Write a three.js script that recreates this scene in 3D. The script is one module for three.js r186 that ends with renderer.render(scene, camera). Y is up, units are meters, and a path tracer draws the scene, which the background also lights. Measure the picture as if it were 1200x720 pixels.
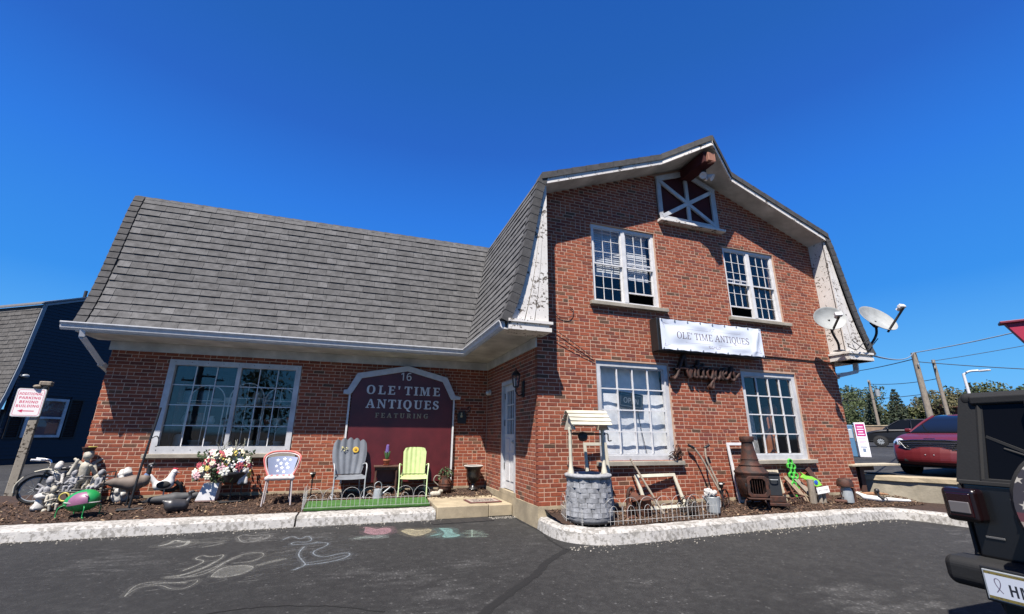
import * as THREE from 'three';
import { mergeGeometries } from 'three/addons/utils/BufferGeometryUtils.js';
import { RoundedBoxGeometry } from 'three/addons/geometries/RoundedBoxGeometry.js';
import { MarchingCubes } from 'three/addons/objects/MarchingCubes.js';
import { FontLoader } from 'three/addons/loaders/FontLoader.js';
import { TextGeometry } from 'three/addons/geometries/TextGeometry.js';

// ---------- camera, sky, sun, exposure ----------
const scene = new THREE.Scene();
const rad = Math.PI / 180;
const camera = new THREE.PerspectiveCamera(71.1, 1024 / 614, 0.05, 900);
camera.position.set(-2.816, 1.406, 6.88);
camera.rotation.order = 'YXZ';
camera.rotation.set(16.579 * rad, -18.86 * rad, 0.4593 * rad);
const renderer = new THREE.WebGLRenderer({ antialias: true });
renderer.toneMapping = THREE.LinearToneMapping;
renderer.toneMappingExposure = 2.2;
renderer.shadowMap.enabled = true;
{
  const W = 64, H = 512, d = new Float32Array(W * H * 4);
  const stops = [[-90, .10, .10, .10], [-2, .16, .17, .18], [0, .20, .50, .85], [6, .114, .411, .82], [15, .0388, .250, .733], [27, .0263, .173, .659], [36, .021, .118, .50], [44, .0172, .106, .425], [60, .0125, .085, .37], [90, .010, .07, .32]];
  for (let j = 0; j < H; j++) {
    const el = (j + .5) / H * 180 - 90;
    let k = 0; while (k < stops.length - 2 && stops[k + 1][0] < el) k++;
    const a = stops[k], b = stops[k + 1], t = Math.min(1, Math.max(0, (el - a[0]) / (b[0] - a[0])));
    for (let i = 0; i < W; i++) { const o = (j * W + i) * 4; for (let c = 0; c < 3; c++) d[o + c] = .53 * (a[c + 1] + (b[c + 1] - a[c + 1]) * t); d[o + 3] = 1; }
  }
  const sky = new THREE.DataTexture(d, W, H, THREE.RGBAFormat, THREE.FloatType);
  sky.mapping = THREE.EquirectangularReflectionMapping; sky.magFilter = THREE.LinearFilter; sky.minFilter = THREE.LinearFilter; sky.needsUpdate = true;
  scene.background = sky; scene.environment = sky;
}
const SUN = new THREE.Vector3(-.83, 2.21, 1).normalize();
const sun = new THREE.DirectionalLight(0xfff7ee, 5);
sun.position.copy(SUN).multiplyScalar(60); sun.target.position.set(0, 0, 0);
sun.castShadow = true; sun.shadow.mapSize.set(4096, 4096);
Object.assign(sun.shadow.camera, { left: -40, right: 40, top: 40, bottom: -40, near: 1, far: 160 });
scene.add(sun, sun.target);

// ---------- helpers ----------
let seed = 12345;
const rnd = () => { seed = (seed * 1664525 + 1013904223) >>> 0; return seed / 4294967296; };
const rr = (a, b) => a + (b - a) * rnd();
const pick = (a) => a[Math.floor(rnd() * a.length)];
const V = (x, y, z) => new THREE.Vector3(x, y, z);
const taken = {};
function numbered(n) { const k = taken[n] = (taken[n] ?? -1) + 1; return k ? n + '_' + String(k).padStart(3, '0') : n; }
function clean(g) {
  let o = g.index ? g.toNonIndexed() : g;
  for (const k of Object.keys(o.attributes)) if (!['position', 'normal', 'uv', 'color'].includes(k)) o.deleteAttribute(k);
  if (!o.attributes.normal) o.computeVertexNormals();
  if (!o.attributes.uv) o.setAttribute('uv', new THREE.BufferAttribute(new Float32Array(o.attributes.position.count * 2), 2));
  o.morphAttributes = {};
  return o;
}
function metreUV(g, ou = 0, ov = 0) {   // uv in metres, by the way each triangle faces
  const p = g.attributes.position, uv = g.attributes.uv, a = V(), b = V(), c = V(), n = V();
  for (let i = 0; i < p.count; i += 3) {
    a.fromBufferAttribute(p, i); b.fromBufferAttribute(p, i + 1); c.fromBufferAttribute(p, i + 2);
    n.copy(b).sub(a).cross(c.clone().sub(a));
    const x = Math.abs(n.x), y = Math.abs(n.y), z = Math.abs(n.z);
    [a, b, c].forEach((q, k) => { if (y >= x && y >= z) uv.setXY(i + k, q.x + ou, q.z + ov); else if (x >= z) uv.setXY(i + k, q.z + ou, q.y + ov); else uv.setXY(i + k, q.x + ou, q.y + ov); });
  }
  return g;
}
function merge(gs, keepUV) {
  const list = (Array.isArray(gs) ? gs : [gs]).flat(9).map(clean);
  const hasC = list.some((g) => g.attributes.color);
  if (!hasC) list.forEach((g) => g.deleteAttribute('color'));
  const g = list.length > 1 ? mergeGeometries(list, false) : list[0];
  return keepUV ? g : metreUV(g);
}
function mesh(name, gs, m, parent, keepUV) {
  const o = new THREE.Mesh(gs.isBufferGeometry && gs.userData.ready ? gs : merge(gs, keepUV), m);
  o.name = parent && parent !== scene ? name : numbered(name);
  o.castShadow = o.receiveShadow = true; (parent ?? scene).add(o); return o;
}
const ready = (gs, keepUV) => { const g = merge(gs, keepUV); g.userData.ready = true; return g; };
function tag(o, label, category, group, kind) { o.userData.label = label; if (category) o.userData.category = category; if (group) o.userData.group = group; if (kind) o.userData.kind = kind; return o; }
function thing(name, label, category, [x, y, z] = [0, 0, 0], turn = 0, group) {
  const o = new THREE.Group(); o.name = numbered(name); o.position.set(x, y, z); o.rotation.y = turn; scene.add(o); return tag(o, label, category, group);
}
function struct(o, label) { o.userData.kind = 'structure'; if (label) o.userData.label = label; return o; }
function sub(name, parent, pos, rot) { const o = new THREE.Group(); o.name = name; parent.add(o); if (pos) o.position.set(...pos); if (rot) o.rotation.set(...rot); return o; }
const tf = (g, x = 0, y = 0, z = 0, rx = 0, ry = 0, rz = 0, sx = 1, sy = sx, sz = sx) => g.applyMatrix4(new THREE.Matrix4().compose(V(x, y, z), new THREE.Quaternion().setFromEuler(new THREE.Euler(rx, ry, rz)), V(sx, sy, sz)));
const box = (w, h, d, x = 0, y = 0, z = 0, rx = 0, ry = 0, rz = 0) => tf(new THREE.BoxGeometry(w, h, d), x, y, z, rx, ry, rz);
const span = (x0, x1, y0, y1, z0, z1) => box(x1 - x0, y1 - y0, z1 - z0, (x0 + x1) / 2, (y0 + y1) / 2, (z0 + z1) / 2);
const rbox = (w, h, d, r, x = 0, y = 0, z = 0, rx = 0, ry = 0, rz = 0) => tf(new RoundedBoxGeometry(w, h, d, 2, r), x, y, z, rx, ry, rz);
const cyl = (r0, r1, h, x = 0, y = 0, z = 0, rx = 0, ry = 0, rz = 0, n = 16, open = false) => tf(new THREE.CylinderGeometry(r0, r1, h, n, 1, open), x, y, z, rx, ry, rz);
const sph = (r, x = 0, y = 0, z = 0, sx = 1, sy = sx, sz = sx, n = 12) => tf(new THREE.SphereGeometry(r, n, Math.ceil(n * .7)), x, y, z, 0, 0, 0, sx, sy, sz);
const ico = (r, d, x, y, z, sx = 1, sy = sx, sz = sx) => tf(new THREE.IcosahedronGeometry(r, d), x, y, z, rr(0, 6), rr(0, 6), 0, sx, sy, sz);
const tor = (R, r, x = 0, y = 0, z = 0, rx = 0, ry = 0, rz = 0, arc = Math.PI * 2, n = 24) => tf(new THREE.TorusGeometry(R, r, 6, n, arc), x, y, z, rx, ry, rz);
const lathe = (pts, n = 24) => new THREE.LatheGeometry(pts.map(([r, y]) => new THREE.Vector2(r, y)), n);
const tube = (pts, r, seg, closed = false, rs = 6) => new THREE.TubeGeometry(new THREE.CatmullRomCurve3(pts.map((p) => V(...p)), closed), seg ?? pts.length * 5, r, rs, closed);
function bar(a, b, r, n = 6, r2 = r) {   // straight round bar from a to b
  const A = V(...a), B = V(...b), d = B.clone().sub(A), L = d.length(), g = new THREE.CylinderGeometry(r2, r, L, n);
  g.applyMatrix4(new THREE.Matrix4().compose(A.add(B).multiplyScalar(.5), new THREE.Quaternion().setFromUnitVectors(V(0, 1, 0), d.normalize()), V(1, 1, 1))); return g;
}
function beam(a, b, w, t, up = V(0, 1, 0)) {   // straight square bar from a to b: w across, t along up
  const A = V(...a), B = V(...b), d = B.clone().sub(A), L = d.length(); d.normalize();
  const s = d.clone().cross(up).normalize(), u = s.clone().cross(d).normalize(), g = new THREE.BoxGeometry(L, t, w);
  g.applyMatrix4(new THREE.Matrix4().makeBasis(d, u, s).setPosition(A.add(B).multiplyScalar(.5))); return g;
}
const wire = (pts, r, n = 5) => pts.slice(1).map((p, i) => bar(pts[i], p, r, n));
const shape = (pts, holes = []) => { const s = new THREE.Shape(pts.map(([x, y]) => new THREE.Vector2(x, y))); holes.forEach((h) => s.holes.push(new THREE.Path(h.map(([x, y]) => new THREE.Vector2(x, y))))); return s; };
const ext = (s, d, bev = 0, x = 0, y = 0, z = 0, rx = 0, ry = 0, rz = 0) => tf(new THREE.ExtrudeGeometry(s instanceof THREE.Shape ? s : shape(s), { depth: d, bevelEnabled: bev > 0, bevelSize: bev, bevelThickness: bev, bevelOffset: -bev, bevelSegments: 2, curveSegments: 12 }), x, y, z, rx, ry, rz);
const rect = (x0, x1, y0, y1) => [[x0, y0], [x1, y0], [x1, y1], [x0, y1]];
function hull8(p) {   // a solid from 8 corners: 0-3 one end ring, 4-7 the other ring
  const f = [[0, 1, 2, 3], [7, 6, 5, 4], [0, 4, 5, 1], [1, 5, 6, 2], [2, 6, 7, 3], [3, 7, 4, 0]], a = [];
  for (const [i, j, k, l] of f) for (const q of [i, j, k, i, k, l]) a.push(...p[q]);
  const g = new THREE.BufferGeometry(); g.setAttribute('position', new THREE.Float32BufferAttribute(a, 3)); g.computeVertexNormals(); return clean(g);
}
function quad(a, b, c, d) { const g = new THREE.BufferGeometry(); g.setAttribute('position', new THREE.Float32BufferAttribute([...a, ...b, ...c, ...a, ...c, ...d], 3)); g.setAttribute('uv', new THREE.Float32BufferAttribute([0, 0, 1, 0, 1, 1, 0, 0, 1, 1, 0, 1], 2)); g.computeVertexNormals(); return g; }
function sweep(path, prof, yOf = () => 0, jig = 0) {   // profile [[offset,y]...] carried along a ground path [[x,z]...]
  const a = [], N = path.length, rings = path.map(([x, z], i) => {
    const sg = (k) => { const p = path[k], q = path[k + 1], L = Math.hypot(q[0] - p[0], q[1] - p[1]); return [-(q[1] - p[1]) / L, (q[0] - p[0]) / L]; };
    const n1 = sg(Math.max(0, i - 1)), n2 = sg(Math.min(N - 2, i)), kk = 1 + n1[0] * n2[0] + n1[1] * n2[1], nx = (n1[0] + n2[0]) / kk, nz = (n1[1] + n2[1]) / kk;
    return prof.map(([o, y]) => { const w = o + (jig && y > .02 ? rr(-jig, jig) : 0); return [x + nx * w, y + yOf(x, z) + (jig && y > .02 ? rr(-jig, jig) * .5 : 0), z + nz * w]; });
  });
  const q4 = (A, B, C, D) => a.push(...A, ...B, ...C, ...A, ...C, ...D);
  for (let i = 0; i < N - 1; i++) for (let k = 0; k < prof.length - 1; k++) q4(rings[i][k], rings[i + 1][k], rings[i + 1][k + 1], rings[i][k + 1]);
  for (const [r, f] of [[rings[0], 1], [rings[N - 1], -1]]) for (let k = 1; k < prof.length - 1; k++) f > 0 ? a.push(...r[0], ...r[k], ...r[k + 1]) : a.push(...r[0], ...r[k + 1], ...r[k]);
  const g = new THREE.BufferGeometry(); g.setAttribute('position', new THREE.Float32BufferAttribute(a, 3)); g.computeVertexNormals(); return clean(g);
}
function resample(path, step) { const c = new THREE.CatmullRomCurve3(path.map(([x, z]) => V(x, 0, z)), false, 'centripetal'), n = Math.ceil(c.getLength() / step); return c.getSpacedPoints(n).map((p) => [p.x, p.z]); }
function noise3(x, y, z) { const s = Math.sin; return (s(x * 1.7 + s(y * 2.3 + 1.1) * 1.3) + s(y * 1.9 + s(z * 2.1 + 2.7) * 1.4) + s(z * 1.6 + s(x * 2.6 + .4) * 1.2)) / 3; }
function lumpy(g, amp, f) { const p = g.attributes.position; for (let i = 0; i < p.count; i++) { const x = p.getX(i), y = p.getY(i), z = p.getZ(i), k = amp; p.setXYZ(i, x + k * noise3(x * f, y * f, z * f), y + k * noise3(y * f + 5, z * f, x * f), z + k * noise3(z * f + 9, x * f, y * f)); } g.computeVertexNormals(); return g; }
const mcMat = new THREE.MeshStandardMaterial();
// one smooth body from tapered capsules [ax,ay,az,ra, bx,by,bz,rb]
function body(caps, cells = 40, k = .02, bump = 0, bf = 30) {
  let lo = [1e9, 1e9, 1e9], hi = [-1e9, -1e9, -1e9];
  for (const c of caps) for (const [o, r] of [[0, c[3]], [4, c[7]]]) for (let i = 0; i < 3; i++) { lo[i] = Math.min(lo[i], c[o + i] - r); hi[i] = Math.max(hi[i], c[o + i] + r); }
  const size = Math.max(...hi.map((h, i) => h - lo[i])) * 1.12, ctr = hi.map((h, i) => (h + lo[i]) / 2), mc = new MarchingCubes(cells, mcMat, false, false, 60000);
  mc.isolation = 0;
  for (let z = 0; z < cells; z++) for (let y = 0; y < cells; y++) for (let x = 0; x < cells; x++) {
    const P = [x, y, z].map((v, i) => ctr[i] + (v / cells * 2 - 1) * size / 2);
    let D = 1e9;
    for (const c of caps) {
      const bx = c[4] - c[0], by = c[5] - c[1], bz = c[6] - c[2], px = P[0] - c[0], py = P[1] - c[1], pz = P[2] - c[2];
      const t = Math.max(0, Math.min(1, (px * bx + py * by + pz * bz) / (bx * bx + by * by + bz * bz || 1)));
      const e = Math.hypot(px - bx * t, py - by * t, pz - bz * t) - (c[3] + (c[7] - c[3]) * t), h = Math.max(0, Math.min(1, .5 + .5 * (e - D) / k));
      D = D > 1e8 ? e : e * (1 - h) + D * h - k * h * (1 - h);
    }
    if (bump) D += bump * noise3(P[0] * bf, P[1] * bf, P[2] * bf);
    mc.field[x + y * cells + z * cells * cells] = -D;
  }
  mc.update();
  const n = mc.count, g = new THREE.BufferGeometry(), pos = new Float32Array(n * 3), nor = new Float32Array(n * 3);
  for (let i = 0; i < n * 3; i++) { pos[i] = mc.positionArray[i] * size / 2 + ctr[i % 3]; nor[i] = mc.normalArray[i]; }
  g.setAttribute('position', new THREE.BufferAttribute(pos, 3)); g.computeVertexNormals();
  const nn = new THREE.BufferAttribute(nor, 3), q = V(); for (let i = 0; i < n; i++) { q.fromBufferAttribute(nn, i).normalize(); nn.setXYZ(i, q.x, q.y, q.z); }
  g.setAttribute('normal', nn); return clean(g);
}

// ---------- textures ----------
const hash = (x, y, s) => { let h = (x * 374761393 + y * 668265263 + s * 2147483647) | 0; h = Math.imul(h ^ (h >>> 13), 1274126177); return ((h ^ (h >>> 16)) >>> 0) / 4294967296; };
function vnoise(x, y, per, s) { const xi = Math.floor(x), yi = Math.floor(y), fx = x - xi, fy = y - yi, u = fx * fx * (3 - 2 * fx), v = fy * fy * (3 - 2 * fy), w = (i) => ((i % per) + per) % per; const a = hash(w(xi), w(yi), s), b = hash(w(xi + 1), w(yi), s), c = hash(w(xi), w(yi + 1), s), d = hash(w(xi + 1), w(yi + 1), s); return a + (b - a) * u + (c - a) * v + (a - b - c + d) * u * v; }
function fbm(u, v, per, oct, s, gain = .5) { let t = 0, a = 1, n = 0; for (let o = 0; o < oct; o++) { t += a * vnoise(u * per, v * per, per, s + o); n += a; a *= gain; per *= 2; } return t / n; }
function tex(N, metres, fn, srgb = true) {   // fn(u,v,i,j) -> [r,g,b] in 0..1; one tile covers that many metres
  const d = new Uint8Array(N * N * 4);
  for (let j = 0; j < N; j++) for (let i = 0; i < N; i++) { const c = fn(i / N, j / N, i, j), o = (j * N + i) * 4; for (let k = 0; k < 3; k++) d[o + k] = Math.max(0, Math.min(255, Math.round(255 * (c.length ? c[k] : c)))); d[o + 3] = 255; }
  const t = new THREE.DataTexture(d, N, N); t.wrapS = t.wrapT = THREE.RepeatWrapping; t.magFilter = THREE.LinearFilter; t.minFilter = THREE.LinearMipmapLinearFilter; t.generateMipmaps = true; t.repeat.set(1 / metres, 1 / metres); if (srgb) t.colorSpace = THREE.SRGBColorSpace; t.needsUpdate = true; return t;
}
function canvasTex(w, h, draw) { const c = document.createElement('canvas'); c.width = w; c.height = h; const x = c.getContext('2d'); draw(x, w, h); const t = new THREE.CanvasTexture(c); t.colorSpace = THREE.SRGBColorSpace; t.anisotropy = 8; return t; }
const mix = (a, b, t) => a.map((v, i) => v + (b[i] - v) * t);
const step = (a, b, x) => { const t = Math.max(0, Math.min(1, (x - a) / (b - a))); return t * t * (3 - 2 * t); };
const T = {
  grain: tex(256, .5, (u, v, i, j) => { const n = fbm(u, v, 8, 4, 3) * .6 + hash(i, j, 7) * .4; const k = .80 + .2 * n; return [k, k, k]; }),
  patch: tex(512, 1.6, (u, v, i, j) => { const n = fbm(u, v, 5, 6, 21, .62), k = .72 + .36 * (n - .15) + .05 * (hash(i, j, 9) - .5); return [k, k, k]; }),
  bump: tex(256, .25, (u, v, i, j) => fbm(u, v, 16, 4, 31, .7) * .7 + hash(i, j, 5) * .3, false),
  coarse: tex(256, .6, (u, v) => fbm(u, v, 6, 5, 41, .6), false),
  brick: tex(512, .8, (u, v, i, j) => { const n = fbm(u, v, 10, 5, 51, .65), s = hash(i >> 1, j >> 1, 3), k = .72 + .42 * (n - .2) - (s > .985 ? .3 : 0) + .06 * (hash(i, j, 4) - .5); return [k, k * (.97 + .05 * n), k * .97]; }),
  shingle: tex(512, .7, (u, v, i, j) => { const n = fbm(u, v, 8, 5, 61, .6), k = .62 + .38 * n + .28 * (hash(i, j, 2) - .5); return [k, k * .995, k * .985]; }),
  peel: tex(1024, 1.3, (u, v, i, j) => { const n = fbm(u * 1, v, 7, 6, 71, .66), m = fbm(u, v, 48, 4, 75, .6), p = step(.605, .625, n * .45 + m * .55); const dirt = fbm(u, v, 6, 5, 78); return mix([.93 - .08 * dirt, .92 - .09 * dirt, .90 - .10 * dirt], mix([.42, .38, .33], [.25, .22, .19], hash(i, j, 1)), p * .9); }),
  kerb: tex(1024, 1.5, (u, v, i, j) => { const n = fbm(u, v, 8, 6, 81, .68), m = fbm(u, v, 44, 4, 85, .65), p = step(.46, .56, n * .50 + m * .50), q = step(.53, .56, n * .3 + m * .7), c = .66 + .2 * m + .12 * (hash(i, j, 1) - .5); return mix(mix([.90 - .1 * m, .89 - .1 * m, .87 - .1 * m], [c, c * .98, c * .94], p), [.55, .54, .52], q * .55); }),
  concrete: tex(512, 1.4, (u, v, i, j) => { const n = fbm(u, v, 5, 6, 91, .6), s = hash(i, j, 6), k = .70 + .34 * (n - .25) + .12 * (s - .5); return [k, k * .98, k * .93]; }),
  wood: tex(512, .6, (u, v, i, j) => { const n = fbm(u * 1, v, 4, 4, 101), g = fbm(u + n * .05, v, 64, 2, 105), l = vnoise(u * 90, v * 4, 90, 3), k = .62 + .25 * l + .2 * n + .08 * (g - .5); return [k, k * .97, k * .93]; }),
  rust: tex(512, .5, (u, v, i, j) => { const n = fbm(u, v, 7, 6, 111, .65), s = hash(i, j, 8); return mix([.60, .52, .48], [1, .74, .56], step(.35, .7, n)).map((c) => c * (.75 + .25 * s)); }),
  stone: tex(512, .8, (u, v, i, j) => { const n = fbm(u, v, 9, 6, 121, .7), k = .58 + .55 * (n - .25) + .1 * (hash(i, j, 3) - .5); return [k, k, k]; }),
  asphalt: (() => { // binder with mottling, pale dusty streaks and separate pale stones
    const N = 2048, cell = 4; return tex(N, 14, (u, v, i, j) => {
      const a = fbm(u, v, 6, 5, 131, .58), s = hash(i, j, 11), b = vnoise(u * 256, v * 256, 256, 137), w = (a - .5) * .06, st = vnoise(u * 30, (v + w) * 90, 90, 145) * .5 + vnoise(u * 70, (v - w) * 240, 240, 147) * .5, pt = fbm(u, v, 8, 5, 151, .6), big = fbm(u, v, 3, 3, 157, .5), sc = step(.50, .70, st * .55 + pt * .45) * step(.44, .56, pt);
      let k = .40 + .30 * (a - .5) + .22 * (big - .5) + .16 * (b - .5) + .20 * (s - .5) + .17 * sc;
      const ci = Math.floor(i / cell), cj = Math.floor(j / cell), h = hash(ci, cj, 23), cx = (hash(ci, cj, 24) * .5 + .25) * cell, cy = (hash(ci, cj, 25) * .5 + .25) * cell, d = Math.hypot(i % cell + .5 - cx, j % cell + .5 - cy), r = .7 + 1.3 * hash(ci, cj, 26);
      if (h < .16 + .55 * sc && d < r) k += (.10 + .40 * hash(ci, cj, 27)) * (h < .035 + .3 * sc ? 1 : .35);
      return [k, k, k * .985]; }); })(),
  mulch: tex(1024, 1.3, (u, v, i, j) => { const n = fbm(u, v, 60, 3, 161, .7), c = vnoise(u * 40, v * 110, 110, 165), e = vnoise(u * 120, v * 36, 120, 169), k = .35 + .55 * Math.max(c, e) * n + .25 * (hash(i, j, 3) - .5); return [k, k * .86, k * .74]; }),
  leafy: tex(256, .4, (u, v, i, j) => { const k = .6 + .5 * fbm(u, v, 12, 3, 171) + .1 * (hash(i, j, 3) - .5); return [k, k, k * .9]; }),
};
const lin = (r, g, b) => new THREE.Color().setRGB(r, g, b);
function mat(c, o = {}) { const { phys, ...p } = o; const C = Array.isArray(c) ? lin(...c.map((v) => (Math.min(...c) >= 1 ? v : v * .84))) : new THREE.Color(c); return new (phys ? THREE.MeshPhysicalMaterial : THREE.MeshStandardMaterial)({ color: C, roughness: .8, ...p }); }
const M = {
  brickV: mat([1, 1, 1], { map: T.brick, vertexColors: true, roughness: .88, bumpMap: T.bump, bumpScale: .0015 }),
  mortar: mat([.61, .40, .285], { map: T.grain, roughness: .95, bumpMap: T.bump, bumpScale: .002 }),
  plainBrick: mat([.30, .10, .07], { map: T.brick, roughness: .9 }),
  shingleV: mat([1, 1, 1], { map: T.shingle, vertexColors: true, roughness: .92, bumpMap: T.bump, bumpScale: .002 }),
  shingle: mat([.145, .146, .150], { map: T.shingle, roughness: .92, bumpMap: T.bump, bumpScale: .003 }),
  cap: mat([.085, .085, .088], { map: T.shingle, roughness: .92, bumpMap: T.bump, bumpScale: .002 }),
  peel: mat([.86, .86, .86], { map: T.peel, roughness: .75, bumpMap: T.bump, bumpScale: .001 }),
  white: mat([.80, .80, .80], { map: T.grain, roughness: .5 }),
  trim: mat([.72, .73, .74], { map: T.patch, roughness: .55 }),
  soffit: mat([.74, .73, .70], { map: T.patch, roughness: .7 }),
  alu: mat([.72, .73, .74], { map: T.grain, roughness: .38 }),
  sill: mat([.56, .53, .48], { map: T.concrete, roughness: .85, bumpMap: T.bump, bumpScale: .002 }),
  concrete: mat([.50, .47, .40], { map: T.concrete, roughness: .92, bumpMap: T.coarse, bumpScale: .006 }),
  step: mat([.58, .505, .38], { map: T.concrete, roughness: .92, bumpMap: T.bump, bumpScale: .002 }),
  kerb: mat([.57, .57, .57], { map: T.kerb, roughness: .9, bumpMap: T.coarse, bumpScale: .010 }),
  asphalt: mat([.108, .108, .109], { map: T.asphalt, roughness: .9, bumpMap: T.bump, bumpScale: .006 }),
  mulch: mat([.13, .085, .06], { map: T.mulch, roughness: .98, bumpMap: T.coarse, bumpScale: .02 }),
  glass: mat([1, 1, 1], { phys: true, transmission: 1, thickness: 0, roughness: .01, ior: 1.36 }),
  glassW: mat([1, 1, 1], { phys: true, transmission: 1, thickness: 0, roughness: .01, ior: 1.5 }),
  carGlass: mat([.006, .007, .008], { roughness: .06, phys: true, specularIntensity: .55 }),
  tint: mat([.004, .004, .005], { roughness: .15, phys: true, specularIntensity: .18 }),
  dark: mat([.03, .03, .032], { map: T.grain, roughness: .6 }),
  blackMetal: mat([.018, .018, .019], { map: T.grain, roughness: .45 }),
  blackPaint: mat([.006, .0065, .0075], { phys: true, roughness: .4, clearcoat: .45, clearcoatRoughness: .1 }),
  maroon: mat([.12, .013, .017], { map: T.patch, roughness: .45 }),
  darkRed: mat([.075, .007, .010], { map: T.patch, roughness: .95 }),
  rust: mat([.15, .085, .062], { map: T.rust, roughness: .8, bumpMap: T.bump, bumpScale: .002 }),
  rustDark: mat([.085, .048, .038], { map: T.rust, roughness: .72, bumpMap: T.bump, bumpScale: .002 }),
  galv: mat([.46, .50, .52], { map: T.patch, roughness: .5, metalness: .25 }),
  wood: mat([.36, .29, .22], { map: T.wood, roughness: .85, bumpMap: T.coarse, bumpScale: .002 }),
  greyWood: mat([.34, .31, .27], { map: T.wood, roughness: .9, bumpMap: T.coarse, bumpScale: .003 }),
  paleWood: mat([.62, .58, .46], { map: T.wood, roughness: .8 }),
  cream: mat([.72, .68, .54], { map: T.patch, roughness: .75 }),
  brownWood: mat([.10, .045, .032], { map: T.wood, roughness: .8 }),
  wireW: mat([.60, .60, .58], { map: T.grain, roughness: .5 }),
  plaster: mat([.80, .75, .62], { map: T.stone, roughness: .85, bumpMap: T.coarse, bumpScale: .006 }),
  plasterG: mat([.55, .55, .57], { map: T.stone, roughness: .85, bumpMap: T.coarse, bumpScale: .006 }),
  whiteStat: mat([.86, .84, .80], { map: T.stone, roughness: .8 }),
  green: mat([.015, .30, .075], { map: T.grain, roughness: .4 }),
  lime: mat([.54, .66, .28], { map: T.grain, roughness: .4 }),
  turf: mat([.05, .16, .03], { map: T.leafy, roughness: .95 }),
  terracotta: mat([.40, .13, .06], { map: T.grain, roughness: .85 }),
  rubber: mat([.02, .02, .02], { map: T.grain, roughness: .85 }),
  chrome: mat([.75, .75, .76], { metalness: 1, roughness: .18 }),
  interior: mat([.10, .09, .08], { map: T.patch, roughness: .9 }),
};

// ---------- the setting: ground, beds, kerbs, upper lot ----------
const bedL = (z) => .13 + .14 * Math.min(1, Math.max(0, (-1.62 - z) / 1.45));
const bedR = (z) => .13 + .14 * Math.min(1, Math.max(0, 1.0 - z));
struct(mesh('ground', quad([-300, 0, 300], [300, 0, 300], [300, 0, -300], [-300, 0, -300]), M.asphalt), 'dark asphalt parking lot with scuffs and pale grit');
function sheet(nx, nz, P) { const g = new THREE.PlaneGeometry(1, 1, nx, nz), p = g.attributes.position; for (let i = 0; i < p.count; i++) p.setXYZ(i, ...P(p.getX(i) + .5, .5 - p.getY(i))); g.computeVertexNormals(); return g; }
{
  const bump = (x, z) => .012 * noise3(x * 6, z * 7, x * z) + .010 * noise3(x * 15, z * 17, 2);
  const left = mesh('mulch_bed', sheet(110, 30, (u, v) => { const x = -8.9 + u * 8.88, z = -1.5 - v * 2.6; return [x, bedL(z) + bump(x, z), z]; }), M.mulch);
  struct(left, 'brown bark mulch bed along the low wing');
  const right = mesh('mulch_bed', sheet(110, 30, (u, v) => { const x = .1 + u * 6.8, ze = x < .5 ? .55 + x * .9 : x < 6.55 ? 1.02 - .026 * (x - .5) : .86 + (x - 6.55) * 1.1, z = ze - v * (ze + .6); return [x, bedR(z) + bump(x, z), z]; }), M.mulch);
  struct(right, 'brown bark mulch bed along the gable wall');
  const chip = new THREE.BoxGeometry(.035, .006, .012), cm = mat([1, 1, 1], { map: T.wood, roughness: .95 });
  const N = 7000, chips = new THREE.InstancedMesh(chip, cm, N), m4 = new THREE.Matrix4(), q = new THREE.Quaternion(), c = new THREE.Color();
  for (let i = 0; i < N; i++) {
    const L = i < N * .55; let x, y, z;
    if (L) { x = rr(-8.8, -.1); z = rr(-3.05, -1.65); if (x > -3.6 && x < -1.35 && z > -2.36) { z = rr(-3.05, -2.4); } y = bedL(z); } else { x = rr(.1, 8.0); z = rr(.02, .85); y = bedR(z); }
    if (!L && x < .95 && z > .2) x += 1;
    q.setFromEuler(new THREE.Euler(rr(-.5, .5), rr(0, 6.28), rr(-.5, .5))); const k = rr(.5, 1.7);
    m4.compose(V(x, y + .014 + rr(-.004, .01), z), q, V(k, 1, k * rr(.6, 1.4))); chips.setMatrixAt(i, m4);
    const t = rnd(), w = rnd(); chips.setColorAt(i, t > .95 ? c.setRGB(.36, .28, .19) : c.setRGB(.06 + .13 * w, .035 + .085 * w, .022 + .06 * w));
  }
  chips.name = 'mulch_chips'; chips.castShadow = chips.receiveShadow = true; scene.add(chips); tag(chips, 'loose bark chips covering both planting beds', 'mulch', null, 'stuff');
}
const kerbProf = (w, h) => [[-w / 2, -.05], [-w / 2, h - .02], [-w / 2 + .02, h], [w / 2 - .05, h], [w / 2 - .015, h - .035], [w / 2 + .02, -.05]];
const jog = (path) => resample(path, .12);
for (const [path, w, label] of [[[[-11.5, -1.42], [-7, -1.43], [-3.62, -1.44]], .44, 'flaking white painted kerb in front of the wing bed'], [[[-3.59, -1.44], [-2.5, -1.43], [-1.41, -1.42]], .44, 'flaking white painted kerb beside the artificial turf']])
  struct(mesh('kerb', sweep(jog(path), kerbProf(w, .15), undefined, .006), M.kerb), label);
struct(mesh('kerb', sweep(jog([[.12, .02], [.10, .45], [.16, .82], [.42, 1.07], [.9, 1.12], [2.2, 1.04], [3.5, .96], [5.0, .93], [6.3, .92]]), kerbProf(.27, .17), undefined, .007), M.kerb), 'thick flaking white kerb curving round the gable bed');
struct(mesh('kerb', sweep(jog([[6.32, .92], [6.62, .98], [6.82, 1.2], [6.95, 1.7], [7.1, 2.4], [7.5, 3.4], [8.2, 4.6]]), kerbProf(.26, .16), undefined, .006), M.kerb), 'pale kerb turning away past the wooden bench');
struct(mesh('kerb', sweep([[-8.95, -4.2], [-8.95, -1.2]].reverse(), kerbProf(.2, .15)), M.step), 'narrow buff kerb closing the end of the wing bed');
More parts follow.
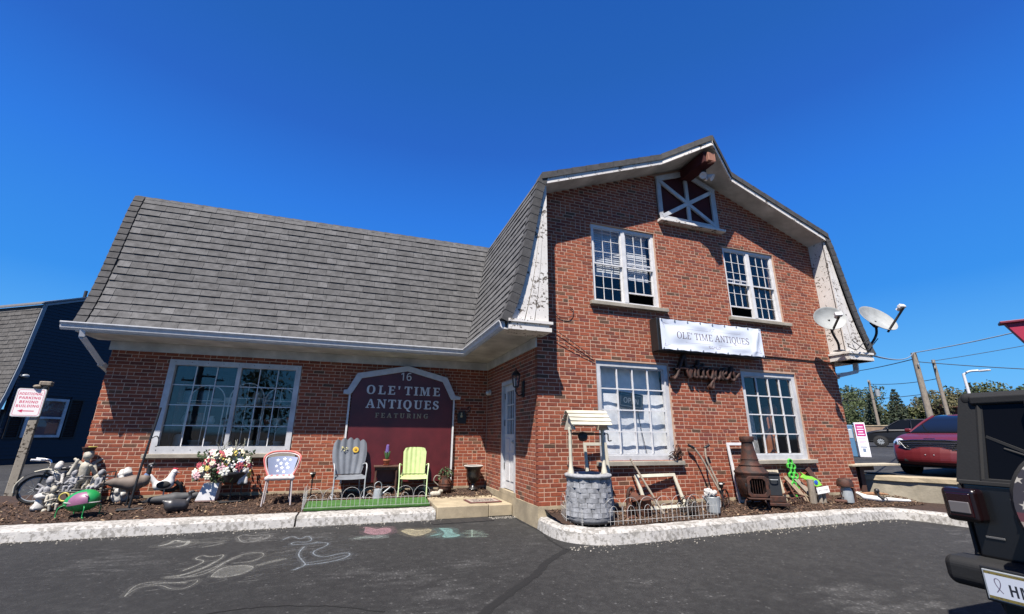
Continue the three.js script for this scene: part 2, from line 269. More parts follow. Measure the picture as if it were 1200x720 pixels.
struct(mesh('lower_bed', [quad([7.1, .145, 2.2], [9.6, .145, 2.6], [8.3, .145, .0], [6.86, .145, .0]), quad([7.75, .145, 3.7], [10.3, .145, 3.7], [9.6, .145, 2.6], [7.1, .145, 2.2])], M.mulch), 'mulch strip below the retaining wall');
{
  const lotY = (x, z) => .55 + .013 * Math.max(0, Math.hypot(x - 8.6, z - .6) - 3);
  const up = mesh('upper_lot', sheet(60, 60, (u, v) => { const t = u * u * 190, s = v; const x = 7.6 + t + 2.6 * (1 - s) , z = 6 - s * s * 170; return [x, lotY(x, z), z]; }), M.asphalt);
  struct(up, 'grey asphalt of the raised parking lot');
  var upperY = lotY;
  const rw = thing('retaining_wall', 'low concrete retaining wall below the dark red sedan', 'wall');
  mesh('wall_body', sweep(resample([[7.55, -.75], [8.03, .14], [8.5, .86], [9.3, 2.1], [10.2, 3.6]], .15), [[-.3, -.05], [-.3, .53], [0, .53], [0.02, -.05]], undefined, .012), M.concrete, rw);
  mesh('cap', sweep(resample([[7.55, -.75], [8.03, .14], [8.5, .86], [9.3, 2.1], [10.2, 3.6]], .15), [[-.34, .53], [-.34, .625], [.03, .625], [.045, .61], [.045, .53]], undefined, .006), M.step, rw);
}

// ---------- the brick store ----------
const store = thing('brick_store', 'red brick shop with grey gambrel roof and long single storey wing', 'building');
const GW = 7.36, CX = 3.66, ZW = -3.13;
const OP = { ul: [1.19, 2.70, 3.86, 5.52], ur: [4.52, 6.02, 3.86, 5.52], ll: [1.16, 2.74, .98, 2.73], lr: [4.54, 6.06, .97, 2.72], wing: [-6.40, -4.07, 1.02, 2.77], door: [-1.97, -1.10, .38, 2.47] };
const gableTop = (x) => 5.92 + .388 * Math.min(x, GW - .04 - x);
{ // foundation
  mesh('foundation', [span(-.012, GW + .01, -.2, .32, -.3, .014), span(-.014, .3, -.2, .318, ZW, -.29), span(-7.37, 0, -.2, .318, ZW - .3, ZW + .012), span(-.016, .06, .318, .385, -2.02, -1.05)], M.step, store);
}
const brickList = [];
const TONES = [[.335, .080, .036, 6], [.30, .070, .032, 6], [.26, .060, .029, 4.5], [.355, .092, .041, 4], [.215, .054, .029, 2.2], [.16, .068, .037, 1], [.12, .060, .035, .6], [.31, .105, .050, 1.2], [.21, .050, .034, 1.2]].map((t, i) => ({ c: t, m: mat(t.slice(0, 3), { map: T.brick, roughness: .88, bumpMap: T.bump, bumpScale: .0015 }), w: t[3] }));
const toneSum = TONES.reduce((s, t) => s + t.w, 0);
const tone = () => { let r = rnd() * toneSum; return TONES.find((t) => (r -= t.w) <= 0) ?? TONES[0]; };
const brickCache = {};
function brickGeo(L, h, dep, v) {
  const k = [Math.round(L * 500), h, dep, v].join(); if (brickCache[k]) return brickCache[k];
  L = Math.round(L * 500) / 500;
  const c = .003, x = L / 2, y = h / 2, p = (X, Y, Z) => [X, Y, Z], a = [];
  const F = [p(-x + c, -y + c, 0), p(x - c, -y + c, 0), p(x - c, y - c, 0), p(-x + c, y - c, 0)], E = [p(-x, -y, -c), p(x, -y, -c), p(x, y, -c), p(-x, y, -c)], B = [p(-x, -y, -dep), p(x, -y, -dep), p(x, y, -dep), p(-x, y, -dep)];
  const q = (A, b, C, D) => a.push(...A, ...b, ...C, ...A, ...C, ...D);
  q(...F); for (let i = 0; i < 4; i++) { const j = (i + 1) % 4; q(E[i], E[j], F[j], F[i]); q(B[i], B[j], E[j], E[i]); }
  const g = new THREE.BufferGeometry(); g.setAttribute('position', new THREE.Float32BufferAttribute(a, 3)); g.computeVertexNormals();
  const o = metreUV(clean(g), v * .237, v * .171); o.userData.ready = true; return brickCache[k] = o;
}
const CO = .0677, JT = .0108;
function layBricks(part, O, U, N, u0, u1, v0, v1, top, holes, dep = .1) {
  const mod = .213; let row = 0;
  for (let v = v0; v < v1 - .01; v += CO, row++) {
    const vm = v + CO / 2; let iv = [[u0, u1]];
    if (top) { const t = top(vm + .03); iv = [[Math.max(u0, t[0]), Math.min(u1, t[1])]]; }
    for (const [a, b, c, d] of holes) if (vm > c - .012 && vm < d + .012) iv = iv.flatMap(([p, q]) => (b <= p || a >= q ? [[p, q]] : [[p, a], [b, q]]));
    const off = (row % 2) * mod / 2 + (row % 6 === 5 ? mod / 4 : 0);
    for (const [p, q] of iv) {
      if (q - p < .03) continue;
      let s = p - ((((p - off) % mod) + mod) % mod);
      while (s < q - .02) {
        let parts = [[s, s + mod]]; if (hash(Math.round(s * 100), row, 77) > .80) parts = [[s, s + mod / 2], [s + mod / 2, s + mod]];
        for (let [a, b] of parts) {
          a = Math.max(a, p); b = Math.min(b, q); if (b - a < .03) continue; if (a === u0) a -= JT / 2; if (b === u1) b += JT / 2;
          brickList.push({ part, L: b - a - JT, c: O.clone().addScaledVector(U, (a + b) / 2).add(V(0, vm + rr(-.0012, .0012), 0)).addScaledVector(N, rr(-.0012, .002)), U, N, dep, tilt: rr(-.006, .006), roll: rr(-.004, .004) });
        }
        s += mod;
      }
    }
  }
}
const gableWall = sub('gable_wall', store), wingWall = sub('wing_wall', store), entryWall = sub('entry_wall', store);
layBricks(gableWall, V(0, 0, 0), V(1, 0, 0), V(0, 0, 1), 0, GW, .32, 7.3, (v) => v < 5.9 ? [0, GW] : [(v - 5.92) / .388, GW - .04 - (v - 5.92) / .388], [OP.ul, OP.ur, OP.ll, OP.lr, [2.86, 4.46, 5.84, 8]]);
layBricks(entryWall, V(0, 0, 0), V(0, 0, 1), V(-1, 0, 0), ZW, -.1, .32, 3.0, null, [OP.door]);
layBricks(wingWall, V(0, 0, ZW), V(1, 0, 0), V(0, 0, 1), -7.36, -.01, .32, 2.92, null, [OP.wing]);
{
  camera.updateMatrixWorld(); camera.updateProjectionMatrix();
  const vp = new THREE.Matrix4().multiplyMatrices(camera.projectionMatrix, camera.matrixWorldInverse), px = (p) => { const q = p.clone().applyMatrix4(vp); return [q.x * 512, q.y * 307]; };
  for (const b of brickList) { const A = px(b.c.clone().addScaledVector(b.U, -b.L / 2)), B = px(b.c.clone().addScaledVector(b.U, b.L / 2)), C = px(b.c.clone().add(V(0, .057, 0))), D = px(b.c); b.area = Math.abs((B[0] - A[0]) * (C[1] - D[1]) - (B[1] - A[1]) * (C[0] - D[0])); if (b.c.y < .75 && b.part !== entryWall) b.area *= .5; }
  brickList.sort((a, b) => b.area - a.area);
  const rest = [], m4 = new THREE.Matrix4();
  brickList.forEach((b, i) => {
    const t = tone(), h = CO - JT, g = brickGeo(b.L, h, b.dep, i % 5), k = rr(.88, 1.1);
    m4.makeBasis(b.U, V(0, 1, 0), b.N).multiply(new THREE.Matrix4().makeRotationFromEuler(new THREE.Euler(b.tilt, b.roll * 2, b.roll))).setPosition(b.c);
    if (i < 300) { const o = mesh('brick', g, t.m, b.part); o.applyMatrix4(m4); return; }
    const c = g.clone().applyMatrix4(m4), n = c.attributes.position.count, col = new Float32Array(n * 3); for (let j = 0; j < n; j++) { col[j * 3] = t.c[0] * k; col[j * 3 + 1] = t.c[1] * k; col[j * 3 + 2] = t.c[2] * k; }
    c.setAttribute('color', new THREE.BufferAttribute(col, 3)); rest.push(c);
  });
  const o = mesh('brickwork', rest, M.brickV, store, true); o.userData.kind = 'stuff';
}
const hole = ([a, b, c, d]) => [[a, c], [a, d], [b, d], [b, c]];
mesh('mortar', ext(shape([[.012, .3], [GW - .01, .3], [GW - .01, 5.9], [CX, 7.32], [.012, 5.9]], [OP.ul, OP.ur, OP.ll, OP.lr].map(hole)), .22, 0, 0, 0, -.2222), M.mortar, gableWall);
mesh('mortar', ext(shape(rect(-7.35, .01, .3, 3.1), [hole(OP.wing)]), .22, 0, 0, 0, ZW - .2222), M.mortar, wingWall);
mesh('mortar', ext(shape(rect(ZW - .1, -.104, .3, 3.1), [hole(OP.door)]), .2, 0, .2022, 0, 0, 0, -Math.PI / 2, 0), M.mortar, entryWall);
// hidden sides and floors that keep the rooms dark
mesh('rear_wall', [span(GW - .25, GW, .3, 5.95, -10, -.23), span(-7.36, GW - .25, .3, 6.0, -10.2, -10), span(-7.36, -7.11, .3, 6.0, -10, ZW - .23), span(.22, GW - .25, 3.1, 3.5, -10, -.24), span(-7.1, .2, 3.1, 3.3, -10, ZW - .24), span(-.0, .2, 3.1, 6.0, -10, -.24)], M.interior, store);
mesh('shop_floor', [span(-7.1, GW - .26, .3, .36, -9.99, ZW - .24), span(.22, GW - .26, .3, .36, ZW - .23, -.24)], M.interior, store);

// roof profile: outward offset from the wall and height
const PR = [[.77, 3.21], [.66, 3.49], [.56, 3.79], [.45, 4.24], [.35, 4.75], [.16, 5.70], [.05, 6.07]];
const PL = [0]; for (let i = 1; i < PR.length; i++) PL.push(PL[i - 1] + Math.hypot(PR[i][0] - PR[i - 1][0], PR[i][1] - PR[i - 1][1]));
const LEN = PL[PL.length - 1];
function prof(s) { s = Math.max(0, Math.min(LEN, s)); let i = 0; while (i < PR.length - 2 && PL[i + 1] < s) i++; const t = (s - PL[i]) / (PL[i + 1] - PL[i]), a = PR[i], b = PR[i + 1]; return [a[0] + (b[0] - a[0]) * t, a[1] + (b[1] - a[1]) * t]; }
function pn(s) { const a = prof(s - .05), b = prof(s + .05), L = Math.hypot(b[0] - a[0], b[1] - a[1]); return [(b[1] - a[1]) / L, (a[0] - b[0]) / L]; }   // outward normal
const surfW = (u, s, h) => { const [o, y] = prof(s), n = pn(s); return [u, y + n[1] * h, ZW + o + n[0] * h]; };
const surfG = (u, s, h) => { const [o, y] = prof(s), n = pn(s); return [-o - n[0] * h, y + n[1] * h, u]; };
const surfR = (u, s, h) => { const [o, y] = prof(s), n = pn(s); return [GW - .04 + o + n[0] * h, y + n[1] * h, u]; };
const roof = sub('roof', store), gableRoof = sub('gable_roof', store);
const ZF = .42;
{
  const strip = (S, ua, ub, h) => { const r = []; for (let i = 0; i < 24; i++) { const s0 = LEN * i / 24, s1 = LEN * (i + 1) / 24; r.push(hull8([S(ua(s0), s0, h), S(ub(s0), s0, h), S(ub(s1), s1, h), S(ua(s1), s1, h), S(ua(s0), s0, h - .03), S(ub(s0), s0, h - .03), S(ub(s1), s1, h - .03), S(ua(s1), s1, h - .03)])); } return r; };
  mesh('deck', strip(surfW, () => -7.6, (s) => -prof(s)[0] + .06, -.004), M.cap, roof);
  mesh('deck', [strip(surfG, (s) => ZW + prof(s)[0] - .06, () => ZF - .03, -.004), strip(surfR, () => -10, () => ZF, -.004)], M.cap, gableRoof);
  const NC = 19, tabs = [];
  const greys = [[.140, .141, .145], [.134, .135, .139], [.147, .148, .152], [.127, .128, .132], [.151, .152, .156]];
  const gm = greys.map((c) => mat(c, { map: T.shingle, roughness: .92, bumpMap: T.bump, bumpScale: .002 }));
  for (const [S, part, lo, hi] of [[surfW, roof, () => -7.46, (s) => -prof(s)[0] - .035], [surfG, gableRoof, (s) => ZW + prof(s)[0] + .035, () => ZF - .15]])
    for (let i = 0; i < NC; i++) {
      const s0 = LEN * i / NC - (i ? 0 : .01), s1 = Math.min(LEN, LEN * (i + 1.12) / NC), sm = (s0 + s1) / 2, a0 = lo(sm), b0 = hi(sm); let u = a0 - rr(0, .25);
      while (u < b0) {
        const w = pick([.2, .26, .33, .33, .4, .46]); const a = Math.max(u, a0), b = Math.min(u + w, b0); u += w; if (b - a < .03) continue;
        const h0 = .024 + rr(-.003, .006), gp = .0022, e = rr(-.004, .004);
        const P = [S(a + gp, s0 + e, h0), S(b - gp, s0 + e, h0), S(b - gp, s1, .006), S(a + gp, s1, .006), S(a + gp, s0 + e, 0), S(b - gp, s0 + e, 0), S(b - gp, s1, 0), S(a + gp, s1, 0)];
        tabs.push({ P, part, k: Math.floor(rnd() * 5), area: (b - a) * (S === surfW ? 1 : .45) / (1 + .03 * i) });
      }
    }
  tabs.sort((a, b) => b.area - a.area);
  const rest = [];
  tabs.forEach((t, i) => {
    const g = hull8(t.P);
    if (i < 300) { mesh('shingle', g, gm[t.k], t.part); return; }
    const n = g.attributes.position.count, col = new Float32Array(n * 3), k = rr(.9, 1.08); for (let j = 0; j < n; j++) for (let c = 0; c < 3; c++) col[j * 3 + c] = greys[t.k][c] * k; g.setAttribute('color', new THREE.BufferAttribute(col, 3)); rest.push(g);
  });
  const o = mesh('shingle_courses', rest, M.shingleV, store); o.userData.kind = 'stuff';
  // caps on the wing's end, ridge, valley and the gable's front edge
  for (let i = 0; i < 21; i++) { const s0 = LEN * i / 21, s1 = LEN * (i + 1.1) / 21, q = (u, s, h) => surfW(u, s, h); mesh('edge_cap', hull8([q(-7.64, s0, .034), q(-7.475, s0, .034), q(-7.475, s1, .02), q(-7.64, s1, .02), q(-7.64, s0, -.03), q(-7.475, s0, .0), q(-7.475, s1, .0), q(-7.64, s1, -.03)]), M.cap, roof); }
  for (let x = -7.62; x < -.1; x += .29) mesh('ridge_cap', hull8([[x, 6.02, -3.05], [x + .3, 6.015, -3.05], [x + .3, 6.09, -3.09], [x, 6.10, -3.09], [x, 6.0, -3.1], [x + .3, 6.0, -3.1], [x + .3, 6.09, -3.25], [x, 6.1, -3.25]]), M.cap, roof);
  mesh('valley_flashing', PR.slice(1).flatMap((p, i) => { const a = PR[i]; return beam([-a[0] - .012, a[1] + .005, ZW + a[0] + .012], [-p[0] - .012, p[1] + .005, ZW + p[0] + .012], .07, .03, V(-1, .3, 1)); }), M.cap, roof);
  for (const [S, sg] of [[surfG, 1], [surfR, 1]]) for (let i = 0; i < 17; i++) {
    const s0 = LEN * i / 17, s1 = LEN * (i + 1.06) / 17;
    mesh('edge_cap', [hull8([S(ZF + .03, s0, .034), S(ZF - .16, s0, .034), S(ZF - .16, s1, .022), S(ZF + .03, s1, .022), S(ZF + .03, s0, 0), S(ZF - .16, s0, 0), S(ZF - .16, s1, 0), S(ZF + .03, s1, 0)]), hull8([S(ZF + .035, s0, .03), S(ZF + .035, s0, -.13), S(ZF + .03, s1, -.13), S(ZF + .03, s1, .022), S(ZF, s0, .03), S(ZF, s0, -.13), S(ZF, s1, -.13), S(ZF, s1, .022)])], M.cap, gableRoof);
  }
  // upper slopes with the pointed hood at the peak
  const RY = (x) => 6.07 + .388 * Math.min(x + .05, GW + .01 - x), AP = [CX, RY(CX), .92], BL = 2.74, BR = 4.60, X0 = -.05, X1 = GW + .01;
  const slab = (pts, t) => pts.map(([x, z]) => [x, RY(x), z]).concat(pts.map(([x, z]) => [x, RY(x) - t, z]));
  const H = (a, b, c, d, t) => hull8(slab([a, b, c, d], t));
  mesh('upper_slope', [H([X0, -10], [X0, ZF], [CX, ZF], [CX, -10], .08), H([CX, -10], [CX, ZF], [X1, ZF], [X1, -10], .08), H([BL, ZF - .02], [BL, ZF], [CX, AP[2]], [CX, ZF - .02], .08), H([CX, ZF - .02], [CX, AP[2]], [BR, ZF], [BR, ZF - .02], .08)], M.shingle, gableRoof);
  mesh('wing_upper_slope', hull8([[-7.62, 6.06, -3.12], [.1, 6.06, -3.12], [.1, 7.1, -7], [-7.62, 7.1, -7], [-7.62, 5.98, -3.12], [.1, 5.98, -3.12], [.1, 7.0, -7], [-7.62, 7.0, -7]]), M.shingle, roof);
  const rake = [[X0, ZF], [BL, ZF], [CX, AP[2]], [BR, ZF], [X1, ZF]];
  for (let k = 0; k < 4; k++) {
    const [ax, az] = rake[k], [bx, bz] = rake[k + 1], n = Math.max(3, Math.round(Math.hypot(bx - ax, bz - az) / .31));
    const L = Math.hypot(bx - ax, bz - az), ox = -(az - bz) / L, oz = (bx - ax) / L, e = (x, z, h, w) => [x + ox * 0 - (bz - az) / L * w, RY(x) + h, z + oz * w];
    for (let i = 0; i < n; i++) { const t0 = i / n, t1 = (i + 1.02) / n, A = [ax + (bx - ax) * t0, az + (bz - az) * t0], B = [ax + (bx - ax) * t1, az + (bz - az) * t1], up = rr(0, .006); mesh('rake_cap', hull8([e(...A, .035 + up, .05), e(...B, .03, .05), e(...B, .03, -.15), e(...A, .035 + up, -.15), e(...A, -.095, .05), e(...B, -.095, .05), e(...B, -.01, -.15), e(...A, -.01, -.15)]), M.cap, gableRoof); }
    mesh('rake_fascia', hull8([e(ax, az, -.085, .025), e(bx, bz, -.085, .025), e(bx, bz, -.085, -.01), e(ax, az, -.085, -.01), e(ax, az, -.20, .025), e(bx, bz, -.20, .025), e(bx, bz, -.20, -.01), e(ax, az, -.20, -.01)]), M.peel, store);
    const yb = -.19;
    mesh('rake_soffit', hull8([[ax, RY(ax) + yb, az], [bx, RY(bx) + yb, bz], [bx, RY(bx) + yb, -.05], [ax, RY(ax) + yb, -.05], [ax, RY(ax) + yb + .02, az], [bx, RY(bx) + yb + .02, bz], [bx, RY(bx) + yb + .02, -.05], [ax, RY(ax) + yb + .02, -.05]]), M.soffit, store);
  }
}
{ // white boarded cheeks beside the gable, with their moulded returns
  const WE = [[-.62, 3.23], [-.52, 3.49], [-.42, 3.79], [-.3, 4.24], [-.2, 4.75], [-.01, 5.88]], RX = .06, mir = (x) => 2 * CX - x;
  const at = (t) => WE.map(([x, y]) => [x + (RX - x) * t, y]);
  for (const m of [0, 1]) {
    const cheek = sub('gable_cheek', store), cuts = [0, .36, .62, 1];
    for (let k = 0; k < 3; k++) { const a = at(cuts[k] + (k ? .012 : 0)), b = at(cuts[k + 1] - (k < 2 ? .012 : 0)).reverse(); let p = [...a, ...b]; if (m) p = p.map(([x, y]) => [mir(x), y]).reverse(); mesh('board', ext(p, .025, 0, 0, 0, ZF - .055 + [0, .008, .003][k]), M.peel, cheek); }
    const xs = (a, b) => (m ? [mir(b), mir(a)] : [a, b]);
    let bp = [...at(0), ...at(1).reverse()]; if (m) bp = bp.map(([x, y]) => [mir(x), y]).reverse();
    mesh('backing_board', ext(bp, .01, 0, 0, 0, ZF - .068), M.dark, cheek);
    mesh('return_board', span(...xs(RX - .03, RX - .005), 3.1, 5.93, .004, ZF - .07), m ? M.peel : M.peel, cheek);
    mesh('moulding', [span(...xs(-.68, RX + .05), 3.19, 3.235, .003, ZF + .05), span(...xs(-.66, RX + .0), 3.13, 3.19, .003, ZF + .0), span(...xs(-.67, RX + .03), 3.06, 3.13, .003, ZF + .035)], M.peel, cheek);
  }
}
{ // eaves: soffits, friezes, gutters, downspouts
  mesh('soffit', hull8([[-7.6, 3.06, ZW], [-7.6, 3.06, ZW + .74], [-.74, 3.06, ZW + .74], [0, 3.06, ZW], [-7.6, 3.09, ZW], [-7.6, 3.09, ZW + .74], [-.74, 3.09, ZW + .74], [0, 3.09, ZW]]), M.soffit, store); mesh('soffit', hull8([[0, 3.061, ZW], [-.74, 3.061, ZW + .74], [-.74, 3.061, ZF - .02], [0, 3.061, ZF - .02], [0, 3.09, ZW], [-.74, 3.09, ZW + .74], [-.74, 3.09, ZF - .02], [0, 3.09, ZF - .02]]), M.soffit, store); mesh('soffit', span(GW, GW + .7, 3.06, 3.09, -10, ZF - .02), M.soffit, store);
  mesh('frieze_board', [span(-7.39, -.03, 2.885, 3.058, ZW + .004, ZW + .03), span(-.03, -.004, 2.885, 3.058, ZW + .004, .02)], M.soffit, store);
  const gp = [[0, 3.085], [.055, 3.075], [.085, 3.11], [.095, 3.16], [.12, 3.195], [.12, 3.215], [.105, 3.215], [.1, 3.2], [.01, 3.2]];
  mesh('gutter', sweep([[-7.8, ZW + .70], [-.70, ZW + .70], [-.70, .36]], gp), M.alu, store);
  mesh('gutter', sweep([[GW + .66, .36], [GW + .66, -10]], gp), M.alu, store);
  const ds = (pts) => pts.slice(1).map((p, i) => beam(pts[i], p, .075, .095, V(.3, .2, 1)));
  mesh('downspout', [ds([[-7.5, 3.1, ZW + .72], [-7.5, 2.98, ZW + .70], [-7.40, 2.6, ZW + .12], [-7.42, 2.42, ZW - .6], [-7.42, .3, ZW - .6]])], M.alu, store);
  mesh('downspout', [ds([[GW + .55, 3.08, .1], [GW + .55, 2.86, .08], [GW + .12, 2.76, -.05], [GW + .06, 2.6, -.6], [GW + .06, .3, -.6]])], M.alu, store);
}
{ // barn hatch in the peak and the hoist beam under the hood
  const h = sub('gable_hatch', store), x0 = 2.86, x1 = 4.46, y0 = 5.88, ys = 6.88, yt = RYs(CX), z = .03;
  function RYs() { return 7.22; }
  const pane = shape([[x0, y0], [x1, y0], [x1, ys], [CX, yt], [x0, ys]]);
  mesh('panel', ext(pane, .02, 0, 0, 0, -.01), M.darkRed, h);
  const b = (p, q, w = .09, dz = 0) => beam([p[0], p[1], z + .012 + dz], [q[0], q[1], z + .012 + dz], w, .04, V(0, 0, 1));
  mesh('frame', [b([x0 + .05, y0], [x0 + .05, ys], .1), b([x1 - .06, y0], [x1 - .06, ys], .13), b([x0, y0 + .05], [x1, y0 + .05], .1, .004), b([x0, ys - .02], [CX, yt - .05], .12, .003), b([x1, ys - .02], [CX, yt - .05], .12, .006), b([CX, y0], [CX, yt - .1], .085, .002)], M.trim, h);
  mesh('cross_brace', [b([x0 + .08, y0 + .08], [x1 - .1, ys - .06], .085, .009), b([x0 + .08, ys - .06], [x1 - .1, y0 + .08], .085, .012)], M.trim, h);
  mesh('sill', rbox(x1 - x0 + .14, .06, .14, .008, CX + .04, y0 - .032, .065), M.peel, h);
  const hb = sub('hoist_beam', store);
  mesh('beam', span(CX - .13, CX + .13, 6.98, 7.22, -.05, .80), M.darkRed, hb);
  mesh('bare_end', [rbox(.19, .2, .07, .01, CX + .02, 7.08, .83), box(.12, .02, .1, CX + .03, 6.97, .82, .2, .1, .3)], mat([.42, .20, .14], { map: T.wood }), hb);
}
// windows ------------------------------------------------------------------------------------
function frameRect(x0, x1, y0, y1, w, z0, z1, wb = w) { return [span(x0, x0 + w, y0 + wb, y1 - w, z0, z1), span(x1 - w, x1, y0 + wb, y1 - w, z0, z1), span(x0, x1, y1 - w, y1, z0, z1), span(x0, x1, y0, y0 + wb, z0, z1)]; }
function grid(win, x0, x1, y0, y1, nx, ny, z, mw = .022, md = .025) {
  const dx = (x1 - x0) / nx, dy = (y1 - y0) / ny, bars = [];
  for (let i = 1; i < nx; i++) bars.push(span(x0 + i * dx - mw / 2, x0 + i * dx + mw / 2, y0, y1, z - .002, z + md));
  for (let j = 1; j < ny; j++) bars.push(span(x0, x1, y0 + j * dy - mw / 2, y0 + j * dy + mw / 2, z - .001, z + md - .003));
  mesh('muntins', bars, M.white, win);
  const g = ready(box(dx - mw * .6, dy - mw * .6, .004));
  for (let i = 0; i < nx; i++) for (let j = 0; j < ny; j++) { const o = mesh('pane', g, z < -1 ? M.glassW : M.glass, win); o.position.set(x0 + (i + .5) * dx, y0 + (j + .5) * dy, z - .004); o.rotation.set(rr(-.004, .004), rr(-.004, .004), 0); }
}
const sillOf = (win, x0, x1, y, z, over = .1) => mesh('sill', rbox(x1 - x0 + over * 2, .075, .2, .008, (x0 + x1) / 2 + .02, y - .036, z - .02), M.sill, win);
function fixedWindow(o, z, label, nx = 4, ny = 4) {
  const w = sub('window', store); w.userData.label = label; const [a, b, c, d] = o, f = .09;
  mesh('frame', [frameRect(a + .004, b - .004, c + .002, d - .004, f, z - .1, z - .03), frameRect(a + f, b - f, c + f, d - f, .03, z - .09, z - .055)], M.trim, w);
  grid(w, a + f + .03, b - f - .03, c + f + .03, d - f - .03, nx, ny, z - .075); sillOf(w, a, b, c, z); return w;
}
fixedWindow(OP.ll, 0, 'white sixteen pane window with sheets hung behind it'); fixedWindow(OP.lr, 0, 'white sixteen pane window with wooden carving behind it');
function hungWindow(o, z, raised, label) {
  const w = sub('window', store); w.userData.label = label; const [a, b, c, d] = o, f = .06, mid = (a + b) / 2;
  mesh('frame', [frameRect(a + .004, b - .004, c + .002, d - .004, f, z - .13, z - .04), span(mid - .042, mid + .042, c + f, d - f, z - .12, z - .035)], M.white, w);
  [[a + f, mid - .042], [mid + .042, b - f]].forEach(([p, q], k) => {
    const ym = (c + d) / 2, rz = raised === k ? .22 : 0;
    mesh('sash', frameRect(p, q, ym - .02, d - f, .028, z - .09, z - .055), M.white, w); grid(w, p + .035, q - .035, ym + .01, d - f - .028, 3, 3, z - .07, .011, .01);
    mesh('sash', frameRect(p, q, c + f + rz, ym + .02 + rz * .4, .028, z - .125, z - .095), M.white, w); grid(w, p + .035, q - .035, c + f + .035 + rz, ym - .015 + rz * .4, 3, rz ? 2 : 3, z - .112, .011, .01);
  });
  sillOf(w, a, b, c, z, .12); return w;
}
hungWindow(OP.ul, 0, 1, 'white double hung window with lowered blinds'); hungWindow(OP.ur, 0, 0, 'white double hung window without blinds');
{
  const w = sub('window', store), [a, b, c, d] = OP.wing, f = .10, z = ZW, mid = (a + b) / 2 + .03; w.userData.label = 'wide white shop window reflecting blue sky';
  mesh('frame', [frameRect(a + .004, b - .004, c + .002, d - .004, f, z - .08, z + .02, .13), span(mid - .035, mid + .035, c + .13, d - f, z - .08, z - .0)], M.trim, w);
  grid(w, a + f, mid - .035, c + .13, d - f, 3, 4, z - .05, .016, .014); grid(w, mid + .035, b - f, c + .13, d - f, 3, 4, z - .05, .016, .014);
  sillOf(w, a, b, c, z, .1);
  const screws = []; for (let i = 0; i < 9; i++) { screws.push(sph(.007, a + .1 + i * .27, d - .05, z + .022), sph(.007, a + .1 + i * .27, c + .07, z + .022)); } mesh('screws', screws, M.dark, w);
}
{ // the entry door
  const d = sub('door', store), [z0, z1, y0, y1] = OP.door; d.userData.label = 'white panelled door with small upper panes';
  const Y0 = y0 + .01, fr = [[z0 + .003, z0 + .07], [z1 - .07, z1 - .003]];
  mesh('frame', [...fr.map(([p, q]) => span(-.01, .1, Y0, y1 - .003, p, q)), span(-.01, .1, y1 - .07, y1 - .003, z0 + .07, z1 - .07)], M.trim, d);
  const a = z0 + .075, b = z1 - .075, yb = Y0 + .01, yt = y1 - .075, X = .05;
  mesh('leaf', ext(shape(rect(a, b, yb, yt), [hole([a + .13, b - .13, 1.42, yt - .12])]), .04, 0, X + .04, 0, 0, 0, -Math.PI / 2, 0), M.white, d);
  for (const [p, q] of [[a + .12, (a + b) / 2 - .03], [(a + b) / 2 + .03, b - .12]]) for (const [r, s] of [[.55, 1.05], [1.1, 1.34]]) mesh('raised_panel', rbox(.02, s - r, q - p, .007, X - .002, (r + s) / 2, (p + q) / 2), M.white, d);
  const gx = X + .015, Z0 = a + .13, Z1 = b - .13, n = 3, m = 3, dz = (Z1 - Z0) / n, top = yt - .12, dy = (top - 1.42) / m, bars = [];
  for (let i = 1; i < n; i++) bars.push(span(gx - .016, gx + .012, 1.42, top, Z0 + i * dz - .01, Z0 + i * dz + .01)); for (let j = 1; j < m; j++) bars.push(span(gx - .014, gx + .011, 1.42 + j * dy - .01, 1.42 + j * dy + .01, Z0, Z1));
  mesh('muntins', bars, M.white, d); const pg = ready(box(.004, dy - .01, dz - .01)); for (let i = 0; i < n; i++) for (let j = 0; j < m; j++) mesh('pane', pg, M.glass, d).position.set(gx + .004, 1.42 + (j + .5) * dy, Z0 + (i + .5) * dz);
  mesh('handle', [cyl(.03, .03, .02, X - .01, 1.28, b - .06, 0, 0, Math.PI / 2), sph(.032, X - .05, 1.28, b - .06), cyl(.03, .03, .015, X - .01, 1.42, b - .06, 0, 0, Math.PI / 2)], M.galv, d);
  mesh('hinge', [span(X - .012, X + .01, 1.58, 1.7, a - .01, a + .015), span(X - .012, X + .01, .75, .87, a - .01, a + .015), span(X - .012, X + .01, 2.12, 2.24, a - .01, a + .015)], M.dark, d);
}

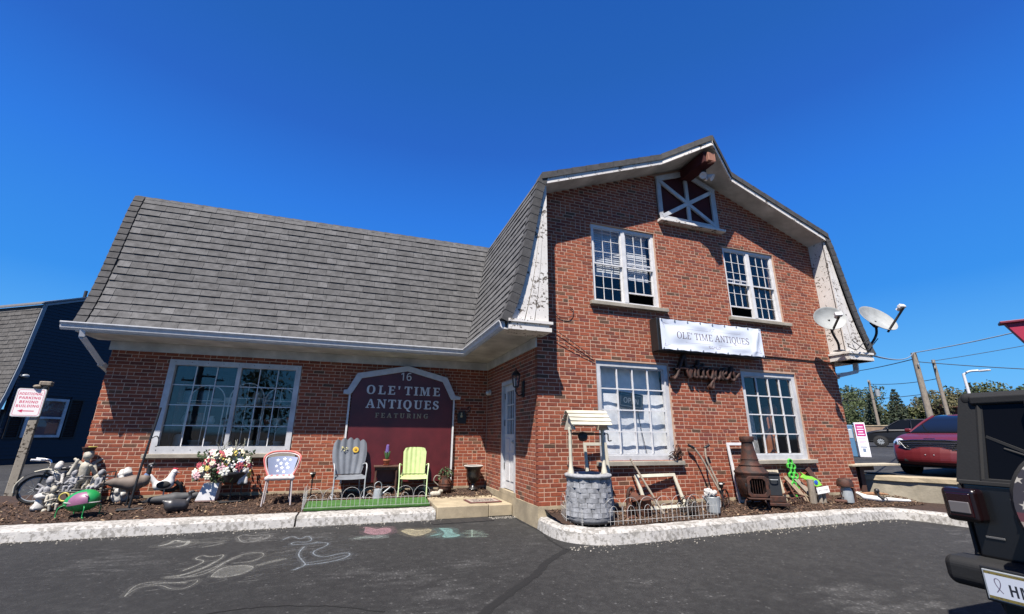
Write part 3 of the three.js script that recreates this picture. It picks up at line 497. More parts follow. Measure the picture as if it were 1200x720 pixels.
// ---------- signs, lamps and other things fixed to the walls ----------
const loader = new FontLoader();
const serif = await loader.loadAsync('fonts/droid/droid_serif_bold.typeface.json'), sans = await loader.loadAsync('fonts/droid/droid_sans_regular.typeface.json');
function text(str, font, size, depth, spread = 1) {   // centred, baseline at 0; spread widens the gaps between letters
  const gs = []; let x = 0; const sc = size / font.data.resolution;
  for (const ch of str) { const ha = (font.data.glyphs[ch] ?? font.data.glyphs[' ']).ha * sc; if (ch !== ' ') gs.push(tf(new TextGeometry(ch, { font, size, depth, curveSegments: 5, bevelEnabled: true, bevelSize: size * .008, bevelThickness: size * .02, bevelSegments: 1 }), x, 0, 0)); x += ha * spread * (ch === ' ' ? .75 : 1); }
  gs.forEach((g) => g.translate(-x / 2, 0, 0)); return gs;
}
{
  const s = thing('barn_sign', 'maroon barn shaped sign board lettered OLE TIME ANTIQUES FEATURING', 'sign', [-1.92, 0, ZW + .03]);
  mesh('board', ext([[-1.09, .44], [1.08, .44], [1.08, 2.2], [.90, 2.62], [.02, 2.83], [-1.0, 2.62], [-1.1, 2.2]], .04, .004), M.maroon, s);
  mesh('edge_strip', [beam([-1.13, .44, .03], [-1.14, 2.22, .03], .035, .06, V(0, 0, 1)), beam([1.11, .44, .03], [1.11, 2.2, .03], .035, .06, V(0, 0, 1))], M.white, s);
  const tr = [[-1.27, 2.22], [-1.14, 2.20], [-1.1, 2.24], [-.93, 2.56], [.03, 2.76], [.83, 2.555], [1.02, 2.2], [1.05, 2.16], [1.25, 2.17], [1.26, 2.235], [1.13, 2.26], [.93, 2.66], [.03, 2.88], [-1.03, 2.665], [-1.2, 2.31], [-1.27, 2.30]];
  mesh('trim_band', ext(tr, .03, .006, 0, 0, .047), mat([.62, .64, .68], { map: T.grain, roughness: .6 }), s);
  const lm = mat([.74, .75, .78], { map: T.grain, roughness: .6 });
  const put = (n, str, font, size, y, sp, m) => { const o = mesh(n, text(str, font, size, .018, sp), m, s); o.position.set(0, y, .046); return o; };
  put('number', '16', sans, .17, 2.555, 1, lm);
  put('lettering', "OLE' TIME", serif, .185, 2.235, 1.22, lm); put('lettering', 'ANTIQUES', serif, .185, 1.94, 1.16, lm);
  put('lettering', 'FEATURING', serif, .098, 1.74, 1.42, mat([.42, .34, .24], { map: T.grain, roughness: .7 }));
}
{
  const bw = 2.52, bh = .6, s = thing('banner_sign', 'white vinyl banner reading OLE TIME ANTIQUES on a black box', 'sign', [3.70, 3.28, 0]);
  mesh('box', [rbox(bw + .06, bh + .04, .22, .01, -.02, 0, .115)], M.blackMetal, s);
  const W = 1536, H = 384, t = canvasTex(W, H, (x) => {
    x.fillStyle = '#cdd3dd'; x.fillRect(0, 0, W, H); x.fillStyle = '#5a4a4c'; x.textAlign = 'center'; x.font = '120px serif'; x.save(); x.translate(W / 2, 236); x.scale(.98, 1); x.fillText("OLE' TIME ANTIQUES", 0, 0, 1130); x.restore();
    x.strokeStyle = '#8d8790'; x.lineWidth = 3;
    for (const y of [108, 282]) { for (const d of [-1, 1]) { x.beginPath(); x.moveTo(W / 2 + d * 70, y); x.lineTo(W / 2 + d * 400, y); x.quadraticCurveTo(W / 2 + d * 430, y - 4, W / 2 + d * 418, y - 18); x.stroke(); } }
    for (const d of [-1, 1]) { x.beginPath(); x.arc(W / 2 + d * 26, 92, 22, 0, 5); x.stroke(); x.beginPath(); x.moveTo(W / 2, 70); x.quadraticCurveTo(W / 2 + d * 40, 90, W / 2 + d * 60, 110); x.stroke(); x.lineWidth = 5; x.beginPath(); x.arc(W / 2 + d * 34, 318, 18, 0, 5); x.stroke(); x.beginPath(); x.arc(W / 2 + d * 78, 316, 16, 1, 6); x.stroke(); x.beginPath(); x.moveTo(W / 2 - d * 6, 300); x.quadraticCurveTo(W / 2 + d * 60, 360, W / 2 + d * 100, 300); x.stroke(); x.lineWidth = 3; }
    for (const [cx, cy, a, b] of [[40, 40, 1, 1], [W - 40, 40, -1, 1], [40, H - 40, 1, -1], [W - 40, H - 40, -1, -1]]) { x.lineWidth = 4; for (const [p, q] of [[1, 0], [0, 1]]) { x.beginPath(); x.moveTo(cx, cy); x.bezierCurveTo(cx + a * 60 * p, cy + b * 40 * q, cx + a * 20, cy + b * 20, cx + a * (20 + 70 * p), cy + b * (20 + 60 * q)); x.stroke(); } x.beginPath(); x.arc(cx + a * 18, cy + b * 18, 12, 0, 5); x.stroke(); }
  });
  const g = new THREE.PlaneGeometry(bw, bh, 90, 30), p = g.attributes.position;
  for (let i = 0; i < p.count; i++) {
    const X = p.getX(i), Y = p.getY(i), u = X / bw + .5, v = Y / bh + .5, e = Math.min(1, Math.min(u, 1 - u) * 9) * Math.min(1, Math.min(v, 1 - v) * 5);
    const sag = Math.sin(u * Math.PI * 8) ** 2 * .010 * (v > .85 || v < .12 ? 1 : 0), fold = .012 * Math.sin((X * 1.2 + Y * 3.0) * 5 + Math.sin(X * 4)) + .010 * Math.sin((X * 2.2 - Y * 4) * 3.1 + 1), cr = .03 * Math.exp(-(((u - .93) - (v - .5) * .07) ** 2) / .0006) - .022 * Math.exp(-(((u - .07) + (v - .5) * .06) ** 2) / .0008);
    p.setZ(i, .262 + e * fold * .55 + cr * .8 * Math.min(1, Math.min(v, 1 - v) * 6)); p.setY(i, Y - sag * (v > .5 ? 1 : -1));
  }
  g.computeVertexNormals();
  const b = mesh('banner', g, new THREE.MeshStandardMaterial({ map: t, roughness: .55, side: THREE.DoubleSide }), s, true);
  const ey = []; for (let i = 0; i < 9; i++) for (const y of [-.28, .28]) ey.push(tor(.014, .005, -bw / 2 + .04 + i * (bw - .08) / 8, y, .268, 0, 0, 0, 6.3, 8)); mesh('eyelets', ey, M.galv, s);
}
{ // wrought script sign
  const s = thing('script_sign', 'rusty dark metal script sign reading Antiques under the white banner', 'sign', [2.72, 2.47, .03]);
  const St = [
    [[0, .02], [.05, -.02], [.12, .03], [.22, .22], [.32, .42], [.36, .49]], [[.36, .49], [.37, .30], [.39, .12], [.43, .02]], [[.10, .17], [.25, .2], [.42, .19]],
    [[.44, .02], [.46, .22], [.47, .03]], [[.47, .1], [.52, .21], [.57, .18], [.56, .04], [.61, .03]],
    [[.68, .38], [.65, .18], [.65, .05], [.71, .03], [.74, .06]], [[.58, .25], [.75, .26]],
    [[.78, .21], [.77, .07], [.80, .03], [.84, .06]], [[.785, .29], [.80, .31]],
    [[1.0, .20], [.93, .23], [.87, .15], [.89, .05], [.95, .03], [1.0, .12], [1.01, .22], [1.0, .0], [.97, -.16], [.92, -.14], [.96, -.05], [1.06, .04]],
    [[1.08, .21], [1.07, .07], [1.12, .02], [1.18, .09], [1.20, .22], [1.19, .06], [1.23, .02]],
    [[1.25, .12], [1.33, .15], [1.34, .22], [1.29, .24], [1.25, .15], [1.27, .05], [1.33, .03], [1.39, .07]],
    [[1.40, .06], [1.48, .24], [1.50, .30], [1.53, .15], [1.55, .05], [1.49, .01], [1.43, .05]], [[1.55, .05], [1.62, .10], [1.68, .16]],
  ];
  const cvs = St.map((p) => tube(p.map(([x, y]) => [x, y, .06]), .031, p.length * 6)), back = St.map((p) => tube(p.map(([x, y]) => [x + .004, y, .018]), .03, p.length * 6));
  mesh('lettering', [...cvs, ...back], M.rustDark, s);
  mesh('rail', [bar([.02, .03, .01], [1.66, .10, .01], .012), bar([.3, .1, 0], [.3, .1, -.03], .01), bar([1.4, .12, 0], [1.4, .12, -.03], .01)], M.rustDark, s);
}
function lantern(pos, label) {
  const s = thing('wall_lantern', label, 'lamp', pos, Math.PI);   // local +x is out of the entry wall
  mesh('back_plate', rbox(.02, .30, .12, .006, .01, -.05, 0), M.blackMetal, s);
  mesh('arm', tube([[.01, -.14, 0], [.09, -.17, 0], [.15, -.10, 0], [.15, -.03, 0]], .012, 14), M.blackMetal, s);
  mesh('cage', [cyl(.055, .04, .02, .15, -.02, 0, 0, 0, 0, 6), ...[0, 1, 2, 3, 4, 5].map((i) => { const a = i / 6 * 6.283; return bar([.15 + .05 * Math.cos(a), -.01, .05 * Math.sin(a)], [.15 + .078 * Math.cos(a), .20, .078 * Math.sin(a)], .007); }), lathe([[.09, .2], [.085, .215], [.055, .26], [.02, .285], [.012, .31], [.018, .325], [0, .34]], 6).translate(.15, 0, 0)], M.blackMetal, s);
  mesh('glass', lathe([[.046, 0], [.072, .195]], 6).translate(.15, 0, 0), M.glass, s);
  mesh('candle', cyl(.012, .012, .1, .15, .05, 0), M.cream, s);
}
lantern([-.003, 2.27, -.66], 'black carriage lantern beside the white entry door');
{
  const s = thing('wall_light', 'small round white light low in the inner corner', 'lamp', [-.004, 2.34, -2.84], Math.PI);
  mesh('base', cyl(.06, .06, .03, .015, 0, 0, 0, 0, Math.PI / 2), M.white, s); mesh('globe', sph(.055, .06, -.01, 0), mat([.6, .58, .52], { roughness: .3 }), s);
  const c = thing('wall_plaque', 'small black iron candle holder right of the barn sign', 'ornament', [-.60, 1.78, ZW + .03]);
  mesh('plate', ext([[-.09, -.13], [.09, -.14], [.11, 0], [.06, .14], [-.07, .13], [-.11, .02]], .02, .004), M.blackMetal, c);
  mesh('scrolls', [tube([[-.1, .06, .03], [-.2, .12, .04], [-.18, .2, .04], [-.12, .17, .04]], .012), tube([[.08, .1, .03], [.17, .16, .05], [.16, .24, .05], [.1, .2, .05]], .012)], M.blackMetal, c); mesh('cup', [cyl(.035, .02, .05, -.02, .02, .05), cyl(.018, .018, .07, -.02, .07, .05)], mat([.35, .32, .2]), c);
  const f = thing('flood_light', 'twin head white floodlight under the gable hood', 'lamp', [CX + .1, 6.98, .52]);
  mesh('stem', [cyl(.05, .05, .03, 0, -.02, 0), cyl(.015, .015, .1, 0, -.08, 0)], M.dark, f);
  for (const sgn of [-1, 1]) mesh('lamp_head', lathe([[0, -.09], [.03, -.085], [.045, -.03], [.07, .05], [.078, .07], [.06, .062], [0, .05]], 16).rotateX(2.2).rotateY(sgn * .7).translate(sgn * .09, -.17, .05), M.white, f);
  mesh('sensor', rbox(.06, .08, .06, .015, .01, -.22, .02), M.white, f);
}
{ // cables on the gable and the service drop
  const w = (name, pts, r, label, m = M.dark) => tag(mesh(name, tube(pts, r, pts.length * 10), m), label, 'cable');
  w('wall_cable', [[5.04, 3.07, .02], [5.8, 3.06, .012], [6.8, 3.045, .012], [7.34, 3.04, .012]], .013, 'dark cable running along the brick beyond the banner box', M.rustDark);
  w('wall_cable', [[.08, 3.3, .02], [.4, 3.18, .03], [.75, 2.98, .03], [1.1, 2.76, .02]], .006, 'thin cable drooping from the cheek to the sheeted window');
  w('wall_cable', [[.16, 3.12, .02], [.5, 2.98, .03], [.8, 2.84, .025], [1.12, 2.7, .015]], .006, 'lower thin cable reaching the sheeted window head');
  w('wall_cable', [[.30, 3.6, .02], [.45, 3.47, .02], [.66, 3.49, .025], [.73, 3.62, .02], [.66, 3.68, .02]], .006, 'short loop of loose cable on upper brick');
}
function dish(pos, r, yaw, pitch, mast, armLen, label) {
  const s = thing('satellite_dish', label, 'satellite dish', pos);
  const head = sub('reflector', s, mast[0], [pitch, yaw, 0]); head.rotation.order = 'YXZ';
  const P = []; for (let i = 0; i <= 10; i++) { const t = i / 10; P.push([r * t, r * .26 * t * t]); } for (let i = 10; i >= 0; i--) { const t = i / 10; P.push([r * t, r * .26 * t * t - .012]); }
  mesh('bowl', lathe(P, 40).rotateX(Math.PI / 2).scale(1.08, .96, 1), mat([.40, .42, .41], { map: T.patch, roughness: .6 }), head);
  mesh('back_bracket', [rbox(.12, .16, .08, .01, 0, -.05, -.06)], M.dark, head);
  const e = [0, -r * .55 , armLen]; mesh('feed_arm', beam([0, -r * .93, .02], e, .03, .035), M.dark, head); mesh('receiver', [rbox(.14, .09, .09, .02, e[0], e[1] + .05, e[2]), cyl(.035, .045, .08, e[0], e[1] + .05, e[2] - .07, Math.PI / 2)], M.white, head);
  mesh('mast', [tube(mast, .026, 20)], M.dark, s); mesh('foot_plate', rbox(.16, .02, .16, .005, ...mast[mast.length - 1]), M.galv, s);
  return s;
}
dish([6.68, 0, .58], .29, -.55, -.25, [[-.0, 3.88, -.05], [.08, 3.6, -.08], [.25, 3.38, -.12], [.36, 3.24, -.2]], .42, 'smaller pale satellite dish mounted against the peeling gable cheek');
dish([8.0, 0, .35], .41, -.1, -.55, [[.34, 4.02, .1], [.32, 3.72, .08], [.15, 3.45, .0], [-.12, 3.24, -.05]], .62, 'larger pale satellite dish standing clear of the eave');
for (const [pts, label] of [[[[7.45, 3.5, .43], [7.6, 3.33, .5], [7.75, 3.28, .5], [8.05, 3.42, .45], [8.3, 3.6, .45]], 'thin black cable looped from the large dish'], [[[7.2, 3.34, .47], [7.35, 3.26, .52], [7.6, 3.4, .52], [7.9, 3.55, .5]], 'slack black cable tangled at the eave corner']]) tag(mesh('dish_cable', tube(pts, .009, 30), M.dark), label, 'cable');

// ---------- behind the glass ----------
{
  const sheetGeo = (w, h, seed) => { const g = new THREE.PlaneGeometry(w, h, 40, 40), p = g.attributes.position; for (let i = 0; i < p.count; i++) { const X = p.getX(i), Y = p.getY(i); p.setZ(i, .006 * Math.sin(X * 9 + seed) + .008 * Math.sin(Y * 8.4 + .55 * Math.sin(X * 5 + seed) + seed) + .004 * Math.sin(X * 21 + Y * 13)); } g.computeVertexNormals(); return g; };
  const cm = mat([.84, .87, .89], { roughness: .95, side: THREE.DoubleSide, map: T.grain });
  const a = tag(mesh('window_sheet', sheetGeo(1.5, 1.16, 0), cm), 'white cloth sheet draped behind the lower sixteen pane window', 'curtain'); a.position.set(1.95, 1.58, -.19);
  const b = tag(mesh('window_sheet', sheetGeo(1.5, .66, 2), cm), 'white cloth sheet hung across the top of that window', 'curtain'); b.position.set(1.95, 2.42, -.26);
  const t = canvasTex(256, 128, (x) => { x.fillStyle = '#161719'; x.fillRect(0, 0, 256, 128); x.strokeStyle = '#5b6066'; x.lineWidth = 4; x.strokeRect(10, 10, 236, 108); x.fillStyle = '#6c7278'; x.font = '70px sans-serif'; x.textAlign = 'center'; x.fillText('OPEN', 128, 90, 210); });
  const o = thing('open_sign', 'tilted black OPEN sign hanging in front of the white sheets', 'sign', [1.92, 2.03, -.115]); o.rotation.z = -.12;
  mesh('housing', rbox(.52, .29, .03, .01), M.dark, o); mesh('face', tf(new THREE.PlaneGeometry(.48, .25), 0, 0, .0165), new THREE.MeshStandardMaterial({ map: t, roughness: .3 }), o, true); mesh('cord', tube([[.15, -.14, 0], [.25, -.5, .0], [.38, -.9, 0]], .006, 20), M.dark, o);
  // blinds upstairs
  const bl = thing('window_blind', 'pale slatted blinds half lowered behind upper window', 'blind', [1.945, 4.62, -.2]);
  mesh('headrail', box(1.34, .05, .05, 0, .83, 0), M.white, bl); const sg = ready(box(1.32, .002, .048)), bm = mat([.46, .49, .52], { roughness: .6, side: THREE.DoubleSide }); for (let i = 0; i < 21; i++) { const q = mesh('slat', sg, bm, bl); q.position.set(0, .79 - i * .046, 0); q.rotation.x = 1.3; }
  // carving and board behind the other lower window
  const cv = thing('wood_carving', 'carved reddish wooden scroll figure standing inside the lower window', 'carving', [5.62, .36, -.5]);
  mesh('figure', body([[0, 0, 0, .13, -.03, .7, 0, .12], [-.03, .7, 0, .11, -.1, 1.2, 0, .12], [-.1, 1.2, 0, .12, .02, 1.55, 0, .13], [.02, 1.55, 0, .12, .22, 1.66, 0, .09], [.22, 1.66, 0, .08, .26, 1.52, 0, .05], [.0, .95, 0, .1, .16, 1.06, 0, .06]], 44, .05), mat([.36, .15, .08], { map: T.wood, roughness: .5 }), cv); mesh('plinth', rbox(.4, .08, .3, .01, 0, .04, 0), M.brownWood, cv);
  const bd = thing('display_board', 'grey white marbled board propped inside the lower window', 'board', [4.9, .36, -.42]);
  mesh('panel', rbox(.66, 1.55, .02, .005, 0, .78, 0, -.06, .1, 0), mat([.55, .56, .54], { map: T.stone, roughness: .6 }), bd); mesh('batten', [box(.7, .05, .02, 0, 1.56, -.07, 0, .1, 0), box(.7, .05, .02, 0, .03, .04, 0, .1, 0)], M.greyWood, bd);
  // shop shelf and goods behind the wing window
  const sh = thing('display_shelf', 'dark open shelf full of curios behind the wide shop window', 'shelf', [-5.23, .36, -4.05]);
  for (const y of [.75, 1.2, 1.62]) mesh('board', rbox(2.3, .03, .42, .006, 0, y, 0), M.wood, sh);
  for (const x of [-1.14, -.05, 1.14]) mesh('upright', box(.05, 2.1, .4, x, 1.05, 0), M.brownWood, sh);
  const tones = [[.5, .45, .38], [.32, .12, .07], [.62, .6, .52], [.12, .16, .2], [.35, .3, .12], [.5, .5, .5], [.1, .25, .25]].map((c) => mat(c, { roughness: .4, map: T.grain }));
  const pots = [[[.05, 0], [.08, .06], [.06, .13], [.035, .16], [.05, .18]], [[.06, 0], [.07, .01], [.075, .17], [.06, .2], [.03, .22]], [[.03, 0], [.05, .02], [.09, .08], [.1, .1], [.085, .095]], [[.07, 0], [.09, .11], [.1, .12], [.09, .12]]].map((p) => lathe([[0, 0], ...p], 16));
  const kinds = ['small glazed vase', 'tall storage jar', 'shallow ceramic bowl', 'squat plant pot'];
  for (const y of [.765, 1.215, 1.635]) for (let i = 0; i < 9; i++) { const x = -1.02 + i * .255 + rr(-.03, .03), k = Math.floor(rnd() * 4); if (Math.abs(x + .05) < .12) continue; const ti = Math.floor(rnd() * 7), lb = ['buff', 'rust red', 'cream', 'slate blue', 'mustard', 'grey', 'teal'][ti] + ' ' + kinds[k] + ' on the ' + (y < 1 ? 'lowest' : y < 1.5 ? 'middle' : 'top') + ' board of the display shelf', o2 = tag(mesh('curio', pots[k].clone(), tones[ti]), lb, 'pottery', 'curios on the window shelf'); o2.position.set(-5.23 + x, .36 + y, -4.05 + rr(-.04, .1)); o2.scale.setScalar(rr(.9, 1.35)); }
  for (const [cx, w, top, label] of [[-5.76, .62, 2.33, 'white arched metal grille behind the shop window, beside its side frame'], [-5.06, .62, 2.4, 'white arched metal grille crossing the shop window mullion'], [-4.44, .56, 2.33, 'white arched metal grille before the potted plants']]) {
    const g = thing('arched_grille', label, 'grille', [cx, .36, -3.5]), r = w / 2, h = top - .36, pts = [[-r, 0, 0], [-r, h - r, 0]]; for (let i = 1; i < 12; i++) { const a = Math.PI - i / 12 * Math.PI; pts.push([r * Math.cos(a), h - r + r * Math.sin(a), 0]); } pts.push([r, h - r, 0], [r, 0, 0]);
    mesh('arch', wire(pts, .012), M.wireW, g); mesh('cross_bar', [bar([-r, h - r, 0], [r, h - r, 0], .008), bar([-r, .8, 0], [r, .8, 0], .008), bar([0, 0, 0], [0, h, 0], .007)], M.wireW, g);
  }
}

// ---------- the wing bed ----------
const BL = (x, z) => [x, bedL(z) + .004, z], BR2 = (x, z) => [x, bedR(z) + .004, z];
function thick(P, nx, ny, t) {   // a bent sheet with a front, a back and closed edges
  const f = sheet(nx, ny, (u, v) => P(u, v)), pos = f.attributes.position, nor = f.attributes.normal, b = f.clone(), bp = b.attributes.position;
  for (let i = 0; i < pos.count; i++) bp.setXYZ(i, pos.getX(i) - nor.getX(i) * t, pos.getY(i) - nor.getY(i) * t, pos.getZ(i) - nor.getZ(i) * t);
  const id = b.index.array; for (let i = 0; i < id.length; i += 3) { const q = id[i]; id[i] = id[i + 1]; id[i + 1] = q; } b.computeVertexNormals();
  const W = nx + 1, H = ny + 1, ring = []; for (let i = 0; i < W; i++) ring.push(i); for (let j = 1; j < H; j++) ring.push(j * W + nx); for (let i = nx - 1; i >= 0; i--) ring.push(ny * W + i); for (let j = ny - 1; j >= 0; j--) ring.push(j * W);
  const a = [], g = (p, k) => [p.getX(k), p.getY(k), p.getZ(k)]; for (let i = 0; i < ring.length - 1; i++) { const p = ring[i], q = ring[i + 1]; a.push(...g(pos, p), ...g(bp, p), ...g(bp, q), ...g(pos, p), ...g(bp, q), ...g(pos, q)); }
  const e = new THREE.BufferGeometry(); e.setAttribute('position', new THREE.Float32BufferAttribute(a, 3)); e.computeVertexNormals(); return [f, b, e];
}
// artificial turf and doorstep
struct(mesh('artificial_turf', thick((u, v) => { const x = -3.55 + 2.1 * u, z = -1.66 - .56 * v; return [x, bedL(z) + .022 + .006 * noise3(x * 9, z * 9, 1), z]; }, 40, 16, .03), M.turf), 'bright green artificial turf strip behind the kerb');
{
  const blade = new THREE.ConeGeometry(.004, .03, 3), N = 9000, im = new THREE.InstancedMesh(blade, mat([1, 1, 1], { roughness: .9 }), N), m4 = new THREE.Matrix4(), c = new THREE.Color();
  for (let i = 0; i < N; i++) { const x = rr(-3.54, -1.46), z = rr(-2.21, -1.67); m4.compose(V(x, bedL(z) + .034, z), new THREE.Quaternion().setFromEuler(new THREE.Euler(rr(-.5, .5), rr(0, 6), rr(-.5, .5))), V(1, rr(.6, 1.3), 1)); im.setMatrixAt(i, m4); const k = rr(.6, 1.3); im.setColorAt(i, c.setRGB(.05 * k, .19 * k, .025 * k)); }
  im.name = 'turf_blades'; scene.add(im); tag(im, 'short plastic blades of the artificial turf', 'grass', null, 'stuff');
  const st = thing('doorstep', 'buff concrete step slab below the entry door', 'step', [0, 0, 0]);
  mesh('slab', [rbox(.93, .21, 1.62, .02, -.93, .10, -2.0)], M.step, st); mesh('slab', [rbox(.44, .20, 1.62, .02, -.24, .101, -2.0)], M.step, st); mesh('joint', span(-.47, -.455, .02, .195, -2.75, -1.21), M.dark, st);
  const dm = thing('door_mat', 'dark red bordered mat lying on the concrete doorstep', 'mat', [-.47, .206, -1.62], .05);
  mesh('pad', rbox(.62, .014, .46, .005, 0, .008, 0), mat([.16, .05, .045], { map: T.patch, roughness: .95 }), dm);
  const mt = canvasTex(256, 192, (x) => { x.fillStyle = '#8d8177'; x.fillRect(0, 0, 256, 192); x.fillStyle = '#3a3433'; for (let i = 0; i < 240; i++) { x.beginPath(); x.ellipse(rr(30, 226), rr(25, 165), rr(3, 11), rr(2, 6), rr(0, 3), 0, 7); x.fill(); } x.fillStyle = '#a89d90'; for (let i = 0; i < 90; i++) x.fillRect(rr(10, 240), rr(10, 180), 5, 3); });
  mesh('print', tf(new THREE.PlaneGeometry(.54, .38), 0, .0175, 0, -Math.PI / 2), new THREE.MeshStandardMaterial({ map: mt, roughness: .95 }), dm, true);
}
// folding wire borders
function wireFence(name, label, pts, mTone = M.wireW) {
  const g = thing(name, label, 'fence');
  for (let i = 0; i < pts.length - 1; i++) {
    const a = pts[i], b = pts[i + 1], P = (t, h) => [a[0] + (b[0] - a[0]) * t, a[1] + (b[1] - a[1]) * t + h, a[2] + (b[2] - a[2]) * t], r = .0027, arch = (t0, t1, h) => { const q = [P(t0, 0), P(t0, h * .62)]; for (let k = 1; k < 8; k++) { const A = Math.PI * k / 8; q.push(P((t0 + t1) / 2 - (t1 - t0) / 2 * Math.cos(A), h * (.62 + .38 * Math.sin(A)))); } q.push(P(t1, h * .62), P(t1, 0)); return wire(q, r, 5); };
    mesh('wire_panel', [arch(.02, .98, .36), arch(.28, .72, .25), wire([P(-.02, .18), P(1.02, .18)], r), wire([P(-.02, .05), P(1.02, .05)], r), wire([P(.5, 0), P(.5, .2)], r)], mTone, g);
  }
  return g;
}
wireFence('wire_border', 'white wire hoop border in front of the artificial turf', [[-3.58, .17, -2.35], [-3.58, .16, -2.0], [-3.58, .15, -1.69], ...[1, 2, 3, 4, 5, 6, 7].map((i) => [-3.58 + i * .305, .15, -1.69])]);
wireFence('wire_border', 'white wire hoop border round the wishing well', [[.28, .2, .25], [.22, .18, .55], [.33, .17, .84], ...[1, 2, 3, 4, 5, 6, 7, 8].map((i) => [.36 + i * .30, .17, .93 - i * .012])]);
// parking sign on its post
{
  const s = thing('parking_sign_post', 'weathered grey post carrying a white ADDITIONAL PARKING BEHIND BUILDING sign', 'sign', [-9.2, 0, -5.05], .25);
  mesh('post', rbox(.13, 2.36, .12, .012, 0, 1.18, 0, 0, 0, -.01), mat([.40, .37, .32], { map: T.peel, roughness: .9, bumpMap: T.coarse, bumpScale: .004 }), s); mesh('post_top', [rbox(.19, .09, .17, .02, .03, 2.37, .02), sph(.05, -.08, 2.3, .08, 1.3, .8, 1)], M.greyWood, s);
  const t = canvasTex(384, 512, (x) => { x.fillStyle = '#f1ece9'; x.fillRect(0, 0, 384, 512); x.strokeStyle = '#c24468'; x.lineWidth = 7; x.beginPath(); x.roundRect ? x.roundRect(14, 14, 356, 484, 30) : x.rect(14, 14, 356, 484); x.stroke(); x.fillStyle = '#c8355f'; x.textAlign = 'center'; x.font = 'bold 70px sans-serif'; ['ADDITIONAL', 'PARKING', 'BEHIND', 'BUILDING'].forEach((w, i) => x.fillText(w, 192, 114 + i * 78, 326)); x.fillRect(130, 408, 170, 18); x.beginPath(); x.moveTo(70, 417); x.lineTo(140, 385); x.lineTo(140, 449); x.fill(); });
  const plate = sub('sign_plate', s, [-.13, 1.97, .08], [0, .02, .0]);
  mesh('panel', ext((() => { const w = .215, h = .285, r = .05, q = new THREE.Shape(); q.moveTo(-w + r, -h); q.lineTo(w - r, -h); q.quadraticCurveTo(w, -h, w, -h + r); q.lineTo(w, h - r); q.quadraticCurveTo(w, h, w - r, h); q.lineTo(-w + r, h); q.quadraticCurveTo(-w, h, -w, h - r); q.lineTo(-w, -h + r); q.quadraticCurveTo(-w, -h, -w + r, -h); return q; })(), .004), M.white, plate);
  mesh('print', tf(new THREE.PlaneGeometry(.405, .54), 0, 0, .0065), new THREE.MeshStandardMaterial({ map: t, roughness: .5 }), plate, true);
}
// cherub statues and other figures
function figure(h, pose) {   // seated or standing child figure, 1 = full height
  const s = h, c = [];
  const q = .84, seg = (a, ra, b, rb) => c.push([a[0] * s, a[1] * s, a[2] * s, ra * q * s, b[0] * s, b[1] * s, b[2] * s, rb * q * s]);
  const hip = pose.sit ? .22 : .48, ch = hip + .28, hd = hip + .46, lx = pose.lean ?? 0;
  seg([0, hip, 0], .12, [lx * .5, ch, .01], .13); seg([lx * .5, ch + .06, 0], .06, [lx, hd, .02], .06); seg([lx, hd + .06, .03], .115, [lx, hd + .09, .02], .115); seg([lx, hd + .15, -.02], .09, [lx, hd + .12, -.05], .1);
  for (const d of [-1, 1]) {
    const el = d > 0 ? pose.r : pose.l; seg([lx * .5 + d * .13, ch + .03, 0], .055, [d * el[0], hip + el[1], el[2]], .045); seg([d * el[0], hip + el[1], el[2]], .045, [d * el[3], hip + el[4], el[5]], .04);
    if (pose.sit) { seg([d * .07, hip - .02, .03], .085, [d * .11, hip - .01, .24], .065); seg([d * .11, hip - .01, .24], .06, [d * .1, .03, .27], .045); } else { seg([d * .07, hip, 0], .085, [d * .08, .26, .03 * d], .065); seg([d * .08, .26, .03 * d], .06, [d * .08, .03, 0], .045); seg([d * .08, .03, 0], .04, [d * .09, .03, .09], .035); }
    if (pose.wing) { seg([d * .06, ch + .02, -.1], .05, [d * .24, ch + .16, -.16], .035); seg([d * .1, ch - .03, -.11], .045, [d * .26, ch + .02, -.17], .03); }
  }
  if (pose.base) c.push([-.12 * s, -.0, 0, .07 * s, .12 * s, 0, 0, .07 * s]);
  return body(c, 76, .006 * s, .006 * s, 70 / s);
}
const PZ = { pray: { sit: 1, wing: 1, base: 1, l: [.2, .12, .12, .04, .2, .2], r: [.2, .12, .12, .04, .2, .2] }, lean: { sit: 1, wing: 1, base: 1, lean: .1, l: [.22, .1, .1, .12, .34, .14], r: [.24, .14, .05, .2, -.02, .16] }, stand2: { wing: 1, base: 1, l: [.22, .2, .06, .2, .46, .04], r: [.2, .05, .12, .06, .12, .2] }, stand: { wing: 1, base: 1, l: [.24, .12, .08, .16, .42, .06], r: [.22, .1, .1, .1, .3, .18] } };
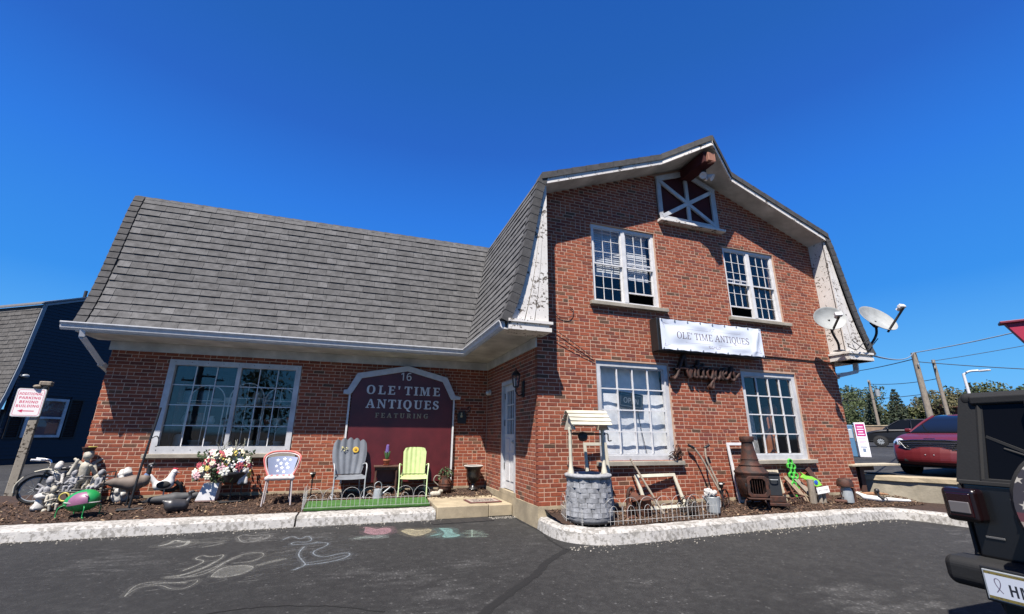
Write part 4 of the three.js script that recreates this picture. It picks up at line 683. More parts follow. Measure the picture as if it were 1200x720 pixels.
for (const [n, l, h, pose, x, y, z, turn, m] of [
  ['cherub_statue', 'tall cream cherub statue holding up a dark bowl beside the brick corner', .74, 'stand', -7.20, 0, -2.98, .3, 'plaster'], ['cherub_statue', 'cream cherub statue leaning against the tall bowl bearer', .52, 'lean', -6.99, 0, -2.86, -.4, 'plaster'],
  ['cherub_statue', 'grey praying cherub statue sitting before the bicycle saddle', .50, 'pray', -7.52, .0, -2.76, .5, 'plasterG'], ['cherub_statue', 'blue grey cherub statue sitting on the iron plant rack', .36, 'pray', -7.16, .24, -2.62, -.2, 'plasterG'], ['cherub_statue', 'small grey leaning cherub statue at the end of the plant rack', .40, 'lean', -6.86, .2, -2.70, -.6, 'plasterG'], ['cherub_statue', 'cream kneeling cherub statue in front of the bicycle wheel', .40, 'pray', -7.30, 0, -2.46, .9, 'plaster'], ['cherub_statue', 'white cherub statue with raised arm between bicycle and bowl bearer', .56, 'stand2', -7.56, 0, -2.98, .1, 'whiteStat'], ['cherub_statue', 'cream cherub statue half hidden behind the plant rack', .48, 'lean', -7.04, 0, -3.0, .5, 'plaster']]) {
  const p = BL(x, z), s = thing(n, l, 'statue', [p[0], p[1] + y, p[2]], turn); mesh('body', figure(h, PZ[pose]), M[m], s);
  if (pose === 'stand') { mesh('bowl', lathe([[0, .78], [.05, .79], [.08, .83], [.095, .87], [.1, .88], [.09, .88], [0, .85]].map(([r, q]) => [r, q * 1.0]), 20).translate(-.02, .0, 0), M.rustDark, s); mesh('bowl_rim', tor(.098, .01, -.02, .885, 0, Math.PI / 2, 0, 0, 1.6), mat([.55, .45, .1]), s); }
}
{
  const s = thing('plant_rack', 'black iron plant rack under the cherub statues', 'rack', BL(-7.05, -2.66));
  mesh('frame', [wire([[-.36, .24, .16], [.36, .24, .16], [.36, .24, -.16], [-.36, .24, -.16], [-.36, .24, .16]], .01), wire([[-.36, .23, .05], [.36, .23, .05]], .008), wire([[-.36, .23, -.06], [.36, .23, -.06]], .008), wire([[.36, .24, .16], [.36, .52, .16], [.36, .52, -.16], [.36, .24, -.16]], .01), wire([[-.3, .44, -.16], [.36, .44, -.16]], .01)], M.blackMetal, s);
  for (const [x, z] of [[-.36, .16], [.36, .16], [-.36, -.16], [.36, -.16]]) mesh('leg', bar([x, 0, z], [x, .24, z], .01), M.blackMetal, s);
  for (const x of [-.1, .22]) tag(Object.assign(mesh('brass_ring', tor(.06, .012, 0, 0, 0), mat([.5, .42, .1], { roughness: .4 })), {}), x < 0 ? 'yellow ring hung on the rack front below the blue grey cherub' : 'yellow ring hung on the rack end below the leaning cherub', 'ring').position.set(-7.05 + x, .40, -2.48);
}
{ // old child's bicycle with a cowled front
  const s = thing('bicycle', 'old black child bicycle with cowled fender parked by cherub statues', 'bicycle', BL(-7.56, -2.95), .35); s.scale.setScalar(.86);
  const wh = (x, r) => { const w = sub('wheel', s, [x, r, 0]); mesh('tyre', tor(r - .02, .022), M.rubber, w); mesh('rim', tor(r - .05, .01), M.galv, w); const sp = []; for (let i = 0; i < 12; i++) { const a = i * .5236; sp.push(bar([0, 0, 0], [Math.cos(a) * (r - .05), Math.sin(a) * (r - .05), 0], .0025, 4)); } mesh('spokes', sp, M.galv, w); mesh('hub', cyl(.025, .025, .08, 0, 0, 0, Math.PI / 2), M.dark, w); };
  wh(-.22, .26); wh(.42, .22);
  mesh('fender', thick((u, v) => { const a = (.28 + u * .62) * Math.PI, r = .31; return [-.22 + r * Math.cos(a), .26 + r * Math.sin(a), (v - .5) * .12 * (1 - .4 * Math.abs(u - .5))]; }, 20, 6, .006), M.blackPaint, s);
  mesh('fender_stripe', [tube([[-.42, .5, .065], [-.5, .36, .065], [-.5, .22, .06]], .012), tube([[-.3, .58, .05], [-.12, .62, .05], [.02, .56, .05]], .014)], M.cream, s);
  mesh('frame', [tube([[-.14, .62, 0], [-.18, .45, 0], [-.22, .26, 0]], .018), tube([[-.14, .56, 0], [.1, .36, 0], [.42, .22, 0]], .018), tube([[.1, .36, 0], [.16, .58, 0]], .014), tube([[.16, .5, 0], [.42, .22, 0]], .012)], M.blackPaint, s);
  mesh('saddle', tf(body([[-.09, 0, 0, .03, .03, .01, 0, .045], [.03, .01, -.03, .05, .08, .02, -.03, .05], [.03, .01, .03, .05, .08, .02, .03, .05]], 24, .03), .15, .62, 0), M.blackMetal, s);
  mesh('handlebar', [tube([[-.14, .62, 0], [-.12, .72, .05], [-.16, .78, .2], [-.26, .8, .26]], .012), tube([[-.14, .62, 0], [-.12, .72, -.05], [-.16, .78, -.2], [-.26, .8, -.26]], .012)], M.chrome, s);
  for (const d of [-1, 1]) mesh('grip', bar([-.24, .795, d * .25], [-.37, .81, d * .28], .019, 10), M.white, s);
}
{ const s = thing('mushroom_statue', 'small white stone mushroom figure in front of the bicycle', 'statue', BL(-7.45, -2.50)); mesh('cap', lumpy(sph(.09, .02, .20, 0, 1.15, .55, 1, 16), .008, 30), M.whiteStat, s); mesh('foot', lumpy(lathe([[0, 0], [.085, 0], [.09, .05], [.055, .1], [.05, .19], [0, .2]], 16), .008, 30), M.whiteStat, s); }
{ // beetle planter
  const s = thing('beetle_planter', 'bright green and purple metal beetle planter on bent wire legs', 'planter', BL(-6.70, -2.0), -.25); s.scale.setScalar(.88);
  const eg = (t0, t1, r, n = 26) => { const p = []; for (let i = 0; i <= n; i++) { const t = t0 + (t1 - t0) * i / n, a = Math.PI * t; p.push([Math.max(.0001, r * Math.sin(a) * (1 - .12 * Math.cos(a))), -Math.cos(a) * .27]); } return lathe(p, 32).rotateZ(-Math.PI / 2 + .18).translate(0, .25, 0); };
  mesh('shell', eg(0, 1, .175), M.green, s); mesh('wing_case', tf(new THREE.SphereGeometry(.18, 24, 12, -.2, 2.5, .55, 1.25), .05, .245, .02, 0, 0, .18, 1.35, .98, .97), mat([.30, .12, .22], { map: T.grain, roughness: .4 }), s); mesh('wing_spot', sph(.05, .14, .33, .135, 1.3, .7, .35), mat([.16, .05, .12], { roughness: .4 }), s);
  mesh('belly_rim', tf(new THREE.TorusGeometry(.18, .01, 6, 40), .02, .235, 0, Math.PI / 2 + .0, .18 * 0, 0, 1.42, 1, 1), M.whiteStat, s);
  for (const [x, d] of [[-.2, 1], [.2, 1], [-.2, -1], [.2, -1]]) mesh('leg', tube([[x * .7, .2, d * .12], [x, .16, d * .17], [x * 1.05, .012, d * .18], [x * 1.05 + .05, .01, d * .21]], .009, 20), M.green, s);
}
{ const s = thing('poodle_statue', 'white curly stone animal figure against the brick below the window edge', 'statue', BL(-6.58, -2.9)); const c = []; for (let i = 0; i < 26; i++) { const t = i / 26, a = i * 2.4; c.push([.09 * Math.cos(a) * (1 - .4 * t), .06 + .42 * t, .07 * Math.sin(a), .05, .1 * Math.cos(a) * (1 - .4 * t), .07 + .42 * t, .08 * Math.sin(a), .05]); } c.push([0, .05, 0, .1, 0, .42, 0, .06], [.03, .5, .03, .06, .08, .47, .06, .035]); mesh('body', body(c, 52, .015), M.whiteStat, s); }
{ // goose decoys
  const s = thing('goose_decoy', 'brown and grey goose decoy with upright black neck', 'goose', BL(-6.38, -2.62), .3);
  mesh('body', body([[-.2, .36, 0, .07, .05, .34, 0, .125], [.05, .34, 0, .125, .17, .37, 0, .09], [-.2, .37, 0, .06, -.36, .36, 0, .02], [.17, .37, 0, .08, .2, .42, 0, .055]], 44, .04), mat([.20, .155, .125], { map: T.patch, roughness: .7 }), s);
  mesh('breast', sph(.09, .155, .35, 0, 1.05, .95, 1.02), mat([.48, .43, .36], { map: T.patch }), s);
  mesh('neck', body([[.19, .40, 0, .05, .215, .50, 0, .034], [.215, .5, 0, .034, .215, .62, 0, .033], [.215, .62, 0, .036, .25, .635, 0, .034], [.25, .635, 0, .022, .30, .625, 0, .01]], 36, .02), M.blackMetal, s); mesh('chin_patch', sph(.03, .228, .615, .014, .8, 1, .9), M.white, s);
  mesh('leg', [bar([.02, 0, .05], [.02, .24, .04], .012), bar([.02, 0, -.05], [.02, .24, -.04], .012), box(.08, .012, .06, .04, .006, .05), box(.08, .012, .06, .04, .006, -.05)], M.blackMetal, s); mesh('collar', cyl(.037, .045, .03, .205, .475, 0, 0, 0, -.2), mat([.1, .16, .3]), s);
  const k = thing('swan_planter', 'dark resin swan with curved neck resting on the mulch', 'planter', BL(-5.46, -2.06), .4);
  mesh('body', body([[-.08, .1, 0, .1, .06, .09, 0, .09], [-.12, .13, 0, .06, -.2, .17, 0, .02]], 36, .04), mat([.05, .05, .055], { map: T.grain, roughness: .4 }), k); mesh('neck', body([[.1, .12, 0, .045, .15, .2, 0, .026], [.15, .2, 0, .026, .13, .28, 0, .022], [.13, .28, 0, .026, .17, .29, 0, .022], [.17, .29, 0, .014, .2, .28, 0, .008]], 32, .015), mat([.05, .05, .055], { map: T.grain, roughness: .4 }), k);
  const h = thing('goose_decoy', 'low dark grey goose decoy lying flat behind the swan', 'goose', BL(-5.75, -2.62), .15); mesh('body', body([[-.28, .07, 0, .05, .05, .08, 0, .09], [.05, .08, 0, .09, .35, .12, 0, .05], [.35, .12, 0, .04, .55, .1, 0, .02]], 44, .04), mat([.065, .068, .072], { map: T.patch, roughness: .7 }), h); mesh('tail', ext([[-.4, .05], [-.26, .03], [-.26, .12]], .04, .004, 0, 0, -.02), M.dark, h);
  const r = thing('rooster_figure', 'white and black rooster figure with red comb under the shop window', 'ornament', BL(-6.0, -2.95), .25);
  mesh('body', body([[-.08, .22, 0, .07, .06, .26, 0, .09], [.06, .28, 0, .07, .1, .42, 0, .05], [-.1, .24, 0, .05, -.22, .4, 0, .03]], 40, .04), M.white, r); mesh('head', [sph(.05, .11, .45, 0), bar([.15, .45, 0], [.2, .44, 0], .014, 6, .002)], M.white, r); mesh('comb', [sph(.03, .11, .505, 0, 1.1, .7, .4), sph(.022, .145, .5, 0, 1, .8, .4), sph(.02, .15, .41, 0, .6, 1, .5)], mat([.45, .03, .05]), r);
  mesh('tail_feathers', [tube([[.16, .3, .04], [.26, .2, .04], [.3, .06, .04]], .035), tube([[-.1, .2, -.03], [.12, .14, -.08], [.26, .26, -.05]], .04)], M.blackMetal, r); mesh('wing', sph(.08, .0, .25, .08, 1.3, .8, .4), mat([.03, .03, .03]), r); mesh('leg', [bar([.02, 0, .03], [.02, .18, .03], .01), bar([.02, 0, -.03], [.02, .18, -.03], .01)], M.cream, r);
}
{ const p = BL(-6.2, -2.3), s = thing('shepherd_hook', 'thin black iron shepherd hook leaning past the shop window', 'hook', p); mesh('rod', tube([[0, -.02, 0], [.02, .7, -.06], [.05, 1.35, -.13], [.06, 1.62, -.16]], .019, 20), M.blackMetal, s); mesh('foot_plate', rbox(.34, .02, .2, .008, .02, .012, 0, 0, .3, 0), M.dark, s); mesh('side_hook', tube([[.045, 1.1, -.11], [.12, 1.14, -.1], [.16, 1.08, -.1], [.16, .98, -.1], [.13, .97, -.1]], .008), M.blackMetal, s); }
{ // flowers in a white planter
  const s = thing('flower_bouquet', 'big mixed bouquet of silk flowers in a white planter', 'flowers', BL(-5.22, -2.74));
  mesh('planter', [hull8([[-.17, .02, .12], [.12, .02, .12], [.12, .02, -.12], [-.17, .02, -.12], [-.09, .30, .1], [.15, .30, .1], [.15, .30, -.1], [-.09, .30, -.1]])], M.white, s); mesh('planter_foot', rbox(.3, .03, .24, .005, -.02, .012, 0), mat([.3, .2, .18]), s);
  const petal = (n, r) => { const g = []; for (let i = 0; i < n; i++) { const a = i / n * 6.283; g.push(tf(new THREE.SphereGeometry(r * .5, 6, 4), Math.cos(a) * r * .62, Math.sin(a) * r * .62, 0, 0, 0, a, 1.15, .75, .3)); } g.push(sph(r * .3, 0, 0, r * .1, 1, 1, .7, 6)); return ready(g); };
  const kinds = [petal(5, .05), petal(7, .06), petal(6, .042)], cs = [[.80, .78, .68], [.76, .72, .56], [.72, .66, .46], [.78, .78, .74], [.42, .05, .09], [.36, .06, .08], [.60, .48, .12], [.78, .76, .66], [.64, .40, .42], [.30, .34, .50], [.74, .70, .5]].map((c) => mat(c, { roughness: .8 }));
  for (let i = 0; i < 150; i++) { const a = rr(0, 6.28), r = Math.sqrt(rnd()) * .42, h = .60 + .26 * Math.sqrt(Math.max(0, 1 - (r / .43) ** 2)) * rr(.2, 1) - (r > .25 ? rr(0, .25) : 0), o = mesh('blossom', pick(kinds), i < 4 ? cs[4 + (i % 2)] : pick(cs), s); o.position.set(.15 + r * Math.cos(a) * 1.05, h, .02 + r * Math.sin(a) * .75); o.lookAt(s.position.x + .15 + (o.position.x - .15) * 3, s.position.y + .45 + (h - .5) * 3, s.position.z + o.position.z * 3 + .9); o.scale.setScalar(rr(.8, 1.35)); }
  const st = [], lf = []; for (let i = 0; i < 60; i++) { const a = rr(0, 6.28), r = rr(.05, .34), x = .15 + r * Math.cos(a), z = r * Math.sin(a) * .75; st.push(bar([.03 + x * .2, .26, z * .2], [x, rr(.5, .78), z], .004, 4)); } for (let i = 0; i < 420; i++) { const a = rr(0, 6.28), r = rr(.05, .46), y = rr(.33, .85); lf.push(tf(new THREE.SphereGeometry(.05, 5, 3), .15 + r * Math.cos(a), y, r * Math.sin(a) * .75, rr(0, 3), rr(0, 3), rr(0, 3), .9, .12, .42)); }
  for (let i = 0; i < 14; i++) { const x = rr(-.05, .4); st.push(tube([[.1, .6, 0], [x, .86, -.03], [x + rr(-.1, .15), rr(.95, 1.08), rr(-.1, .1)]], .004, 8, false, 4)); }
  mesh('stems', st, mat([.3, .3, .24]), s); const l = mesh('leaves', lf, mat([.05, .09, .035], { map: T.leafy }), s); l.userData.kind = 'stuff';
  const k = thing('plant_stand', 'dark wire stand holding trailing flowers beside the white planter', 'stand', BL(-4.86, -2.62)); mesh('rod', [bar([0, 0, 0], [0, .34, 0], .012)], M.blackMetal, k); mesh('foot_plate', rbox(.34, .012, .3, .005, 0, .01, 0, 0, .4, 0), M.dark, k); mesh('basket', lathe([[.02, .3], [.12, .33], [.2, .45], [.21, .5], [.19, .5], [.1, .36]], 20), M.blackMetal, k);
  const d = thing('puppy_figure', 'small white puppy ornament sitting among the trailing flowers', 'ornament', [-4.70, bedL(-2.62) + .30, -2.60], .2); mesh('body', body([[0, .06, 0, .06, 0, .15, 0, .05], [0, .22, .02, .05, 0, .21, .06, .035], [.05, .02, .06, .03, .04, .1, .04, .03], [-.05, .02, .06, .03, -.04, .1, .04, .03], [.045, .25, 0, .02, .06, .19, .01, .02], [-.045, .25, 0, .02, -.06, .19, .01, .02]], 36, .02), M.whiteStat, d); mesh('perch', cyl(.1, .08, .03, 0, -.01, 0), M.blackMetal, d); mesh('post', bar([0, -.30, 0], [0, -.02, 0], .01), M.blackMetal, d);
}
// chairs
function lawnChair(label, p, turn, opt) {
  const s = thing('metal_chair', label, 'chair', p, turn), { w, seatY, backH, back, m, frame } = opt, r = .0125;
  mesh('backrest', thick((u, v) => { const x = (u - .5) * 2, y = 1 - v, [W, top] = back(y, x); return [x * W, seatY + .04 + y * backH + top * y, -.20 - y * .13 + .045 * x * x + .007 * Math.cos(x * Math.PI * 5)]; }, 40, 20, .004), opt.bm ?? m, s, !!opt.keepUV);
  mesh('seat', thick((u, v) => { const x = (u - .5) * 2, t = v; return [x * (w * (.52 - .06 * t)), seatY + .02 - .025 * Math.sin(t * Math.PI) * (1 - x * x * .5) - (t < .12 ? (.12 - t) * .45 : 0) + .012 * x * x, .24 - t * .46]; }, 20, 20, .004), opt.sm ?? m, s);
  for (const d of [-1, 1]) {
    mesh('front_leg', opt.arms === false ? bar([d * w * .46, 0, .22], [d * w * .44, seatY, .2], r, 8) : tube([[d * w * .50, 0, .26], [d * w * .50, seatY * .9, .24], [d * w * .52, seatY + .17, .22], [d * w * .53, seatY + .23, .12], [d * w * .52, seatY + .235, -.1], [d * w * .46, seatY + .2, -.24]], r, 40, false, 8), frame, s);
    mesh('rear_leg', opt.arms === false ? bar([d * w * .44, 0, -.26], [d * w * .42, seatY, -.2], r, 8) : tube([[d * w * .50, .012, .26], [d * w * .50, .012, -.1], [d * w * .46, .015, -.30], [d * w * .42, seatY * .7, -.22], [d * w * .42, seatY + .12, -.24]], r, 40, false, 8), frame, s);
  }
  mesh('stretcher', bar([-w * .44, seatY - .02, -.18], [w * .44, seatY - .02, -.18], r), frame, s); return s;
}
{
  const grey = mat([.20, .22, .25], { map: T.patch, roughness: .55 });
  const g = lawnChair('grey fluted shell back metal chair with a painted sunflower', BL(-2.90, -2.62), .12, { w: .56, seatY: .37, backH: .58, m: grey, frame: mat([.36, .38, .4], { roughness: .5 }), back: (y, x) => [.24 + .09 * Math.sin(y * 2.2), .05 * Math.abs(Math.cos(x * Math.PI * 2.5)) + .06 * (1 - x * x)] });
  const fl = sub('painted_sunflower', g, [.11, .86, -.262], [-.22, 0, 0]); const pt = []; for (let i = 0; i < 14; i++) { const a = i * .449; pt.push(tf(new THREE.SphereGeometry(.024, 6, 4), .042 * Math.cos(a), .042 * Math.sin(a), 0, 0, 0, a, 1, .5, .12)); } mesh('petals', pt, mat([.62, .40, .04]), fl); mesh('centre', sph(.026, 0, 0, .004, 1, 1, .25), mat([.28, .15, .02]), fl);
  const f2 = sub('painted_vine', g, [-.10, .88, -.262], [-.22, 0, 0]); mesh('vine', [tube([[-.08, -.03, 0], [-.03, .02, .002], [.02, -.02, 0], [.07, .02, .002]], .004), sph(.018, -.05, .03, 0, 1, 1, .2), sph(.015, .03, .02, 0, 1, 1, .2), sph(.015, -.01, -.035, 0, 1, 1, .2)], mat([.45, .42, .2]), f2);
  lawnChair('lime green metal lawn chair with rounded square back', BL(-1.66, -2.62), -.12, { w: .54, seatY: .35, backH: .52, m: M.lime, frame: mat([.62, .78, .42], { roughness: .4 }), back: (y, x) => [.22 + .02 * y - (y > .85 ? (y - .85) * .25 : 0), -.02 * x * x * x * x] });
  // star spangled chair
  const wt = canvasTex(512, 384, (x) => { x.fillStyle = '#7f8aa2'; x.fillRect(0, 0, 512, 384); x.fillStyle = '#9aa3b6'; for (let i = 0; i < 400; i++) x.fillRect(rr(0, 512), rr(0, 384), 3, 3); x.fillStyle = '#eef0f0'; for (const [cx, cy, r] of [[170, 80, 38], [290, 60, 40], [390, 70, 34], [230, 150, 42], [340, 160, 42], [150, 200, 36], [260, 240, 42], [380, 235, 40], [180, 300, 34], [310, 320, 38]]) { x.beginPath(); for (let i = 0; i < 10; i++) { const a = -Math.PI / 2 + i * Math.PI / 5, q = i % 2 ? r * .42 : r; x.lineTo(cx + q * Math.cos(a), cy + q * Math.sin(a)); } x.fill(); } });
  const c = thing('star_chair', 'white wire garden chair with blue starred back and red edging', 'chair', BL(-4.06, -2.3), .12), wf = mat([.72, .64, .62], { map: T.patch, roughness: .5 }), rd = mat([.62, .16, .14], { roughness: .5 });
  mesh('backrest', thick((u, v) => { const x = (u - .5) * 2, y = 1 - v; return [x * (.19 + .06 * y), .47 + y * .30 + .025 * (1 - x * x) * y, -.18 - .07 * y + .07 * x * x]; }, 24, 12, .004), new THREE.MeshStandardMaterial({ map: wt, roughness: .6, side: THREE.DoubleSide }), c, true);
  mesh('back_edging', [tube([[-.2, .46, -.11], [-.27, .62, -.15], [-.30, .78, -.17], [-.2, .86, -.24], [0, .88, -.26], [.2, .86, -.24], [.30, .78, -.17], [.27, .62, -.15], [.2, .46, -.11]], .016, 50)], rd, c); mesh('back_frame', tube([[-.18, .46, -.11], [-.25, .62, -.14], [-.27, .78, -.17], [-.18, .83, -.235], [0, .85, -.255], [.18, .83, -.235], [.27, .78, -.17], [.25, .62, -.14], [.18, .46, -.11]], .012, 50), wf, c);
  mesh('seat', [tf(body([[-.18, 0, -.12, .035, .18, 0, -.12, .035], [-.2, 0, .14, .035, .2, 0, .14, .035], [-.19, 0, -.12, .03, -.2, 0, .14, .03], [.19, 0, -.12, .03, .2, 0, .14, .03], [0, 0, -.1, .03, 0, 0, .12, .03], [-.1, 0, -.1, .03, -.1, 0, .12, .03], [.1, 0, -.1, .03, .1, 0, .12, .03]], 40, .04), 0, .44, 0)], wf, c); mesh('seat_stripes', [-.14, -.05, .05, .14].map((x) => box(.03, .012, .27, x, .474, 0)), rd, c);
  for (const [x, z] of [[-.2, .15], [.2, .15], [-.18, -.13], [.18, -.13]]) mesh('leg', bar([x * 1.12, 0, z * 1.25], [x, .44, z], .012, 8), wf, c);
}
{ // side table with potted hyacinth, watering can, urns
  const t = thing('side_table', 'small dark wood side table against the maroon sign board', 'table', BL(-2.19, -2.86)); mesh('tabletop', [rbox(.5, .03, .32, .01, 0, .515, 0), rbox(.44, .05, .27, .005, 0, .475, 0)], M.brownWood, t); for (const [x, z] of [[-.2, .11], [.2, .11], [-.2, -.11], [.2, -.11]]) mesh('leg', lathe([[.018, 0], [.022, .04], [.014, .1], [.026, .24], [.014, .3], [.02, .4], [.022, .46]], 10).translate(x, 0, z), M.brownWood, t); mesh('shelf', rbox(.42, .02, .24, .005, 0, .12, 0), M.brownWood, t);
  const y = bedL(-2.86) + .535, p = thing('potted_hyacinth', 'purple hyacinth in a small terracotta pot on the side table', 'plant', [-2.20, y, -2.84]); mesh('pot', lathe([[0, 0], [.045, 0], [.062, .09], [.072, .09], [.072, .12], [.06, .12], [.055, .1], [0, .1]], 20), M.terracotta, p); mesh('saucer', cyl(.07, .06, .015, 0, .008, 0), M.terracotta, p);
  for (let i = 0; i < 7; i++) { const a = i * .9; mesh('leaf', tf(new THREE.SphereGeometry(.09, 6, 5), .035 * Math.cos(a), .19, .035 * Math.sin(a), .25 * Math.sin(a), 0, -.25 * Math.cos(a), .14, 1, .08), mat([.05, .14, .04]), p); } const fl = []; for (let i = 0; i < 70; i++) { const a = i * 2.4, h = i / 70; fl.push(sph(.014, .03 * (1 - h * .5) * Math.cos(a), .25 + h * .15, .03 * (1 - h * .5) * Math.sin(a), 1, .9, 1, 5)); } mesh('flower_spike', fl, mat([.16, .10, .32]), p).userData.kind = 'stuff';
  const w = thing('watering_can', 'small galvanised watering can under the side table', 'watering can', BL(-2.34, -2.40), .3); mesh('can_body', lathe([[0, 0], [.085, 0], [.09, .02], [.075, .17], [.07, .18], [.068, .17], [.08, .02], [0, .01]], 20), M.galv, w); mesh('spout', bar([.06, .06, 0], [.24, .2, 0], .022, 8, .012), M.galv, w); mesh('handle', tube([[-.06, .17, 0], [-.07, .27, 0], [0, .31, 0], [.06, .26, 0], [.06, .17, 0]], .008), M.galv, w);
  const u = thing('jug_planter', 'brown ribbed jug planter with trailing plant beside the doorstep', 'planter', BL(-.98, -2.90 + .15)); mesh('jug', lathe([[0, 0], [.10, 0], [.135, .06], [.14, .16], [.12, .25], [.095, .3], [.12, .34], [.11, .34], [.085, .3], [0, .27]], 24), M.rust, u); mesh('rib', [tor(.141, .008, 0, .13, 0, Math.PI / 2), tor(.138, .008, 0, .18, 0, Math.PI / 2)], M.rustDark, u); mesh('handle', tube([[-.1, .32, 0], [-.2, .33, 0], [-.24, .24, 0], [-.14, .14, 0]], .014), M.greyWood, u);
  const lv = []; for (let i = 0; i < 110; i++) { const a = rr(0, 6.28), r = rr(.01, .17); lv.push(tf(new THREE.SphereGeometry(.035, 5, 3), r * Math.cos(a), .36 + rr(-.06, .14) - r * .3, r * Math.sin(a), rr(0, 3), rr(0, 3), rr(0, 3), 1, .15, .55)); } mesh('foliage', lv, mat([.10, .14, .07], { map: T.leafy }), u).userData.kind = 'stuff';
  const k = thing('black_urn', 'black pedestal urn with pale rim by the entry corner', 'urn', BL(-.33, -2.93)); mesh('urn', lathe([[0, 0], [.13, 0], [.13, .03], [.07, .06], [.045, .12], [.06, .15], [.12, .2], [.15, .28], [.14, .34], [.16, .42], [.205, .47], [.2, .49], [.17, .46], [0, .42]], 28), M.blackPaint, k); mesh('rim', tor(.2, .014, 0, .485, 0, Math.PI / 2), mat([.62, .6, .55], { map: T.patch }), k); mesh('soil', cyl(.175, .175, .01, 0, .455, 0), M.mulch, k);
  const rk = thing('stone_dog', 'small pale stone animal beside the brown jug', 'ornament', [-1.22, .215, -2.45]); rk.position.y = bedL(-2.45); mesh('body', body([[-.05, .05, 0, .05, .06, .05, 0, .05], [.09, .1, 0, .035, .12, .1, 0, .03], [-.07, .05, 0, .03, -.13, .06, 0, .015]], 30, .02), M.plaster, rk);
}
function stakeLight(label, p) { const s = thing('solar_stake', label, 'garden light', p); mesh('stake', bar([0, -.02, 0], [0, .34, 0], .012), M.blackMetal, s); mesh('lamp_head', [lathe([[0, .32], [.03, .33], [.045, .39], [.05, .4], [0, .41]], 12), rbox(.09, .02, .07, .006, 0, .41, .02, .35)], M.blackMetal, s); mesh('lens', sph(.028, -.03, .4, .035, 1, .6, 1), mat([.7, .68, .6], { roughness: .3 }), s); }
stakeLight('black solar stake light between the star chair and grey chair', BL(-3.56, -2.85));
stakeLight('black solar stake light between the flower can and chiminea', BR2(3.28, .42));

// ---------- the gable bed ----------
{ // wishing well
  const s = thing('wishing_well', 'grey stone wishing well with white posts and planked little roof', 'wishing well', BR2(.58, .60), -.12);
  const core = lathe([[0, 0], [.33, 0], [.345, .05], [.335, .08], [.315, .6], [.24, .6], [.24, .2], [0, .2]], 40), grey = mat([.56, .58, .61], { map: T.stone, roughness: .9, bumpMap: T.coarse, bumpScale: .006 });
  mesh('curb_wall', core, mat([.30, .315, .34], { map: T.stone, roughness: .95 }), s);
  for (let r = 0; r < 8; r++) { let a = rr(0, .5), end = a + 6.283; while (a < end - .1) { const w = Math.min(rr(.34, .62), end - a), R = .342 - r * .0028, h = .062, y = .085 + r * .066, p = (A, q, dy) => [q * Math.cos(A), y + dy, q * Math.sin(A)], g = .02; const A = a + g, B = a + w - g, m = (A + B) / 2, o = rr(.006, .02);
      mesh('stone', lumpy(mergeGeometries([hull8([p(A, R, 0), p(m, R + o, 0), p(m, R + o, h), p(A, R, h), p(A, R - .05, 0), p(m, R - .05, 0), p(m, R - .05, h), p(A, R - .05, h)]), hull8([p(m, R + o, 0), p(B, R, 0), p(B, R, h), p(m, R + o, h), p(m, R - .05, 0), p(B, R - .05, 0), p(B, R - .05, h), p(m, R - .05, h)])].map(clean)), .006, 26), grey, s); a += w; } }
  mesh('coping', lumpy(lathe([[.24, .6], [.24, .655], [.30, .67], [.355, .655], [.36, .63], [.35, .605], [.24, .6]], 40), .004, 30), grey, s);
  for (const d of [-1, 1]) { const p = sub('post', s, [d * .27, .64, 0]); mesh('shaft', lathe([[.045, 0], [.05, .02], [.042, .06], [.03, .12], [.026, .3], [.026, .62], [.032, .66], [.026, .7]], 12).translate(0, 0, 0), M.cream, p); mesh('brace', beam([0, .55, 0], [-d * .0, .74, d ? .0 : 0], .04, .05), M.cream, p); }
  const Rf = sub('roof', s); const pitch = .72, ridge = 1.56;
  for (const d of [-1, 1]) for (let i = 0; i < 4; i++) { const t = .01 + i * .062, y = ridge - t * .95, z = d * (t + .04); mesh('plank', rbox(.66 + rr(-.012, .012), .014, .082, .004, rr(-.006, .006), y + .02, z + d * .012, d * (pitch - .12), rr(-.01, .01), rr(-.008, .008)), M.cream, Rf); }
  for (const d of [-1, 1]) mesh('gable_board', ext([[-.24, 1.30], [.24, 1.30], [.04, 1.54], [-.04, 1.54]], .018, .003, d * .27 - .009, 0, 0, 0, Math.PI / 2, 0), M.cream, Rf);
  const w = sub('windlass', s); mesh('axle', bar([-.31, 1.24, 0], [.31, 1.24, 0], .014, 8), M.brownWood, w); mesh('drum', lathe([[.03, -.07], [.065, -.05], [.075, 0], [.065, .05], [.03, .07]], 16).rotateZ(Math.PI / 2).translate(-.06, 1.2, 0), M.dark, w); mesh('crank', tube([[.3, 1.24, 0], [.36, 1.24, 0], [.36, 1.14, .02], [.41, 1.14, .02]], .01), M.dark, w);
}
function leaningFrame(name, label, p, turn, w, h, lean, m, t = .06, bars = []) {
  const s = thing(name, label, 'frame', p, turn), g = sub('frame', s, [0, 0, 0], [-lean, 0, 0]); const d = .03;
  mesh('stile', rbox(t, h, d, .004, -w / 2 + t / 2, h / 2, d / 2), m, g); mesh('stile', rbox(t, h, d, .004, w / 2 - t / 2, h / 2, d / 2), m, g); mesh('rail', rbox(w - 2 * t, t, d, .004, 0, h - t / 2, d / 2), m, g); mesh('rail', rbox(w - 2 * t, t, d, .004, 0, t / 2, d / 2), m, g); for (const b of bars) mesh('rail', rbox(w - 2 * t, t * .6, d, .004, 0, b, d / 2), m, g); return s;
}
leaningFrame('window_screen', 'pale yellow empty wooden frame leaning under the sheeted window', BR2(2.20, .30), .1, .90, .58, .42, M.cream, .055);
leaningFrame('window_screen', 'tall pale empty wooden frame leaning behind the wishing well', BR2(1.02, .20), .05, .46, 1.05, .12, M.cream, .05);
